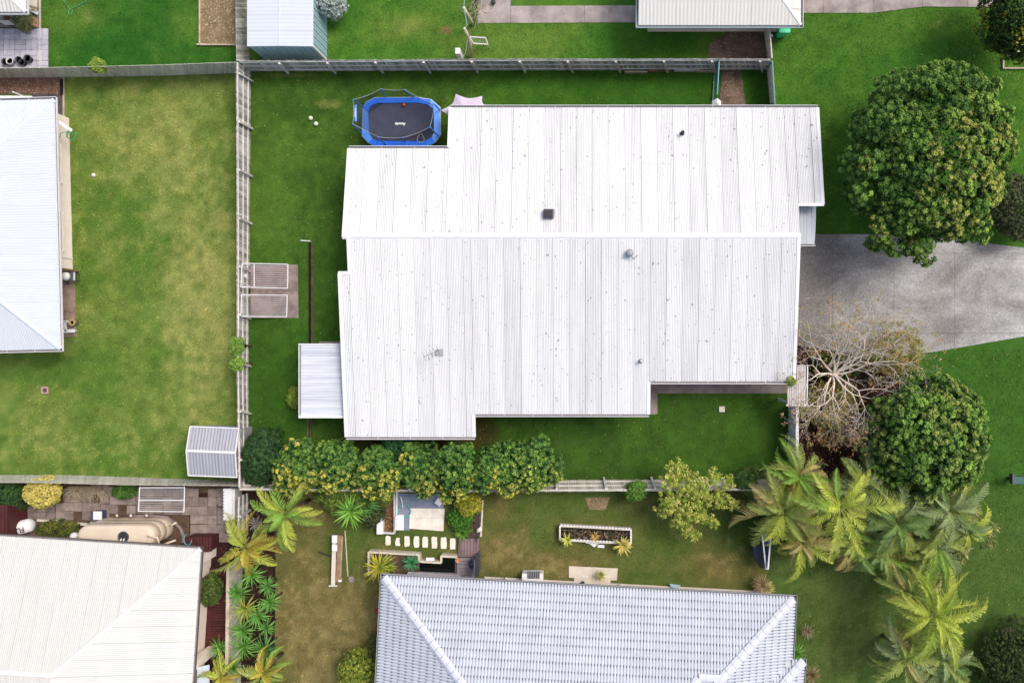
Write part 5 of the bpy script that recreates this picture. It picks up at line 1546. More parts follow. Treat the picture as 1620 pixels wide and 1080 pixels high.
# straw coloured bare shrubs
def twiggy(label, px, py, rx, ry, n, seed, z=.5):
    rs = random.Random(seed)
    t = thing('dry_shrub', label, 'shrub', P(px, py, 0))
    m = MB()
    for k in range(n):
        a = P(px + rs.uniform(-rx, rx) * .7, py - ry * .6, 0); q = rs.uniform(-2.6, -.5)
        L = rs.uniform(.4, .9)
        b = a + Vector((math.cos(q) * L * .6, math.sin(q) * L * .5, z * rs.uniform(.5, 1)))
        e = b + Vector((math.cos(q + rs.uniform(-.5, .5)) * L * .5, math.sin(q) * L * .6, -z * rs.uniform(.2, .6)))
        m.tube([a, b, e], [.016, .012, .005], 4)
    tag(m.build('stems', MT['straw'], t), kind='stuff')
MT['straw'] = surf('straw', lin(178, 166, 142), lin(146, 134, 112), 5, .9, 20, .3, .2)
twiggy('straw coloured dry shrub hanging below the pale fence beside the yellow shrub', 140, 776, 42, 12, 150, 3)
twiggy('thin leafless stems over the dark green corner bush', 38, 770, 26, 10, 40, 4)

# ---------------------------------------------------------------- palms
GB = (g(110, 146, 56), g(160, 178, 88))
YG = (g(156, 170, 66), g(204, 200, 98))
OL = (g(134, 150, 72), g(184, 178, 112))
BR = (g(146, 146, 58), g(220, 160, 70))
DG = (g(92, 122, 62), g(156, 164, 102))
GG = (g(120, 138, 90), g(180, 182, 134))
TAN = (g(152, 148, 88), g(210, 172, 128))
palm('bright green feather palm below the corner of the main yard', 452, 812, 3.2, 1.95, 9, [GB, GB, YG], 51, azs=[2.9, -.15, -1.25, 1.0, 1.75, 2.45, -2.4, -1.75, .35], lens=[.95, 1.1, 1.05, .8, .75, .95, 1.05, 1.0, .7], droop=.9, width=.5)
palm('bronze and orange tinted palm beside the maroon deck', 392, 866, 2.8, 1.75, 11, [BR, YG, BR, OL], 52, droop=1.3, width=.5)
palm('orange tipped palm at the bottom edge below the spiky plants', 418, 1062, 2.3, 1.35, 8, [BR, OL, GB], 53, droop=1.2, width=.5)
palm('small yellowing palm by the blue awning at the bottom edge', 350, 1070, 2.2, 1.1, 7, [BR, YG], 54, droop=1.2, width=.5)
palm('bright yellow green palm standing tallest in the palm clump', 1328, 800, 5.0, 2.35, 9, [YG, GB, YG, YG], 55, azs=[-1.35, 3.0, -1.9, .1, .95, 1.9, -.75, 2.4, -2.5], lens=[1.0, 1.15, 1.1, 1.15, .75, .7, .8, .8, .8], droop=.95, width=.52)
palm('green palm with burnt frond tips at the end of the white fence', 1262, 752, 3.2, 1.75, 12, [GB, OL, BR, TAN, GB], 56, droop=1.15, width=.55)
palm('dull olive palm at the left of the palm clump', 1240, 806, 3.0, 2.0, 13, [OL, TAN, OL, YG], 57, droop=1.1, width=.6)
palm('yellowish palm with pink tips at the lower left of the palm clump', 1268, 858, 2.6, 1.65, 12, [TAN, YG, OL, YG], 58, droop=1.3, width=.5)
palm('greyish palm at the upper edge of the palm clump under the dark tree', 1365, 770, 2.8, 1.8, 11, [GG, OL, DG], 59, droop=1.1, width=.6)
palm('dark green palm in the middle of the palm clump', 1418, 826, 3.4, 2.0, 13, [DG, DG, OL, GG], 60, droop=1.45, width=.6)
palm('dark green palm with curling fronds at the lower middle of the palm clump', 1392, 868, 2.6, 1.7, 11, [DG, GB, OL], 61, droop=1.5, width=.6)
palm('grey green palm at the right end of the palm clump', 1500, 806, 3.4, 2.0, 13, [GG, DG, GG, OL], 62, droop=1.3, width=.6)
palm('drooping olive palm at the lower right of the palm clump', 1478, 858, 2.8, 1.9, 13, [OL, GG, GB, DG], 63, droop=1.5, width=.6)
palm('bright yellow green palm standing alone on the lower right lawn', 1478, 972, 4.6, 2.3, 12, [YG, YG, (g(128, 156, 54), g(190, 180, 84))], 64, droop=1.0, width=.5)
palm('olive palm tucked behind the bright lawn palm', 1440, 936, 2.8, 1.6, 11, [OL, TAN, OL], 65, droop=1.2, width=.5)
palm('dull drooping palm at the bottom edge of the lower right lawn', 1432, 1040, 3.0, 1.9, 13, [OL, GG, TAN, OL], 66, droop=1.5, width=.56)
palm('bronze leaved palm beside the dull palm at the bottom edge', 1492, 1042, 2.8, 1.7, 11, [GG, OL, DG], 67, droop=1.3, width=.6)
palm('olive palm filling the middle of the palm clump below the brightest one', 1350, 856, 2.4, 1.6, 10, [OL, GB, DG, TAN], 68, droop=1.4, width=.6)
palm('low olive palm tucked between the dark palms and the dark tree', 1446, 784, 2.6, 1.7, 10, [OL, DG, GG], 69, droop=1.4, width=.6)
palm('small pale palm at the outer right rim of the palm clump', 1530, 838, 2.4, 1.5, 9, [GG, OL, YG], 70, droop=1.4, width=.6)
shrub('dense olive undergrowth filling the space beneath the palm clump', 1378, 812, 1.3, (5.0, 2.2, 1.3), g(92, 108, 54), g(166, 166, 94), 72, n_cl=230, cl_r=.34, n_fl=6, fl_r=.26, per=11, L=.46, W=.055, inner=2500, lumpy=.3, amp=.5, zmin=-.3, cl_new=g(190, 176, 124), p_new=.25)
# fan and strap leaved plants
Y1, Y2 = g(64, 124, 40), g(122, 172, 78)
rosette('large bright green fan plant under the hedge by the steel posts', 556, 808, 1.6, .95, 46, g(86, 142, 46), g(140, 184, 78), 71, w=.085, lift=(-.2, 1.2))
rosette('darker green fan plant behind the bright fan plant', 578, 796, 1.3, .85, 40, g(44, 88, 40), g(82, 124, 60), 72, w=.075)
spots = [(398, 908, 'topmost in the bed beside the beige rail'), (376, 936, 'against the beige rail below the bronze palm'), (424, 926, 'on the right of the bed, uppermost, small and dark'), (388, 962, 'with yellowing leaves in the upper middle of the bed'),
         (408, 972, 'right of the yellowing one in the bed'), (428, 952, 'at the right rim of the bed above the middle'), (384, 996, 'on the left in the middle of the bed'), (422, 992, 'small and teal at the right rim of the bed'),
         (386, 1022, 'on the left in the lower part of the bed'), (420, 1026, 'on the right in the lower part of the bed, broad and dark'), (369, 1056, 'at the lower left end of the bed'), (350, 1024, 'on the deck side of the beige rail')]
for i, (x, y, lab) in enumerate(spots):
    yel = i == 3
    rosette('spiky green plant ' + lab, x, y, 1.5 - .4 * (i in (2, 7)), (.72, .68, .5, .75, .68, .6, .72, .5, .72, .78, .74, .6)[i], 44, g(118, 148, 56) if yel else (g(44, 104, 52) if i in (2, 7, 9) else Y1), g(180, 176, 80) if yel else Y2, 80 + i, group='spiky plants in the south bed', w=.055, lift=(-.25, 1.3))
rosette('yellow spiky plant beside the pond wall', 600, 896, .7, .85, 70, g(150, 160, 50), g(214, 196, 72), 95, w=.05, lift=(-.1, 1.3))
rosette('green spiky plant nestled in the yellow one by the pond', 613, 894, .7, .6, 40, g(70, 120, 44), g(136, 164, 62), 96, w=.045)
rosette('teal green rosette plant in the pond bed', 651, 889, .6, .48, 48, g(40, 110, 72), g(84, 156, 104), 97, w=.05)
rosette('dark red bromeliad beside the steel fence', 746, 822, .4, .38, 36, g(86, 36, 42), g(140, 84, 84), 98, 'bromeliad', w=.06)
rosette('green bromeliad above the plank deck', 731, 843, .3, .42, 36, g(70, 128, 40), g(120, 166, 64), 99, 'bromeliad', w=.05)
rosette('pale rimmed bromeliad at the left end of the planter box', 897, 853, .55, .36, 22, g(168, 178, 72), g(206, 200, 110), 100, 'bromeliad', w=.075)
rosette('large pale bromeliad with orange tips at the right end of the planter box', 985, 862, .55, .56, 26, g(158, 178, 82), g(214, 178, 104), 101, 'bromeliad', w=.09)
rosette('orange tinted bromeliad in the middle of the planter box', 941, 848, .5, .26, 20, g(176, 156, 84), g(210, 170, 96), 102, 'bromeliad', w=.06)
rosette('pinkish dry plant at the end of the blue panel fence', 1205, 924, .6, .55, 80, g(150, 128, 98), g(186, 162, 124), 103, 'grass_clump', w=.04, lift=(0, 1.4))
rosette('pale yellow dry grass at the corner of the tiled roof', 1213, 930, .6, .42, 60, g(176, 166, 96), g(206, 194, 120), 104, 'grass_clump', w=.035, lift=(0, 1.4))
rosette('bright green strappy plant against the right wall of the tiled house', 1258, 1032, .4, .6, 40, g(70, 130, 40), g(110, 160, 60), 105, w=.05)
rosette('dry brown grass at the bottom right corner of the tiled roof', 1283, 1066, .35, .5, 60, g(120, 100, 70), g(160, 134, 100), 106, 'grass_clump', w=.035)
rosette('pink grey straggly plant beside the tiled roof', 1276, 998, .2, .4, 40, g(128, 112, 90), g(160, 140, 116), 107, 'grass_clump', w=.03)
rosette('small ash coloured twiggy plant left of the green feather palm', 405, 828, .7, .42, 40, g(150, 144, 138), g(190, 184, 176), 108, 'grass_clump', w=.025)
shrub('green foliage beside the bromeliads by the steel fence', 732, 814, .4, (.5, .65, .4), g(58, 112, 38), g(104, 150, 54), 109, n_cl=40, cl_r=.16, inner=300)
shrub('yellow foliage clump above the bromeliads', 742, 797, .9, (.5, .35, .4), g(116, 132, 44), g(196, 184, 62), 110, n_cl=30, cl_r=.17, inner=200)
shrub('dark leafy shrub behind the steel posts of the narrow bed', 592, 806, .6, (.35, .7, .5), g(48, 66, 34), g(92, 96, 54), 111, n_cl=36, cl_r=.17, inner=400)
# dead leaves in the narrow bed
rs = np.random.RandomState(7)
n = 260
cx = np.array([tuple(P(x, y, .14)) for x, y in zip(rs.uniform(606, 624, n), rs.uniform(782, 840, n))]); cx[:, 2] += rs.uniform(0, .12, n)
V, Q, C = leaf_arrays(cx, rs.normal(size=(n, 3)) * [1, 1, .3], rs.normal(0, .4, (n, 3)) + [0, 0, 1], .26, .07, g(150, 112, 82)[None] * rs.uniform(.4, 1.3, (n, 1)))
tag(quad_mesh('leaf_litter', V, Q, MT['leaf'], None, C, P(615, 812, .1)), 'brown dead leaves heaped in the narrow bed', 'leaf litter', kind='stuff')
n = 420
cx = np.array([tuple(P(x, y, .06)) for x, y in zip(rs.uniform(1262, 1350, n), rs.uniform(600, 760, n))])
V, Q, C = leaf_arrays(cx, rs.normal(size=(n, 3)) * [1, 1, .2], rs.normal(0, .3, (n, 3)) + [0, 0, 1], .14, .09, np.where(rs.rand(n, 1) < .6, g(96, 54, 44), g(160, 110, 84)) * rs.uniform(.5, 1.2, (n, 1)))
tag(quad_mesh('leaf_litter', V, Q, MT['leaf'], None, C, P(1305, 690, .05)), 'reddish fallen leaves on the dark mulch under the bare tree', 'leaf litter', kind='stuff')
n = 2600
px_ = rs.uniform(396, 1215, n); py_ = rs.uniform(118, 760, n)
px_[:1000] = rs.uniform(1225, 1615, 1000); py_[:1000] = rs.uniform(20, 1075, 1000)
px_[1000:1500] = rs.uniform(100, 370, 500); py_[1000:1500] = rs.uniform(125, 750, 500)
k = on_lawn(px_, py_); px_, py_ = px_[k], py_[k]; n = len(px_)
cx = np.array([tuple(P(x, y, .05)) for x, y in zip(px_, py_)])
V, Q, C = leaf_arrays(cx, rs.normal(size=(n, 3)) * [1, 1, .2], rs.normal(0, .3, (n, 3)) + [0, 0, 1], .07, .05, np.where(rs.rand(n, 1) < .5, g(170, 176, 110), g(150, 130, 84)) * rs.uniform(.5, 1.2, (n, 1)))
tag(quad_mesh('fallen_leaves', V, Q, MT['leaf'], None, C, (0, 0, 0)), 'small pale fallen leaves and clover heads scattered over the lawns', 'leaf litter', kind='stuff')

# ---------------------------------------------------------------- the leafless tree over the driveway
bt = thing('bare_tree', 'pale branched nearly leafless tree overhanging the driveway and the gate roof', 'tree', P(1322, 596, 0))
rnd = random.Random(12)
b0 = P(1322, 596, 0); fork = P(1320, 592, 1.7)
MB().tube([b0 - Vector((0, 0, .1)), b0.lerp(fork, .5) + Vector((.05, -.03, 0)), fork], [.19, .16, .15], 9).build('trunk', MT['pale_bark'], bt, True)
tips = []
def grow(p, d, L, r, depth):
    path = [p]; rr = [r]
    n = 4
    for i in range(n):
        d = (d + Vector((rnd.uniform(-.18, .18), rnd.uniform(-.18, .18), rnd.uniform(-.10, .12)))).normalized()
        p = p + d * (L / n)
        path.append(p); rr.append(r * (1 - .42 * (i + 1) / n))
    BRM.tube(path, rr, 6 if depth < 2 else 4, False)
    if depth >= 5 or L < .2:
        tips.append((p, d)); return
    k = 2 if rnd.random() < .55 else 3
    for j in range(k):
        q = rnd.uniform(.35, .75) * (1 if j % 2 else -1) + rnd.uniform(-.15, .15)
        if k == 3 and j == 2: q = rnd.uniform(-.2, .2)
        nd = Matrix.Rotation(q, 3, 'Z') @ d
        nd.z = nd.z * .6 + rnd.uniform(-.05, .28)
        grow(p, nd.normalized(), L * rnd.uniform(.60, .86), rr[-1] * (.82 if j < 2 else .66), depth + 1)
    if rnd.random() < .95:
        nd = Matrix.Rotation(rnd.choice((-1, 1)) * rnd.uniform(.6, 1.1), 3, 'Z') @ d
        grow(path[2], nd.normalized(), L * .62, rr[2] * .55, depth + 2)
for az, L, zz in ((2.45, 1.2, .7), (1.95, 1.3, .8), (1.45, 1.35, .8), (.95, 1.4, .8), (.45, 1.55, .7), (-.05, 1.65, .65), (-.55, 1.45, .65), (-1.05, 1.3, .65), (-1.6, 1.2, .6), (-2.2, 1.05, .6), (3.1, .95, .6), (.7, 1.1, 1.2)):
    BRM = MB()
    grow(fork - Vector((0, 0, rnd.uniform(0, .3))), Vector((math.cos(az), math.sin(az), zz)).normalized(), L, .062, 0)
    BRM.build('branch', MT['pale_bark'], bt, True)
cr = Crown(33); rs = cr.rs
T = np.array([tuple(p) for p, _ in tips])
k = rs.rand(len(T)) < .34
Fp = T[k] + rs.normal(0, .12, (k.sum(), 3)); n = len(Fp)
pal = np.array([g(176, 158, 92), g(186, 142, 100), g(150, 150, 76), g(200, 176, 140)])[rs.randint(0, 4, n)]
cr.florets(Fp, unit(rs.normal(size=(n, 3)) + [0, 0, .8]), .15, 6, .09, .055, pal * .85, pal)
cr.build('leaves', bt)
shrub('loose olive shrub under the lower side of the bare tree', 1316, 640, .9, (1.25, 1.3, .9), g(128, 132, 66), g(182, 172, 104), 120, n_cl=150, cl_r=.2, n_fl=6, fl_r=.12, per=8, L=.08, W=.05, inner=900, lumpy=.4, amp=.5, cl_new=g(190, 156, 104))
shrub('olive and orange leaved shrub beside the driveway under the bare tree', 1418, 560, 1.2, (1.35, 1.2, .9), g(128, 132, 62), g(184, 170, 92), 121, n_cl=120, cl_r=.2, n_fl=6, fl_r=.12, per=8, L=.08, W=.05, inner=500, lumpy=.4, amp=.55, cl_new=g(196, 150, 74))
shrub('dark green shrub under the middle of the bare tree', 1322, 578, .6, (1.1, .55, .6), g(54, 80, 36), g(120, 120, 56), 122, n_cl=60, cl_r=.2, inner=500, cl_new=g(186, 140, 70))
shrub('ochre leaved low shrub below the bare tree at the mulch', 1322, 690, .7, (1.05, .42, .5), g(160, 134, 88), g(214, 178, 134), 123, n_cl=30, cl_r=.17, n_fl=6, fl_r=.11, per=7, L=.08, W=.05, inner=30, lumpy=.5, amp=.6)

# ---------------------------------------------------------------- trampoline
tp = thing('trampoline', 'blue padded trampoline with black mat and safety net beside the house', 'trampoline', P(632, 196, 0))
ZT = .85
def tpt(x, y, z=ZT): return P(x, y, z)
outer = [(593, 155), (661, 154.5), (682, 158), (696, 170), (697, 214), (688, 226), (676, 232), (594, 232), (583, 226), (573, 215), (574, 172), (580, 162)]
inner = [(598, 163.5), (661, 163), (676, 166), (686.5, 173), (687, 210), (683, 218), (672, 224), (599, 223.5), (590, 220), (584, 211), (583, 178), (587, 168)]
n = len(outer)
for i in range(n):
    j = (i + 1) % n
    o1, o2, i1, i2 = [tpt(*outer[i]), tpt(*outer[j]), tpt(*inner[i]), tpt(*inner[j])]
    up = Vector((0, 0, .05))
    L = (o2 - o1).length
    e = (o2 - o1) * .006
    vs = [o1 + e, o2 - e, i2 - e, i1 + e, o1 + e + up * .6, o2 - e + up * .6, i2 - e + up, i1 + e + up]
    light = i in (2, 3, 4, 8, 9)
    MB().add(vs, [(0, 1, 2, 3), (7, 6, 5, 4), (0, 4, 5, 1), (1, 5, 6, 2), (2, 6, 7, 3), (3, 7, 4, 0)]).build('pad', MT['blue_pad_light'] if light else MT['blue_pad'], tp)
mt_ = MB().prism([tpt(*p) for p in inner], ZT - .03, ZT - .01).build('jump_mat', MT['mat_black'], tp)
MB().tube([tpt(*p, ZT - .06) for p in outer] + [tpt(*outer[0], ZT - .06)], .03, 6).build('frame', MT['galv'], tp)
for x, y in ((593, 157), (676, 158), (694, 180), (694, 210), (676, 229), (594, 229), (576, 210), (576, 178)):
    MB().tube([tpt(x, y, ZT - .06), tpt(x, y, .02)], .03, 6).build('leg', MT['galv'], tp)
def text_mesh(s, size, mat, name, parent, mtx):
    cu = bpy.data.curves.new('txt', 'FONT'); cu.body = s; cu.size = size; cu.align_x = 'CENTER'; cu.align_y = 'CENTER'; cu.extrude = .003; cu.shear = .25; cu.offset = .006
    o = bpy.data.objects.new('txt', cu); COL.objects.link(o)
    bpy.context.view_layer.update()
    me = bpy.data.meshes.new_from_object(o.evaluated_get(bpy.context.evaluated_depsgraph_get()))
    bpy.data.objects.remove(o)
    me.materials.clear(); me.materials.append(mat)
    r = link(name, me, parent)
    r.matrix_basis = Matrix.Translation(-ORG[parent.name]) @ mtx
    return r
text_mesh('Rawfit', .20, MT['letter'], 'logo', mt_, Matrix.Translation(P(633.5, 196, ZT + .002)) @ Matrix.Rotation(math.pi - .03, 4, 'Z') @ Matrix.Diagonal((1.0, .9, 1, 1)))
posts = [((612, 154), (602, 141)), ((656, 156), (640, 142)), ((680, 164), (680, 162.5)), ((697, 176), (686.5, 165)), ((695, 218), (680, 201)), ((642, 224), (637.5, 218)), ((612, 231), (598.5, 217)), ((574, 213), (558, 196)), ((577, 171), (558.5, 158))]
ring = []
for (bx, by), (tx, ty) in posts:
    b = P(bx, by, ZT - .2); t = P(tx, ty, 2.25)
    c1 = b.lerp(t, .55) + Vector((0, 0, .25))
    MB().tube([b, b.lerp(t, .3) + Vector((0, 0, .14)), c1, t.lerp(c1, .25) + Vector((0, 0, .05)), t], .03, 7).build('net_pole', MT['blue_pole'], tp, True)
    ring.append(t)
netb = [tpt(x, y, ZT + .06) for x, y in ((608, 163), (652, 163), (676, 166), (686, 174), (686, 212), (640, 223), (604, 223), (584, 210), (584, 178))]
V, Q = [], []
for i in range(len(ring)):
    a, b = ring[i], ring[(i + 1) % len(ring)]
    c, d_ = netb[(i + 1) % len(ring)], netb[i]
    k0 = len(V)
    for s_ in range(5):
        t = s_ / 4
        sag = Vector((0, 0, -.16 * math.sin(math.pi * t)))
        V += [a.lerp(b, t) + sag, d_.lerp(c, t)]
    Q += [(k0 + 2 * s_, k0 + 2 * s_ + 2, k0 + 2 * s_ + 3, k0 + 2 * s_ + 1) for s_ in range(4)]
nt_ = MB(); nt_.add(V, Q); nt_ = nt_.build('safety_net', MT['net'], tp)
cord = []
for i in range(len(ring)):
    a, b = ring[i], ring[(i + 1) % len(ring)]
    cord += [a.lerp(b, t) + Vector((0, 0, -.16 * math.sin(math.pi * t))) for t in (0, .25, .5, .75)]
MB().tube(cord + [cord[0]], .012, 4).build('net_cord', MT['grey'], nt_)
pa = thing('net_patch', '', '', (0, 0, 0)); bpy.data.objects.remove(pa)
a, b = P(560.5, 166, 2.0), P(561, 192, 2.0)
MB().beam(a + Vector((.05, 0, 0)), b + Vector((.05, 0, 0)), .13, .02).build('name_panel', MT['blue_pad_light'], tp)
text_mesh('Rawfit', .2, MT['letter'], 'panel_logo', tp, Matrix.Translation(P(561.6, 179, 2.02)) @ Matrix.Rotation(math.pi / 2, 4, 'Z') @ Matrix.Diagonal((.9, .6, 1, 1)))
rp = []
for k in range(14):
    q = 2 * math.pi * k / 14
    rp.append(P(665.5 + 7.5 * math.cos(q) * (.7 + .3 * math.sin(q)), 218.5 + 7 * math.sin(q), 1.25))
MB().tube(rp + [rp[0]], .016, 4).build('entry_hoop', MT['grey'], tp)
m = MB().lathe(P(639, 166, ZT + .08), [(.005, -.085), (.06, -.06), (.085, 0), (.06, .06), (.005, .085)], 14)
tag(m.build('ball', MT['red'], None, True), 'small red ball resting at the edge of the trampoline mat', 'ball')
for x, y, lab in ((491.5, 187, 'upper left of the two on the lawn'), (500, 196, 'lower right of the two on the lawn')):
    m = MB().lathe(P(x, y, .115), [(.005, -.11), (.055, -.097), (.097, -.055), (.112, 0), (.097, .055), (.055, .097), (.005, .112)], 16)
    tag(m.build('ball', MT['ball'], None, True), 'pale ball, ' + lab, 'ball', 'pale balls on the lawn')

# shade sail
ss = thing('shade_sail', 'pale lilac pointed shade umbrella at the corner of the white roof', 'shade umbrella', P(735, 176, 0))
pts = [(697.5, 174.5), (721, 149), (763, 152), (777, 170), (764, 206), (712, 200)]
cz = P(738, 174, 2.35)
V = [cz]; k = len(pts)
rim = []
for i in range(k):
    a, b = P(*pts[i], 2.05), P(*pts[(i + 1) % k], 2.05)
    for s_ in range(6):
        t = s_ / 6
        q = a.lerp(b, t)
        q = q.lerp(Vector((cz.x, cz.y, 2.12)), .20 * math.sin(math.pi * t))
        rim.append(q)
V += [r.lerp(cz, .5) + Vector((0, 0, .03)) for r in rim] + rim
m = len(rim)
Q = [(0, 1 + i, 1 + (i + 1) % m) for i in range(m)] + [(1 + i, 1 + m + i, 1 + m + (i + 1) % m, 1 + (i + 1) % m) for i in range(m)]
mb = MB(); mb.add(V, Q)
so = mb.build('canopy', MT['sail'], ss, True)
for i in range(k):
    MB().tube([cz - Vector((0, 0, .03)), P(*pts[i], 2.03)], .014, 5).build('rib', MT['galv'], ss)
MB().tube([cz + Vector((0, 0, .1)), Vector((cz.x, cz.y, 0))], .025, 7).build('pole', MT['dgrey'], ss)
MB().lathe(Vector((cz.x, cz.y, 0)), [(.25, 0), (.25, .06), (.05, .1)], 14).build('base', MT['dgrey'], ss)
# white peaked cover at the gate
wc = thing('peaked_cover', 'small white peaked cover at the end of the teal gate by the roof', 'cover', P(1133, 163, 0))
b = P(1133.5, 164, 1.7)
MB().add([b + Vector((-.22, -.2, 0)), b + Vector((.22, -.2, 0)), b + Vector((.22, .12, 0)), b + Vector((-.22, .12, 0)), b + Vector((.02, .22, .18)), b + Vector((0, -.02, .22))], [(0, 1, 5), (1, 2, 5), (2, 4, 5), (4, 3, 5), (3, 0, 5), (0, 3, 4, 2, 1)]).build('canopy', MT['white'], wc)
MB().tube([b + Vector((0, 0, .1)), Vector((b.x, b.y, 0))], .03, 6).build('pole', MT['galv'], wc)

# clotheslines
def airer(label, corners, z, nl, along, mat, seed, legs):
    """wall mounted folding clothesline: frame, lines, arms"""
    t = thing('clothesline', label, 'clothesline', P(sum(c[0] for c in corners) / 4, sum(c[1] for c in corners) / 4, 0))
    q = [P(x, y, z) for x, y in corners]
    for i in range(4): MB().tube([q[i], q[(i + 1) % 4]], .024, 6).build('frame_tube', mat, t)
    for k in range(1, nl):
        f = k / nl
        if along: a, b = q[0].lerp(q[3], f), q[1].lerp(q[2], f)
        else: a, b = q[0].lerp(q[1], f), q[3].lerp(q[2], f)
        sg = Vector((0, 0, -.02))
        MB().tube([a, a.lerp(b, .5) + sg, b], .009, 4).build('line', MT['line'], t)
    for a, b in legs: MB().tube([P(*a), P(*b)], .022, 6).build('strut', mat, t)
    return t
airer('upper folding clothesline over the slab beside the long fence', [(383, 416.5), (455.5, 418), (455, 456), (381, 454)], 1.55, 11, True, MT['white'], 1, [((383, 416.5, 1.55), (396, 420, .9)), ((381, 454, 1.55), (395, 452, .9)), ((402, 417, 1.55), (402, 454, 1.55))])
airer('lower folding clothesline over the slab beside the long fence', [(382, 466), (454.5, 467), (453.5, 501), (381, 500.5)], 1.5, 11, True, MT['white'], 2, [((382, 466, 1.5), (395, 468, .9)), ((381, 500.5, 1.5), (395, 498, .9))])
airer('white clothesline frame on the pale fence over the brown pavers', [(221, 771), (292, 771), (291, 809), (219, 808)], 1.5, 12, True, MT['white'], 3, [((221, 771, 1.5), (223, 766, 1.0)), ((292, 771, 1.5), (290, 766, 1.0)), ((219, 791, 1.52), (291.5, 791, 1.52))])
tag(MB().lathe(P(389, 436, 1.0), [(.10, 0), (.10, .05), (.02, .06)], 12).build('peg_bowl', MT['offwhite'], None), 'small pale bowl under the upper clothesline by the fence', 'bowl')

# planks along the fence
for i, (x0, x1, y0, y1) in enumerate(((988, 1024, 114.5, 114.5), (1026, 1062, 113, 111.5), (1066, 1100, 111.8, 112.2), (1101, 1136, 112.5, 114))):
    lab = ('pale brown plank lying farthest left at the foot of the fence', 'brown plank second from the left at the foot of the fence', 'white board at the foot of the fence between brown planks', 'grey brown plank at the foot of the fence by the teal gate')[i]
    tag(MB().beam(P(x0, y0, .14), P(x1, y1, .14), .05, .26).build('plank', (MT['timber'], MT['timber_brown'], MT['offwhite'], MT['timber'])[i], None), lab, 'plank', 'planks along the fence')

# green wheelie bin
wb = thing('wheelie_bin', 'bright green wheelie bin under the edge of the white roof', 'bin', P(1240, 47, 0))
c = P(1234, 54, 0)
m = MB().add([c + Vector((sx * (.22 + .06 * k), sy * (.22 + .07 * k), .06 + .9 * k)) for k in (0, 1) for sx, sy in ((-1, -1), (1, -1), (1, 1), (-1, 1))], [(3, 2, 1, 0), (4, 5, 6, 7), (0, 1, 5, 4), (1, 2, 6, 5), (2, 3, 7, 6), (3, 0, 4, 7)])
m.build('body', MT['tgreen'], wb, bevel=.03)
MB().box(c + Vector((0, -.01, 1.0)), (.58, .62, .07)).build('lid', MT['tgreen'], wb, bevel=.03)
MB().tube([c + Vector((-.2, .33, .95)), c + Vector((.2, .33, .95))], .02, 6).build('handle', MT['dark'], wb)
for s_ in (-1, 1): MB().tube([c + Vector((s_ * .24, .22, .1)), c + Vector((s_ * .3, .22, .1))], .1, 12).build('wheel', MT['dark'], wb)

# white posts and net frame in the north yard
for i, (pts, lab) in enumerate(((((734, 13, 1.9), (739, 22, 1.5), (744, 31, .8), (748, 39, 0)), 'upper leaning whitewashed post beside the path'), (((735, 46, 2.0), (740, 56, 1.6), (744, 70, 1.0), (745, 92, 0)), 'curved whitewashed post rising from the fence'))):
    b = thing('timber_post', lab, 'post', P(*pts[-1]), 'leaning posts in the north yard')
    MB().tube([P(*q) for q in pts], [.07, .08, .09, .10], 8).build('shaft', MT['timber'], b, True)
    MB().tube([P(*pts[0]), P(*pts[0]) + Vector((-.03, .03, .05))], [.075, .05], 8).build('end_grain', MT['offwhite'], b, True)
wr = thing('garden_wire', 'pale green wire strung between the leaning posts', 'wire', P(738, 45, 0))
MB().tube([P(735, -20, 1.8), P(734, 13, 1.9), P(739, 40, 1.7), P(735, 46, 2.0)], .014, 4).build('strand', MT['teal_wall'], wr)
MB().tube([P(739, 64, 1.6), P(737, 82, .9), P(732, 93, .3)], .016, 4).build('strand', MT['offwhite'], wr)
nf = thing('goal_frame', 'small low white framed mesh panel leaning from the curved post', 'frame', P(757, 65, 0))
q = [P(743, 58.5, .9), P(768, 60, .75), P(772, 70.5, .55), P(749, 69, .7)]
for i in range(4): MB().tube([q[i], q[(i + 1) % 4]], .03, 6).build('frame_tube', MT['offwhite'], nf)
for k in range(1, 8): MB().tube([q[0].lerp(q[1], k / 8), q[3].lerp(q[2], k / 8)], .006, 4).build('wire', MT['galv'], nf)
for i in (1, 2): MB().tube([q[i], Vector((q[i].x, q[i].y, 0))], .02, 5).build('leg', MT['galv'], nf)
tag(MB().box(P(727, 87, .6), (.24, .3, 1.2)).build('post_box', MT['white'], None, bevel=.02), 'white box standing against the north fence below the posts', 'box')
hp = thing('rope_loop', 'pale loop of rope lying on the concrete path at the top', 'rope', P(772, 8, .05))
MB().tube([P(772 + 11 * math.cos(q / 3), 8 + 12 * math.sin(q / 3), .06) for q in range(20)], .014, 4).build('coil', MT['offwhite'], hp)
MB().lathe(P(781, 5, .04), [(.1, 0), (.12, .2), (.10, .22)], 12).build('small_pot', MT['pot_black'], None, True)
o = bpy.data.objects['small_pot']; tag(o, 'small black pot on the path beside the rope loop', 'pot')
tw = thing('vine', 'tangled dry vine at the end of the concrete path', 'vine', P(752, 25, 0))
rr = random.Random(5)
m = MB()
for k in range(26):
    a = P(752 + rr.uniform(-4, 5), rr.uniform(-8, 40), .05)
    m.tube([a, a + Vector((rr.uniform(-.4, .4), rr.uniform(-.4, .4), rr.uniform(.1, .5))), a + Vector((rr.uniform(-.7, .7), rr.uniform(-.7, .7), .1))], [.02, .015, .006], 4)
tag(m.build('stems', MT['straw'], tw), kind='stuff')

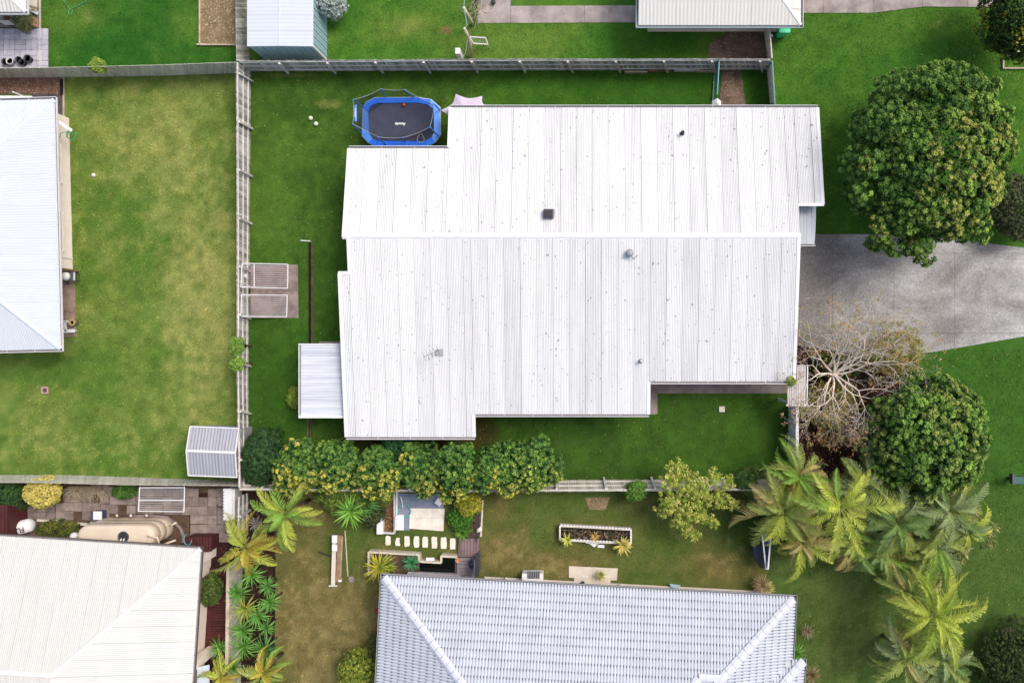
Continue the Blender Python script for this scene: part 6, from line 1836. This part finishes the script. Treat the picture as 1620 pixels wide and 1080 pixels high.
# items in the lawn
tag(MB().box(P(1142, 647, .03), (M(9), M(9), .08)).build('inspection_cover', MT['pale_conc'], None, bevel=.01), 'small white square pit lid in the shaded side lawn', 'lid')
dl = thing('drain_pit', 'pink square drain pit in the olive west lawn', 'drain', P(71, 617, 0))
MB().box(P(71, 617, .03), (M(11), M(11), .08)).build('surround', MT['pink'], dl, bevel=.01)
MB().box(P(71, 617, .075), (M(6), M(6), .03)).build('grate', MT['dark_conc'], dl)
tag(MB().lathe(P(148.5, 277, .02), [(.09, 0), (.09, .05), (.03, .07)], 12).build('sprinkler_cap', MT['offwhite'], None), 'tiny pale cap sunk in the west lawn', 'cap')
lb = thing('letterbox', 'dark green letterbox on the lawn at the right edge', 'letterbox', P(1609, 759, 0))
MB().box(G0(1609, 760, .8) + Vector((0, 0, .35)), (.16, .16, .7)).build('pedestal', MT['dgrey'], lb)
MB().box(P(1609, 759, .82), (.55, .36, .3)).build('body', MT['letterbox_green'], lb, bevel=.02)
MB().box(P(1601, 757, .84), (.12, .5, .34)).build('front_panel', MT['dgrey'], lb, bevel=.01)
lb = thing('letterbox', 'grey letterbox at the right side of the large round tree', 'letterbox', P(1583, 220, 0))
MB().box(G0(1580, 219, 1.1) + Vector((0, 0, .5)), (.14, .14, 1.0)).build('pedestal', MT['pale_conc'], lb)
MB().box(P(1580, 219, 1.1), (.46, .34, .24)).build('body', MT['galv'], lb, bevel=.02)
MB().box(P(1587, 219, 1.08), (.06, .38, .3)).build('flap', MT['dgrey'], lb)
be = thing('bed_edging', 'thin timber edging round the bed at the top right corner', 'edging', P(1600, 104, 0))
MB().beam(P(1587, 108.5, .08), P(1660, 108.5, .08), .07, .14).build('edging_board', MT['timber'], be)
MB().beam(P(1587, 94, .08), P(1587, 109, .08), .07, .14).build('edging_board', MT['timber'], be)
tag(MB().prism(pxpoly([(1594, 84), (1612, 77), (1617, 82), (1600, 90)], .5), .3, .5).build('white_stone', MT['stone'], None, bevel=.05), 'white stone at the foot of the dark corner tree', 'stone')
ge = thing('bed_edging', 'timber edging round the dry bed beside the pale blue shed', 'edging', P(345, 70, 0))
MB().beam(P(316.5, -40, .07), P(316.5, 71, .07), .06, .16).build('edging_board', MT['timber'], ge)
MB().beam(P(312, 71, .07), P(374, 71.5, .07), .06, .16).build('edging_board', MT['timber'], ge)
ce = thing('bed_edging', 'thin dark edging along the spiky plant bed', 'edging', P(434, 970, 0))
for k in range(4): MB().beam(P(434.5 - .5 * k, 880 + 58 * k, .06), P(434 - .5 * k, 937 + 58 * k, .06), .05, .14).build('edging_board', MT['sleeper'], ce)
we = thing('bed_edging', 'pale edging strip along the west house paving and lawn', 'edging', P(100, 170, 0))
MB().beam(P(100.5, 122, .05), P(101, 190, .05), .05, .1).build('edging_board', MT['timber'], we)
MB().beam(P(98.5, 126, .08), P(98.5, 150, .08), .12, .18).build('edging_board', MT['sleeper'], we)
pe = thing('bed_edging', 'pale kerb between the grey pavers and the top left lawn', 'edging', P(63, 50, 0))
MB().beam(P(63, -40, .04), P(64, 104, .04), .05, .1).build('edging_board', MT['pale_conc'], pe)
hs = thing('garden_hose', 'thin green hose looped on the top left lawn', 'hose', P(112, 18, 0))
MB().tube([P(97, -8, .05), P(102, 4, .05), P(110, 14, .05), P(108, 22, .05), P(112, 24, .05), P(115, 18, .05), P(113, 14, .05), P(120, 11, .05), P(133, 4, .05), P(145, -6, .05)], .018, 5).build('tube', MT['hose'], hs)

# top left patio things
for i, (x, y, r, h, mt) in enumerate(((8, 98, .15, .28, 'pot_black'), (16, 97, .17, .32, 'galv'), (30, 95, .15, .30, 'pot_black'), (35, 99, .15, .26, 'pot_black'), (44, 93, .17, .30, 'pot_black'))):
    lab = ('black pot nearest the left edge in the pot row', 'grey rimmed pot second in the pot row', 'black pot in the middle of the pot row', 'small black pot in front of the middle one', 'black pot at the right end of the pot row')[i]
    p = thing('plant_pot', lab, 'pot', P(x, y, 0), 'pots on the grey pavers')
    MB().lathe(G0(x, y, h) + Vector((0, 0, .03)), [(r * .75, 0), (r, h), (r * 1.12, h), (r * 1.12, h + .03), (r * .92, h + .03), (r * .9, h - .06)], 14).build('pot', MT[mt], p, True)
    MB().lathe(G0(x, y, h) + Vector((0, 0, .03)), [(r * .9, h - .08), (r * .9, h - .06)], 12).build('potting_soil', MT['sleeper'], p)
ch = thing('garden_chair', 'cream framed garden box seat with brown inside below the white roof corner', 'seat', P(15, 31, 0))
c = P(14, 30, .5)
for dx, dy, sx, sy in ((0, .2, .70, .06), (0, -.2, .70, .06), (.32, 0, .16, .46), (-.33, 0, .05, .34)):
    MB().box(c + Vector((dx, dy, 0)), (sx, sy, .5)).build('side', MT['offwhite'], ch)
MB().box(c + Vector((0, 0, -.15)), (.6, .36, .05)).build('cushion', MT['timber_brown'], ch)
for dx, dy in ((-.3, -.18), (.34, -.2), (.34, .2), (-.3, .18)): MB().box(c + Vector((dx, dy, -.37)), (.05, .05, .26)).build('leg', MT['dgrey'], ch)
MB().beam(P(14, 41, .03), P(25, 42, .03), .05, .05).build('foot_rail', MT['dgrey'], ch)
for i, (a, b) in enumerate((((43, 12, .6), (60, 22, .1)), ((45, 9, .7), (60, 13, .1)), ((50, 14, .5), (60, 18, .1)))):
    tag(MB().beam(P(*a), P(*b), .16 if i == 0 else .08, .06).build('board', MT['white' if i == 0 else 'timber'], None), ('wide white board leaning by the white roof corner', 'upper thin board leaning by the white roof corner', 'middle thin board leaning by the white roof corner')[i], 'board', 'boards leaning by the corner house')
tf_ = thing('pot_stand', 'terracotta coloured corner frame at the edge of the grey pavers', 'frame', P(51, 38, 0))
MB().beam(P(55.5, 29, .25), P(55, 42, .25), .09, .4).build('side', MT['terracotta'], tf_)
MB().beam(P(44, 41, .12), P(56, 42, .12), .07, .15).build('side', MT['terracotta'], tf_)
shrub('straggly plant between the garden seat and the terracotta frame', 38, 33, .4, (.35, .3, .35), g(106, 112, 70), g(160, 160, 110), 131, n_cl=26, cl_r=.14, inner=100)

# west house patio things
bq = thing('barbecue', 'grey barbecue with white domed lid on the west house patio', 'barbecue', G0(104, 437, .85))
c = G0(104, 437, .85)
for dx, dy in ((-.22, -.15), (.22, -.15), (-.22, .15), (.22, .15)): MB().tube([c + Vector((dx, dy, .06)), c + Vector((dx, dy, .75))], .02, 6).build('leg', MT['dgrey'], bq)
MB().box(c + Vector((0, 0, .78)), (.78, .42, .12)).build('cart', MT['dgrey'], bq)
MB().lathe(c + Vector((.02, 0, .84)), [(.22, 0), (.20, .1), (.12, .18), (.02, .21)], 16).build('lid', MT['offwhite'], bq, True)
MB().lathe(c + Vector((-.42, .12, .06)), [(.12, 0), (.14, .3), (.12, .4), (.04, .45)], 12).build('gas_bottle', MT['white'], bq, True)
MB().tube([c + Vector((-.42, .12, .5)), c + Vector((-.32, -.2, .45)), c + Vector((-.2, -.35, .3))], .03, 6).build('hose', MT['dark'], bq)
MB().box(c + Vector((.42, 0, .84)), (.08, .4, .03)).build('side_shelf', MT['galv'], bq)
tag(MB().beam(P(97, 427, .5), P(117, 428, .5), .05, .9).build('timber_screen', MT['timber_brown'], None), 'low brown timber screen behind the barbecue', 'screen')
tt_ = thing('timber_trestle', 'rusty brown tee shaped frame on the west house patio', 'frame', P(100, 495, 0))
MB().beam(P(99.5, 488, .35), P(99.5, 506, .35), .06, .06).build('bar', MT['timber_brown'], tt_)
MB().beam(P(95, 489.5, .36), P(107, 489, .36), .05, .05).build('bar', MT['timber_brown'], tt_)
for y in (490, 504): MB().box(P(99.5, y, .2), (.05, .05, .3)).build('leg', MT['timber_brown'], tt_)
bn = thing('white_bench', 'white slatted garden bench at the end of the west house patio', 'bench', P(106, 516, 0))
for x0, y0, x1, y1, w in ((96, 508, 108, 508, .09), (97, 524, 118, 523, .16), (97, 508, 97, 524, .07), (103, 508, 104, 524, .10)):
    MB().beam(P(x0, y0, .45), P(x1, y1, .45), w, .06).build('slat', MT['white'], bn)
for x, y in ((97, 509), (106, 509), (98, 523), (117, 523)): MB().box(P(x, y, .24), (.06, .06, .4)).build('leg', MT['white'], bn)
pt = thing('wicker_pot', 'round straw coloured pot beside the white bench', 'pot', G0(113.5, 510, .4))
MB().lathe(G0(113.5, 510, .4) + Vector((0, 0, .06)), [(.14, 0), (.17, .3), (.19, .34), (.19, .37), (.10, .37), (.08, .3)], 18).build('pot', MT['wicker'], pt, True)
MB().lathe(G0(113.5, 510, .4) + Vector((0, 0, .06)), [(.085, .28), (.085, .3)], 12).build('opening', MT['sleeper'], pt)

# ---------------------------------------------------------------- service yard bottom left
tk = thing('water_tank', 'long beige slimline plastic water tank beside the cream roof', 'water tank', P(215, 838, 0))
zt = 1.9
def stadium(x0, x1, y0, y1, z, n=7, k=1.0):
    a, b = P(x0, y0, z), P(x1, y1, z)
    r = abs(a.y - b.y) / 2; cy = (a.y + b.y) / 2; out = []
    for i in range(n + 1):
        q = -math.pi / 2 + math.pi * i / n; out.append(Vector((b.x - r + r * math.cos(q) * k, cy + r * math.sin(q), z)))
    for i in range(n + 1):
        q = math.pi / 2 + math.pi * i / n; out.append(Vector((a.x + r + r * math.cos(q) * k, cy + r * math.sin(q), z)))
    return out
base_r = stadium(157, 276, 817, 851, 0)
cx = sum(v.x for v in base_r) / len(base_r); cy = sum(v.y for v in base_r) / len(base_r)
rings = []
for z, k in ((0, .97), (.1, 1.0), (.62, 1.0), (.66, .965), (.70, 1.0), (1.2, 1.0), (1.24, .965), (1.28, 1.0), (zt - .28, 1.0), (zt - .12, .97), (zt - .02, .88), (zt, .74)):
    rings.append([Vector((cx + (v.x - cx) * (1 - (1 - k) * .5), cy + (v.y - cy) * k, z + .03)) for v in base_r])
m = MB(); nn = len(base_r)
V = [v for r in rings for v in r]
Q = [(i * nn + j, i * nn + (j + 1) % nn, (i + 1) * nn + (j + 1) % nn, (i + 1) * nn + j) for i in range(len(rings) - 1) for j in range(nn)] + [tuple(range((len(rings) - 1) * nn, len(rings) * nn))]
m.add(V, Q); m.build('body', MT['tank'], tk, True)
for x in (185, 207, 232):        # moulded ribs along the side
    MB().beam(P(x, 815, .2), P(x, 815, 1.6), .12, .10).build('moulded_rib', MT['tank'], tk, bevel=.03)
MB().box(P(255, 851, 1.0), (1.2, .02, .04)).build('strap', MT['dgrey'], tk)
p = P(195.5, 848.5, zt + .03)
st_ = MB().lathe(p, [(.27, -.02), (.27, .05), (.23, .05), (.22, .02)], 20).build('strainer', MT['dgrey'], tk, True)
MB().lathe(p, [(.22, .015), (.22, .03)], 18).build('strainer_mesh', MT['dark'], st_)
for dx in (-.07, .07): MB().tube([p + Vector((dx, -.6, .12)), p + Vector((dx, -.12, .12)), p + Vector((dx, -.08, .04))], .035, 8).build('downpipe', MT['white'], tk, True)
for pth in (((141, 843, 1.7), (152, 846, 1.75), (165, 847, 1.8)), ((128, 851, 1.2), (141, 846, 1.4)), ((233, 848, 1.95), (249, 850, 1.95), (251, 856, 1.9), (251, 866, 1.7)), ((268, 832, 1.4), (279, 826, 1.45)), ((255, 862, 1.0), (278, 854, 1.0))):
    MB().tube([P(*q) for q in pth], .05, 8).build('pipe', MT['tank'] if pth[0][0] > 128 else MT['offwhite'], tk, True)
ek = thing('path_edging', 'curved concrete kerb round the end of the beige tank', 'edging', P(280, 830, 0))
arc = [(205, 816), (240, 815), (262, 817), (276, 825), (286, 835), (291, 848), (290, 858)]
for i in range(len(arc) - 1): MB().beam(P(*arc[i], .06), P(*arc[i + 1], .06), .12, .12).build('kerb', MT['concrete'], ek)
MB().beam(P(60, 822, .08), P(140, 829, .08), .12, .16).build('kerb', MT['pale_conc'], ek)
wd = thing('white_tank', 'white drum tank lying by the gutter with black letters', 'tank', P(30, 834, 0))
a, b = P(14, 838, .55), P(48, 830, .55)
d_ = (b - a).normalized()
rr_ = .34
MB().tube([a - d_ * .20, a - d_ * .12, a, b, b + d_ * .10, b + d_ * .15], [.12, .26, rr_, rr_, .26, .12], 22).build('drum', MT['white'], wd, True)
MB().lathe(a + Vector((.03, -.10, rr_ - .07)), [(.11, 0), (.11, .06), (.08, .07)], 14).build('cap', MT['dark'], wd, True)
for k in (.2, .8): MB().box(a.lerp(b, k) - Vector((0, 0, .36)), (.1, .5, .4)).build('cradle', MT['dgrey'], wd)
ang = math.atan2(d_.y, d_.x)
text_mesh('FUE', .36, MT['letter_black'], 'lettering', wd, Matrix.Translation(a.lerp(b, .66) + Vector((.02, -.10, rr_ + .0))) @ Matrix.Rotation(ang + math.pi, 4, 'Z') @ Matrix.Rotation(-.32, 4, 'X'))
bx = thing('service_box', 'white topped box with dark side behind the beige tank', 'box', P(156, 814, 0))
MB().box(P(157, 814, .3), (.5, .42, .6)).build('body', MT['tarp'], bx)
MB().box(P(154.5, 815, .62), (.42, .42, .05)).build('lid', MT['white'], bx)
MB().box(P(150, 826, .2), (.3, .14, .3)).build('step', MT['timber'], bx)
tag(MB().lathe(P(146, 831, .3), [(.05, 0), (.15, .03), (.17, .14), (.12, .2)], 12).build('watering_can', MT['hose_teal'], None, True), 'small turquoise can between the box and the beige tank', 'can')
tag(MB().lathe(P(122, 846, .5), [(.16, 0), (.2, .25), (.16, .36), (.05, .4)], 12).build('gas_bottle', MT['white'], None, True), 'white domed bottle beside the cream roof gutter', 'bottle')
rg = thing('hose_ring', 'pale ring of hose hung beside the white drum tank', 'hose', P(62, 837, 0))
MB().tube([P(62 + 2.6 * math.cos(q * .45), 837 + 3 * math.sin(q * .45), .4) for q in range(15)], .025, 6).build('ring', MT['offwhite'], rg)
MB().tube([P(62, 837, .4) + Vector((0, .1, 0)), P(62, 832, .0)], .02, 5).build('stake', MT['galv'], rg)
ac = thing('wall_unit', 'long white vented unit against the dark fence at the end of the pavers', 'air conditioner', P(363, 797, 0))
c0 = P(361, 797, .85)
MB().box(c0 + Vector((.12, 0, -.4)), (.45, 1.5, .85)).build('body', MT['offwhite'], ac)
MB().box(c0 + Vector((0, 0, .05)), (.44, 1.58, .06)).build('top', MT['white'], ac, bevel=.01)
for k in range(9): MB().box(c0 + Vector((-.2, -.6 + .15 * k, .085)), (.08, .04, .01)).build('vent_slot', MT['dgrey'], ac)
hz = thing('garden_hose', 'turquoise hose by the low maroon roof', 'hose', P(300, 855, 0))
MB().tube([P(297 + 6 * math.cos(q * .4), 853 + 9 * math.sin(q * .4), 1.1) for q in range(12)], .02, 5).build('coil', MT['hose_teal'], hz)

# ---------------------------------------------------------------- south garden things
sb = thing('garden_bench', 'long weathered timber bench with white blocks standing on the brown lawn', 'bench', P(533, 885, 0))
MB().beam(P(529.5, 848, .42), P(527, 925, .42), M(6), .10).build('seat_board', MT['pale_conc'], sb)
MB().beam(P(538, 846, .38), P(534.5, 920, .38), M(6), .08).build('seat_board', MT['timber_brown'], sb)
MB().beam(P(541, 848, .30), P(538, 912, .30), M(2), .2).build('side_rail', MT['timber'], sb)
for a, b in ((846, 858), (861, 871)): MB().box(P(529.5, (a + b) / 2, .50), (M(8), M(b - a), .12)).build('block', MT['white'], sb, bevel=.015)
for y in (852, 885, 916): MB().box(P(534, y, .17), (M(12), .1, .36)).build('leg', MT['timber'], sb)
MB().box(P(527, 926, .3), (M(13), .06, .1)).build('end_rail', MT['offwhite'], sb)
MB().box(P(538, 918, .44), (M(5), .1, .08)).build('block', MT['white'], sb)
tag(MB().tube([P(504, 872.5, .05), P(525, 880, .06)], .035, 6).build('pipe', MT['dark'], None), 'short dark bar in place of a shade strip beside the timber bench', 'pipe')  # dark bar built to stand for a strip of shade
ep = thing('lawn_edging', 'thin pale edging strip running down the brown lawn', 'edging', P(548, 875, 0))
MB().beam(P(546, 838, .03), P(550.5, 911, .03), .05, .08).build('strip', MT['timber'], ep)
tag(MB().lathe(P(556, 916, 0), [(.17, 0), (.17, .03), (.14, .045)], 16).build('round_paver', MT['paver'], None), 'round brown paver at the foot of the edging strip', 'paver')
for i, (x, y, w, h, z, lab) in enumerate(((601, 830, 11, 29, .55, 'left white rendered pillar at the end of the narrow bed'), (633, 826, 13, 24, .55, 'right white rendered pillar beside the blue slab'))):
    t = thing('wall_pillar', lab, 'pillar', P(x, y, 0), 'white pillars of the narrow bed')
    MB().box(P(x + (2 if i == 0 else -1), y - 1, z / 2), (M(w) * .8, M(h) * .9, z)).build('pillar', MT['stone'], t)
    MB().box(P(x, y, z), (M(w) * .9, M(h), .06)).build('capping', MT['white'], t, bevel=.01)
rb = thing('bed_wall', 'low grey metal walls along both sides of the narrow leaf filled bed', 'bed wall', P(615, 810, 0))
for x0, y0, x1, y1 in ((604, 775, 604, 816), (625.5, 775, 625.5, 840), (607, 841, 625, 842)):
    MB().beam(P(x0, y0, .2), P(x1, y1, .2), .09, .4).build('wall_side', MT['galv'], rb)
MB().beam(P(628.5, 775, .3), P(628, 815, .3), .05, .3).build('wall_side', MT['white'], rb)
tag(MB().box(P(694.5, 793.5, .3), (M(10), M(10.5), .06), -.6).build('white_board', MT['white'], None), 'small tilted white board lying on the blue slab', 'board')
hz = thing('garden_hose', 'thin dark teal hose coiled on the blue slab', 'hose', P(643, 808, 0))
MB().tube([P(640 + (9 + q * .05) * math.cos(q * .5), 808 + (12 - q * .1) * math.sin(q * .5), .06 + .004 * q) for q in range(30)], .016, 5).build('coil', MT['hose_teal'], hz)
MB().tube([P(634, 786, .5), P(636, 793, .3), P(637, 802, .1)], .03, 6).build('spout', MT['white'], hz)
# pond
pw = thing('garden_pond', 'black water garden pond with stepped pale rim walls beside the tiled roof', 'pond', P(690, 892, 0))
zr_ = .45
line = [(585, 908), (585, 871), (664, 875.5), (664, 886), (699, 888), (699, 877.5), (724, 879)]
for i in range(len(line) - 1):
    MB().beam(P(*line[i], zr_ / 2 + (.003 if i % 2 else 0)), P(*line[i + 1], zr_ / 2 + (.003 if i % 2 else 0)), .10, zr_).build('rim_wall', MT['pale_conc'], pw)
MB().beam(P(663, 888, .2), P(663, 905, .2), .08, .4).build('rim_wall', MT['dark_conc'], pw)
MB().beam(P(722, 880, .2), P(722, 908, .2), .08, .4).build('rim_wall', MT['dark_conc'], pw)
MB().beam(P(662, 904.5, .22), P(722, 907, .22), .12, .46).build('rim_wall', MT['grey'], pw)
MB().prism(pxpoly([(665, 888), (700, 890), (700, 880), (721, 880), (721, 904), (665, 902)]), .0, .30).build('water', MT['water'], pw)
tag(MB().box(P(680.5, 884, .49), (M(13), M(5), .09)).build('rim_block', MT['white'], None, bevel=.01), 'white block sitting on the pond rim', 'block')
tag(MB().lathe(P(726, 883.5, .12), [(.09, 0), (.12, .28), (.14, .28), (.14, .3), (.1, .3), (.1, .24)], 14).build('plant_pot', MT['terracotta'], None, True), 'round pale pot at the corner of the pond', 'pot')
ws = thing('bench_top', 'long pale bench top between the pond and the tiled roof', 'bench', P(690, 911, 0))
MB().prism(pxpoly([(646, 904), (728, 909), (730, 917), (640, 912)], .6), .52, .6).build('top', MT['deck_grey'], ws)
for x in (655, 722): MB().box(P(x, 910, .26), (.1, .2, .52)).build('leg', MT['galv'], ws)
dk = thing('plank_deck', 'small deck of purplish upper planks and pale grey lower planks', 'deck', P(740, 880, 0))
for k in range(7):
    MB().prism(pxpoly([(726.5 + 4.7 * k, 850), (730.8 + 4.7 * k, 850), (730.4 + 4.7 * k, 879), (726.1 + 4.7 * k, 879)]), .02, .2 + random.uniform(-.004, .004)).build('plank', MT['deck'], dk)
for k in range(6):
    MB().prism(pxpoly([(724, 880 + 5.6 * k), (752, 880.5 + 5.6 * k), (752, 885.6 + 5.6 * k), (724, 885.1 + 5.6 * k)]), .02, .19 + random.uniform(-.004, .004)).build('plank', MT['deck_grey'], dk)
tg = thing('garden_tap', 'dark blue coiled hose fitting on the grey planks', 'hose', P(747, 890, 0))
MB().tube([P(746.5 + 4.5 * math.cos(q * .6), 889 + 6 * math.sin(q * .6) + .15 * q, .22 + .006 * q) for q in range(34)], .03, 5).build('coil', MT['tarp'], tg)
tag(MB().prism(pxpoly([(752, 838), (760, 833), (763, 838), (755, 843)], .3), .2, .3).build('white_stone', MT['stone'], None, bevel=.03), 'white stone at the foot of the steel fence', 'stone')
# planter box
pl = thing('planter_box', 'white trough planter with a fretted rim full of brown plants on the south lawn', 'planter', P(941, 847, 0))
q = [(886, 830), (998, 836), (998, 858), (886, 852)]
for i in range(4):
    a, b = q[i], q[(i + 1) % 4]
    MB().beam(P(*a, .22 + .003 * (i % 2)), P(*b, .22 + .003 * (i % 2)), .09, .44).build('side', MT['pale_conc'], pl)
    A_p, B_p = P(*a, .46), P(*b, .46)
    n = max(3, int((B_p - A_p).length / .16))
    for k in range(n):
        MB().beam(A_p.lerp(B_p, (k + .1) / n), A_p.lerp(B_p, (k + .8) / n), .07, .05).build('rim_block', MT['white'], pl)
MB().prism(pxpoly(q), .1, .36).build('potting_soil', MT['sleeper'], pl)
rs = np.random.RandomState(9)
n = 340
cx = np.array([tuple(P(x, y + (x - 886) * .05, .42)) for x, y in zip(rs.uniform(890, 994, n), rs.uniform(836, 849, n))]); cx[:, 2] += rs.uniform(0, .15, n)
V, Q, C = leaf_arrays(cx, rs.normal(size=(n, 3)) * [1, 1, .5], rs.normal(0, .5, (n, 3)) + [0, 0, 1], .2, .06, np.where(rs.rand(n, 1) < .55, g(120, 96, 80), np.where(rs.rand(n, 1) < .5, g(176, 152, 132), g(90, 112, 60))) * rs.uniform(.4, 1.2, (n, 1)))
quad_mesh('brown_foliage', V, Q, MT['leaf'], pl, C)
for i, (pp, lab) in enumerate((([(926, 851), (997, 855), (997, 858), (927, 857)], 'long broken white board along the front of the planter'), ([(926, 857), (948, 858), (940, 865), (932, 859)], 'small broken white piece on the lawn below the planter'), ([(946, 861), (956, 861), (956, 866), (945, 865)], 'smallest white fragment below the planter'))):
    tag(MB().prism(pxpoly(pp, .05), .02, .09 if i else .3).build('board', MT['white'], None), lab, 'board', 'broken white boards by the planter')
ac = thing('air_conditioner', 'white outdoor unit with dark grille on top against the tiled house', 'air conditioner', P(842, 912, 0))
MB().box(P(843, 914, .35), (M(33), M(20), .7)).build('body', MT['white'], ac, bevel=.03)
MB().box(P(844, 909, .71), (M(19), M(11), .03)).build('grille', MT['dgrey'], ac)
for k in range(5): MB().box(P(836.5 + 3.6 * k, 909, .735), (.02, M(11), .015)).build('grille_bar', MT['grey'], ac)
bo = thing('potted_plant', 'small pot with a pale spiky plant on the entry pad', 'plant', P(950, 909, 0))
MB().lathe(P(950, 909, .05), [(.1, 0), (.14, .22), (.15, .25), (.11, .25)], 14).build('pot', MT['terracotta'], bo, True)
rosette('', 950, 909, .32, .32, 26, g(128, 136, 62), g(184, 180, 104), 140, parent=bo, stem=False, w=.05)
sm = thing('garden_ornament', 'small dark ornament at the edge of the entry pad', 'ornament', P(922, 922, 0))
MB().lathe(P(922, 921, .05), [(.08, 0), (.1, .12), (.05, .2), (.07, .3), (.03, .4)], 10).build('figure', MT['dark'], sm, True)
MB().box(P(920, 923.5, .08), (.22, .14, .06)).build('foot', MT['dark'], sm)
for i, (x, y, h) in enumerate(((800.5, 914, .5), (981, 925, .5))):
    tag(MB().tube([P(x, y, 0), P(x, y, h), P(x + .4, y + 1.5, h + .06)], .055, 8).build('vent_pipe', MT['offwhite'], None, True), ('cream vent pipe left of the white outdoor unit', 'cream vent pipe right of the entry pad')[i], 'pipe', 'vent pipes along the tiled house')
tag(MB().prism(pxpoly([(1059, 923), (1077, 925), (1073, 930), (1063, 929)], .3), .24, .3).build('green_tray', MT['teal_wall'], None), 'pale green tray by the wall of the tiled house', 'tray')
tp_ = thing('tarpaulin', 'crumpled navy blue tarpaulin draped on the blue panel fence', 'tarpaulin', P(1200, 880, 0))
rs = np.random.RandomState(3)
nx2, ny2 = 9, 14
V = []
for j in range(ny2):
    for i in range(nx2):
        t, s_ = i / (nx2 - 1), j / (ny2 - 1)
        left = 1189 + 9 * s_ ** 2 * 1.6; right = 1206 + 3 * s_
        V.append(P(left + (right - left) * t, 862 + 36 * s_, .3 + 1.15 * t + .12 * math.sin(7 * t + 3 * s_) + rs.uniform(-.06, .06)))
Q = [(j * nx2 + i, j * nx2 + i + 1, (j + 1) * nx2 + i + 1, (j + 1) * nx2 + i) for j in range(ny2 - 1) for i in range(nx2 - 1)]
mb = MB(); mb.add(V, Q); mb.build('sheet', MT['tarp'], tp_, True)
MB().beam(P(1206, 846, 1.6), P(1212, 900, 1.6), .07, .07).build('rail', MT['white'], tp_)
fl = thing('flower', 'red flower at the edge of the tiled roof', 'flower', P(597, 966, 0))
MB().tube([P(597, 966, 0), P(597, 966, .6)], .012, 5).build('stem', MT['hose'], fl)
rr = random.Random(2)
for k in range(7):
    q = k * .9
    MB().lathe(P(597, 966, .62) + Vector((.10 * math.cos(q), .10 * math.sin(q), rr.uniform(-.04, .06))), [(.01, -.03), (.06, 0), (.01, .04)], 7).build('petal', MT['red_fl'], fl, True)
bpy.data.objects.remove(UNIT)
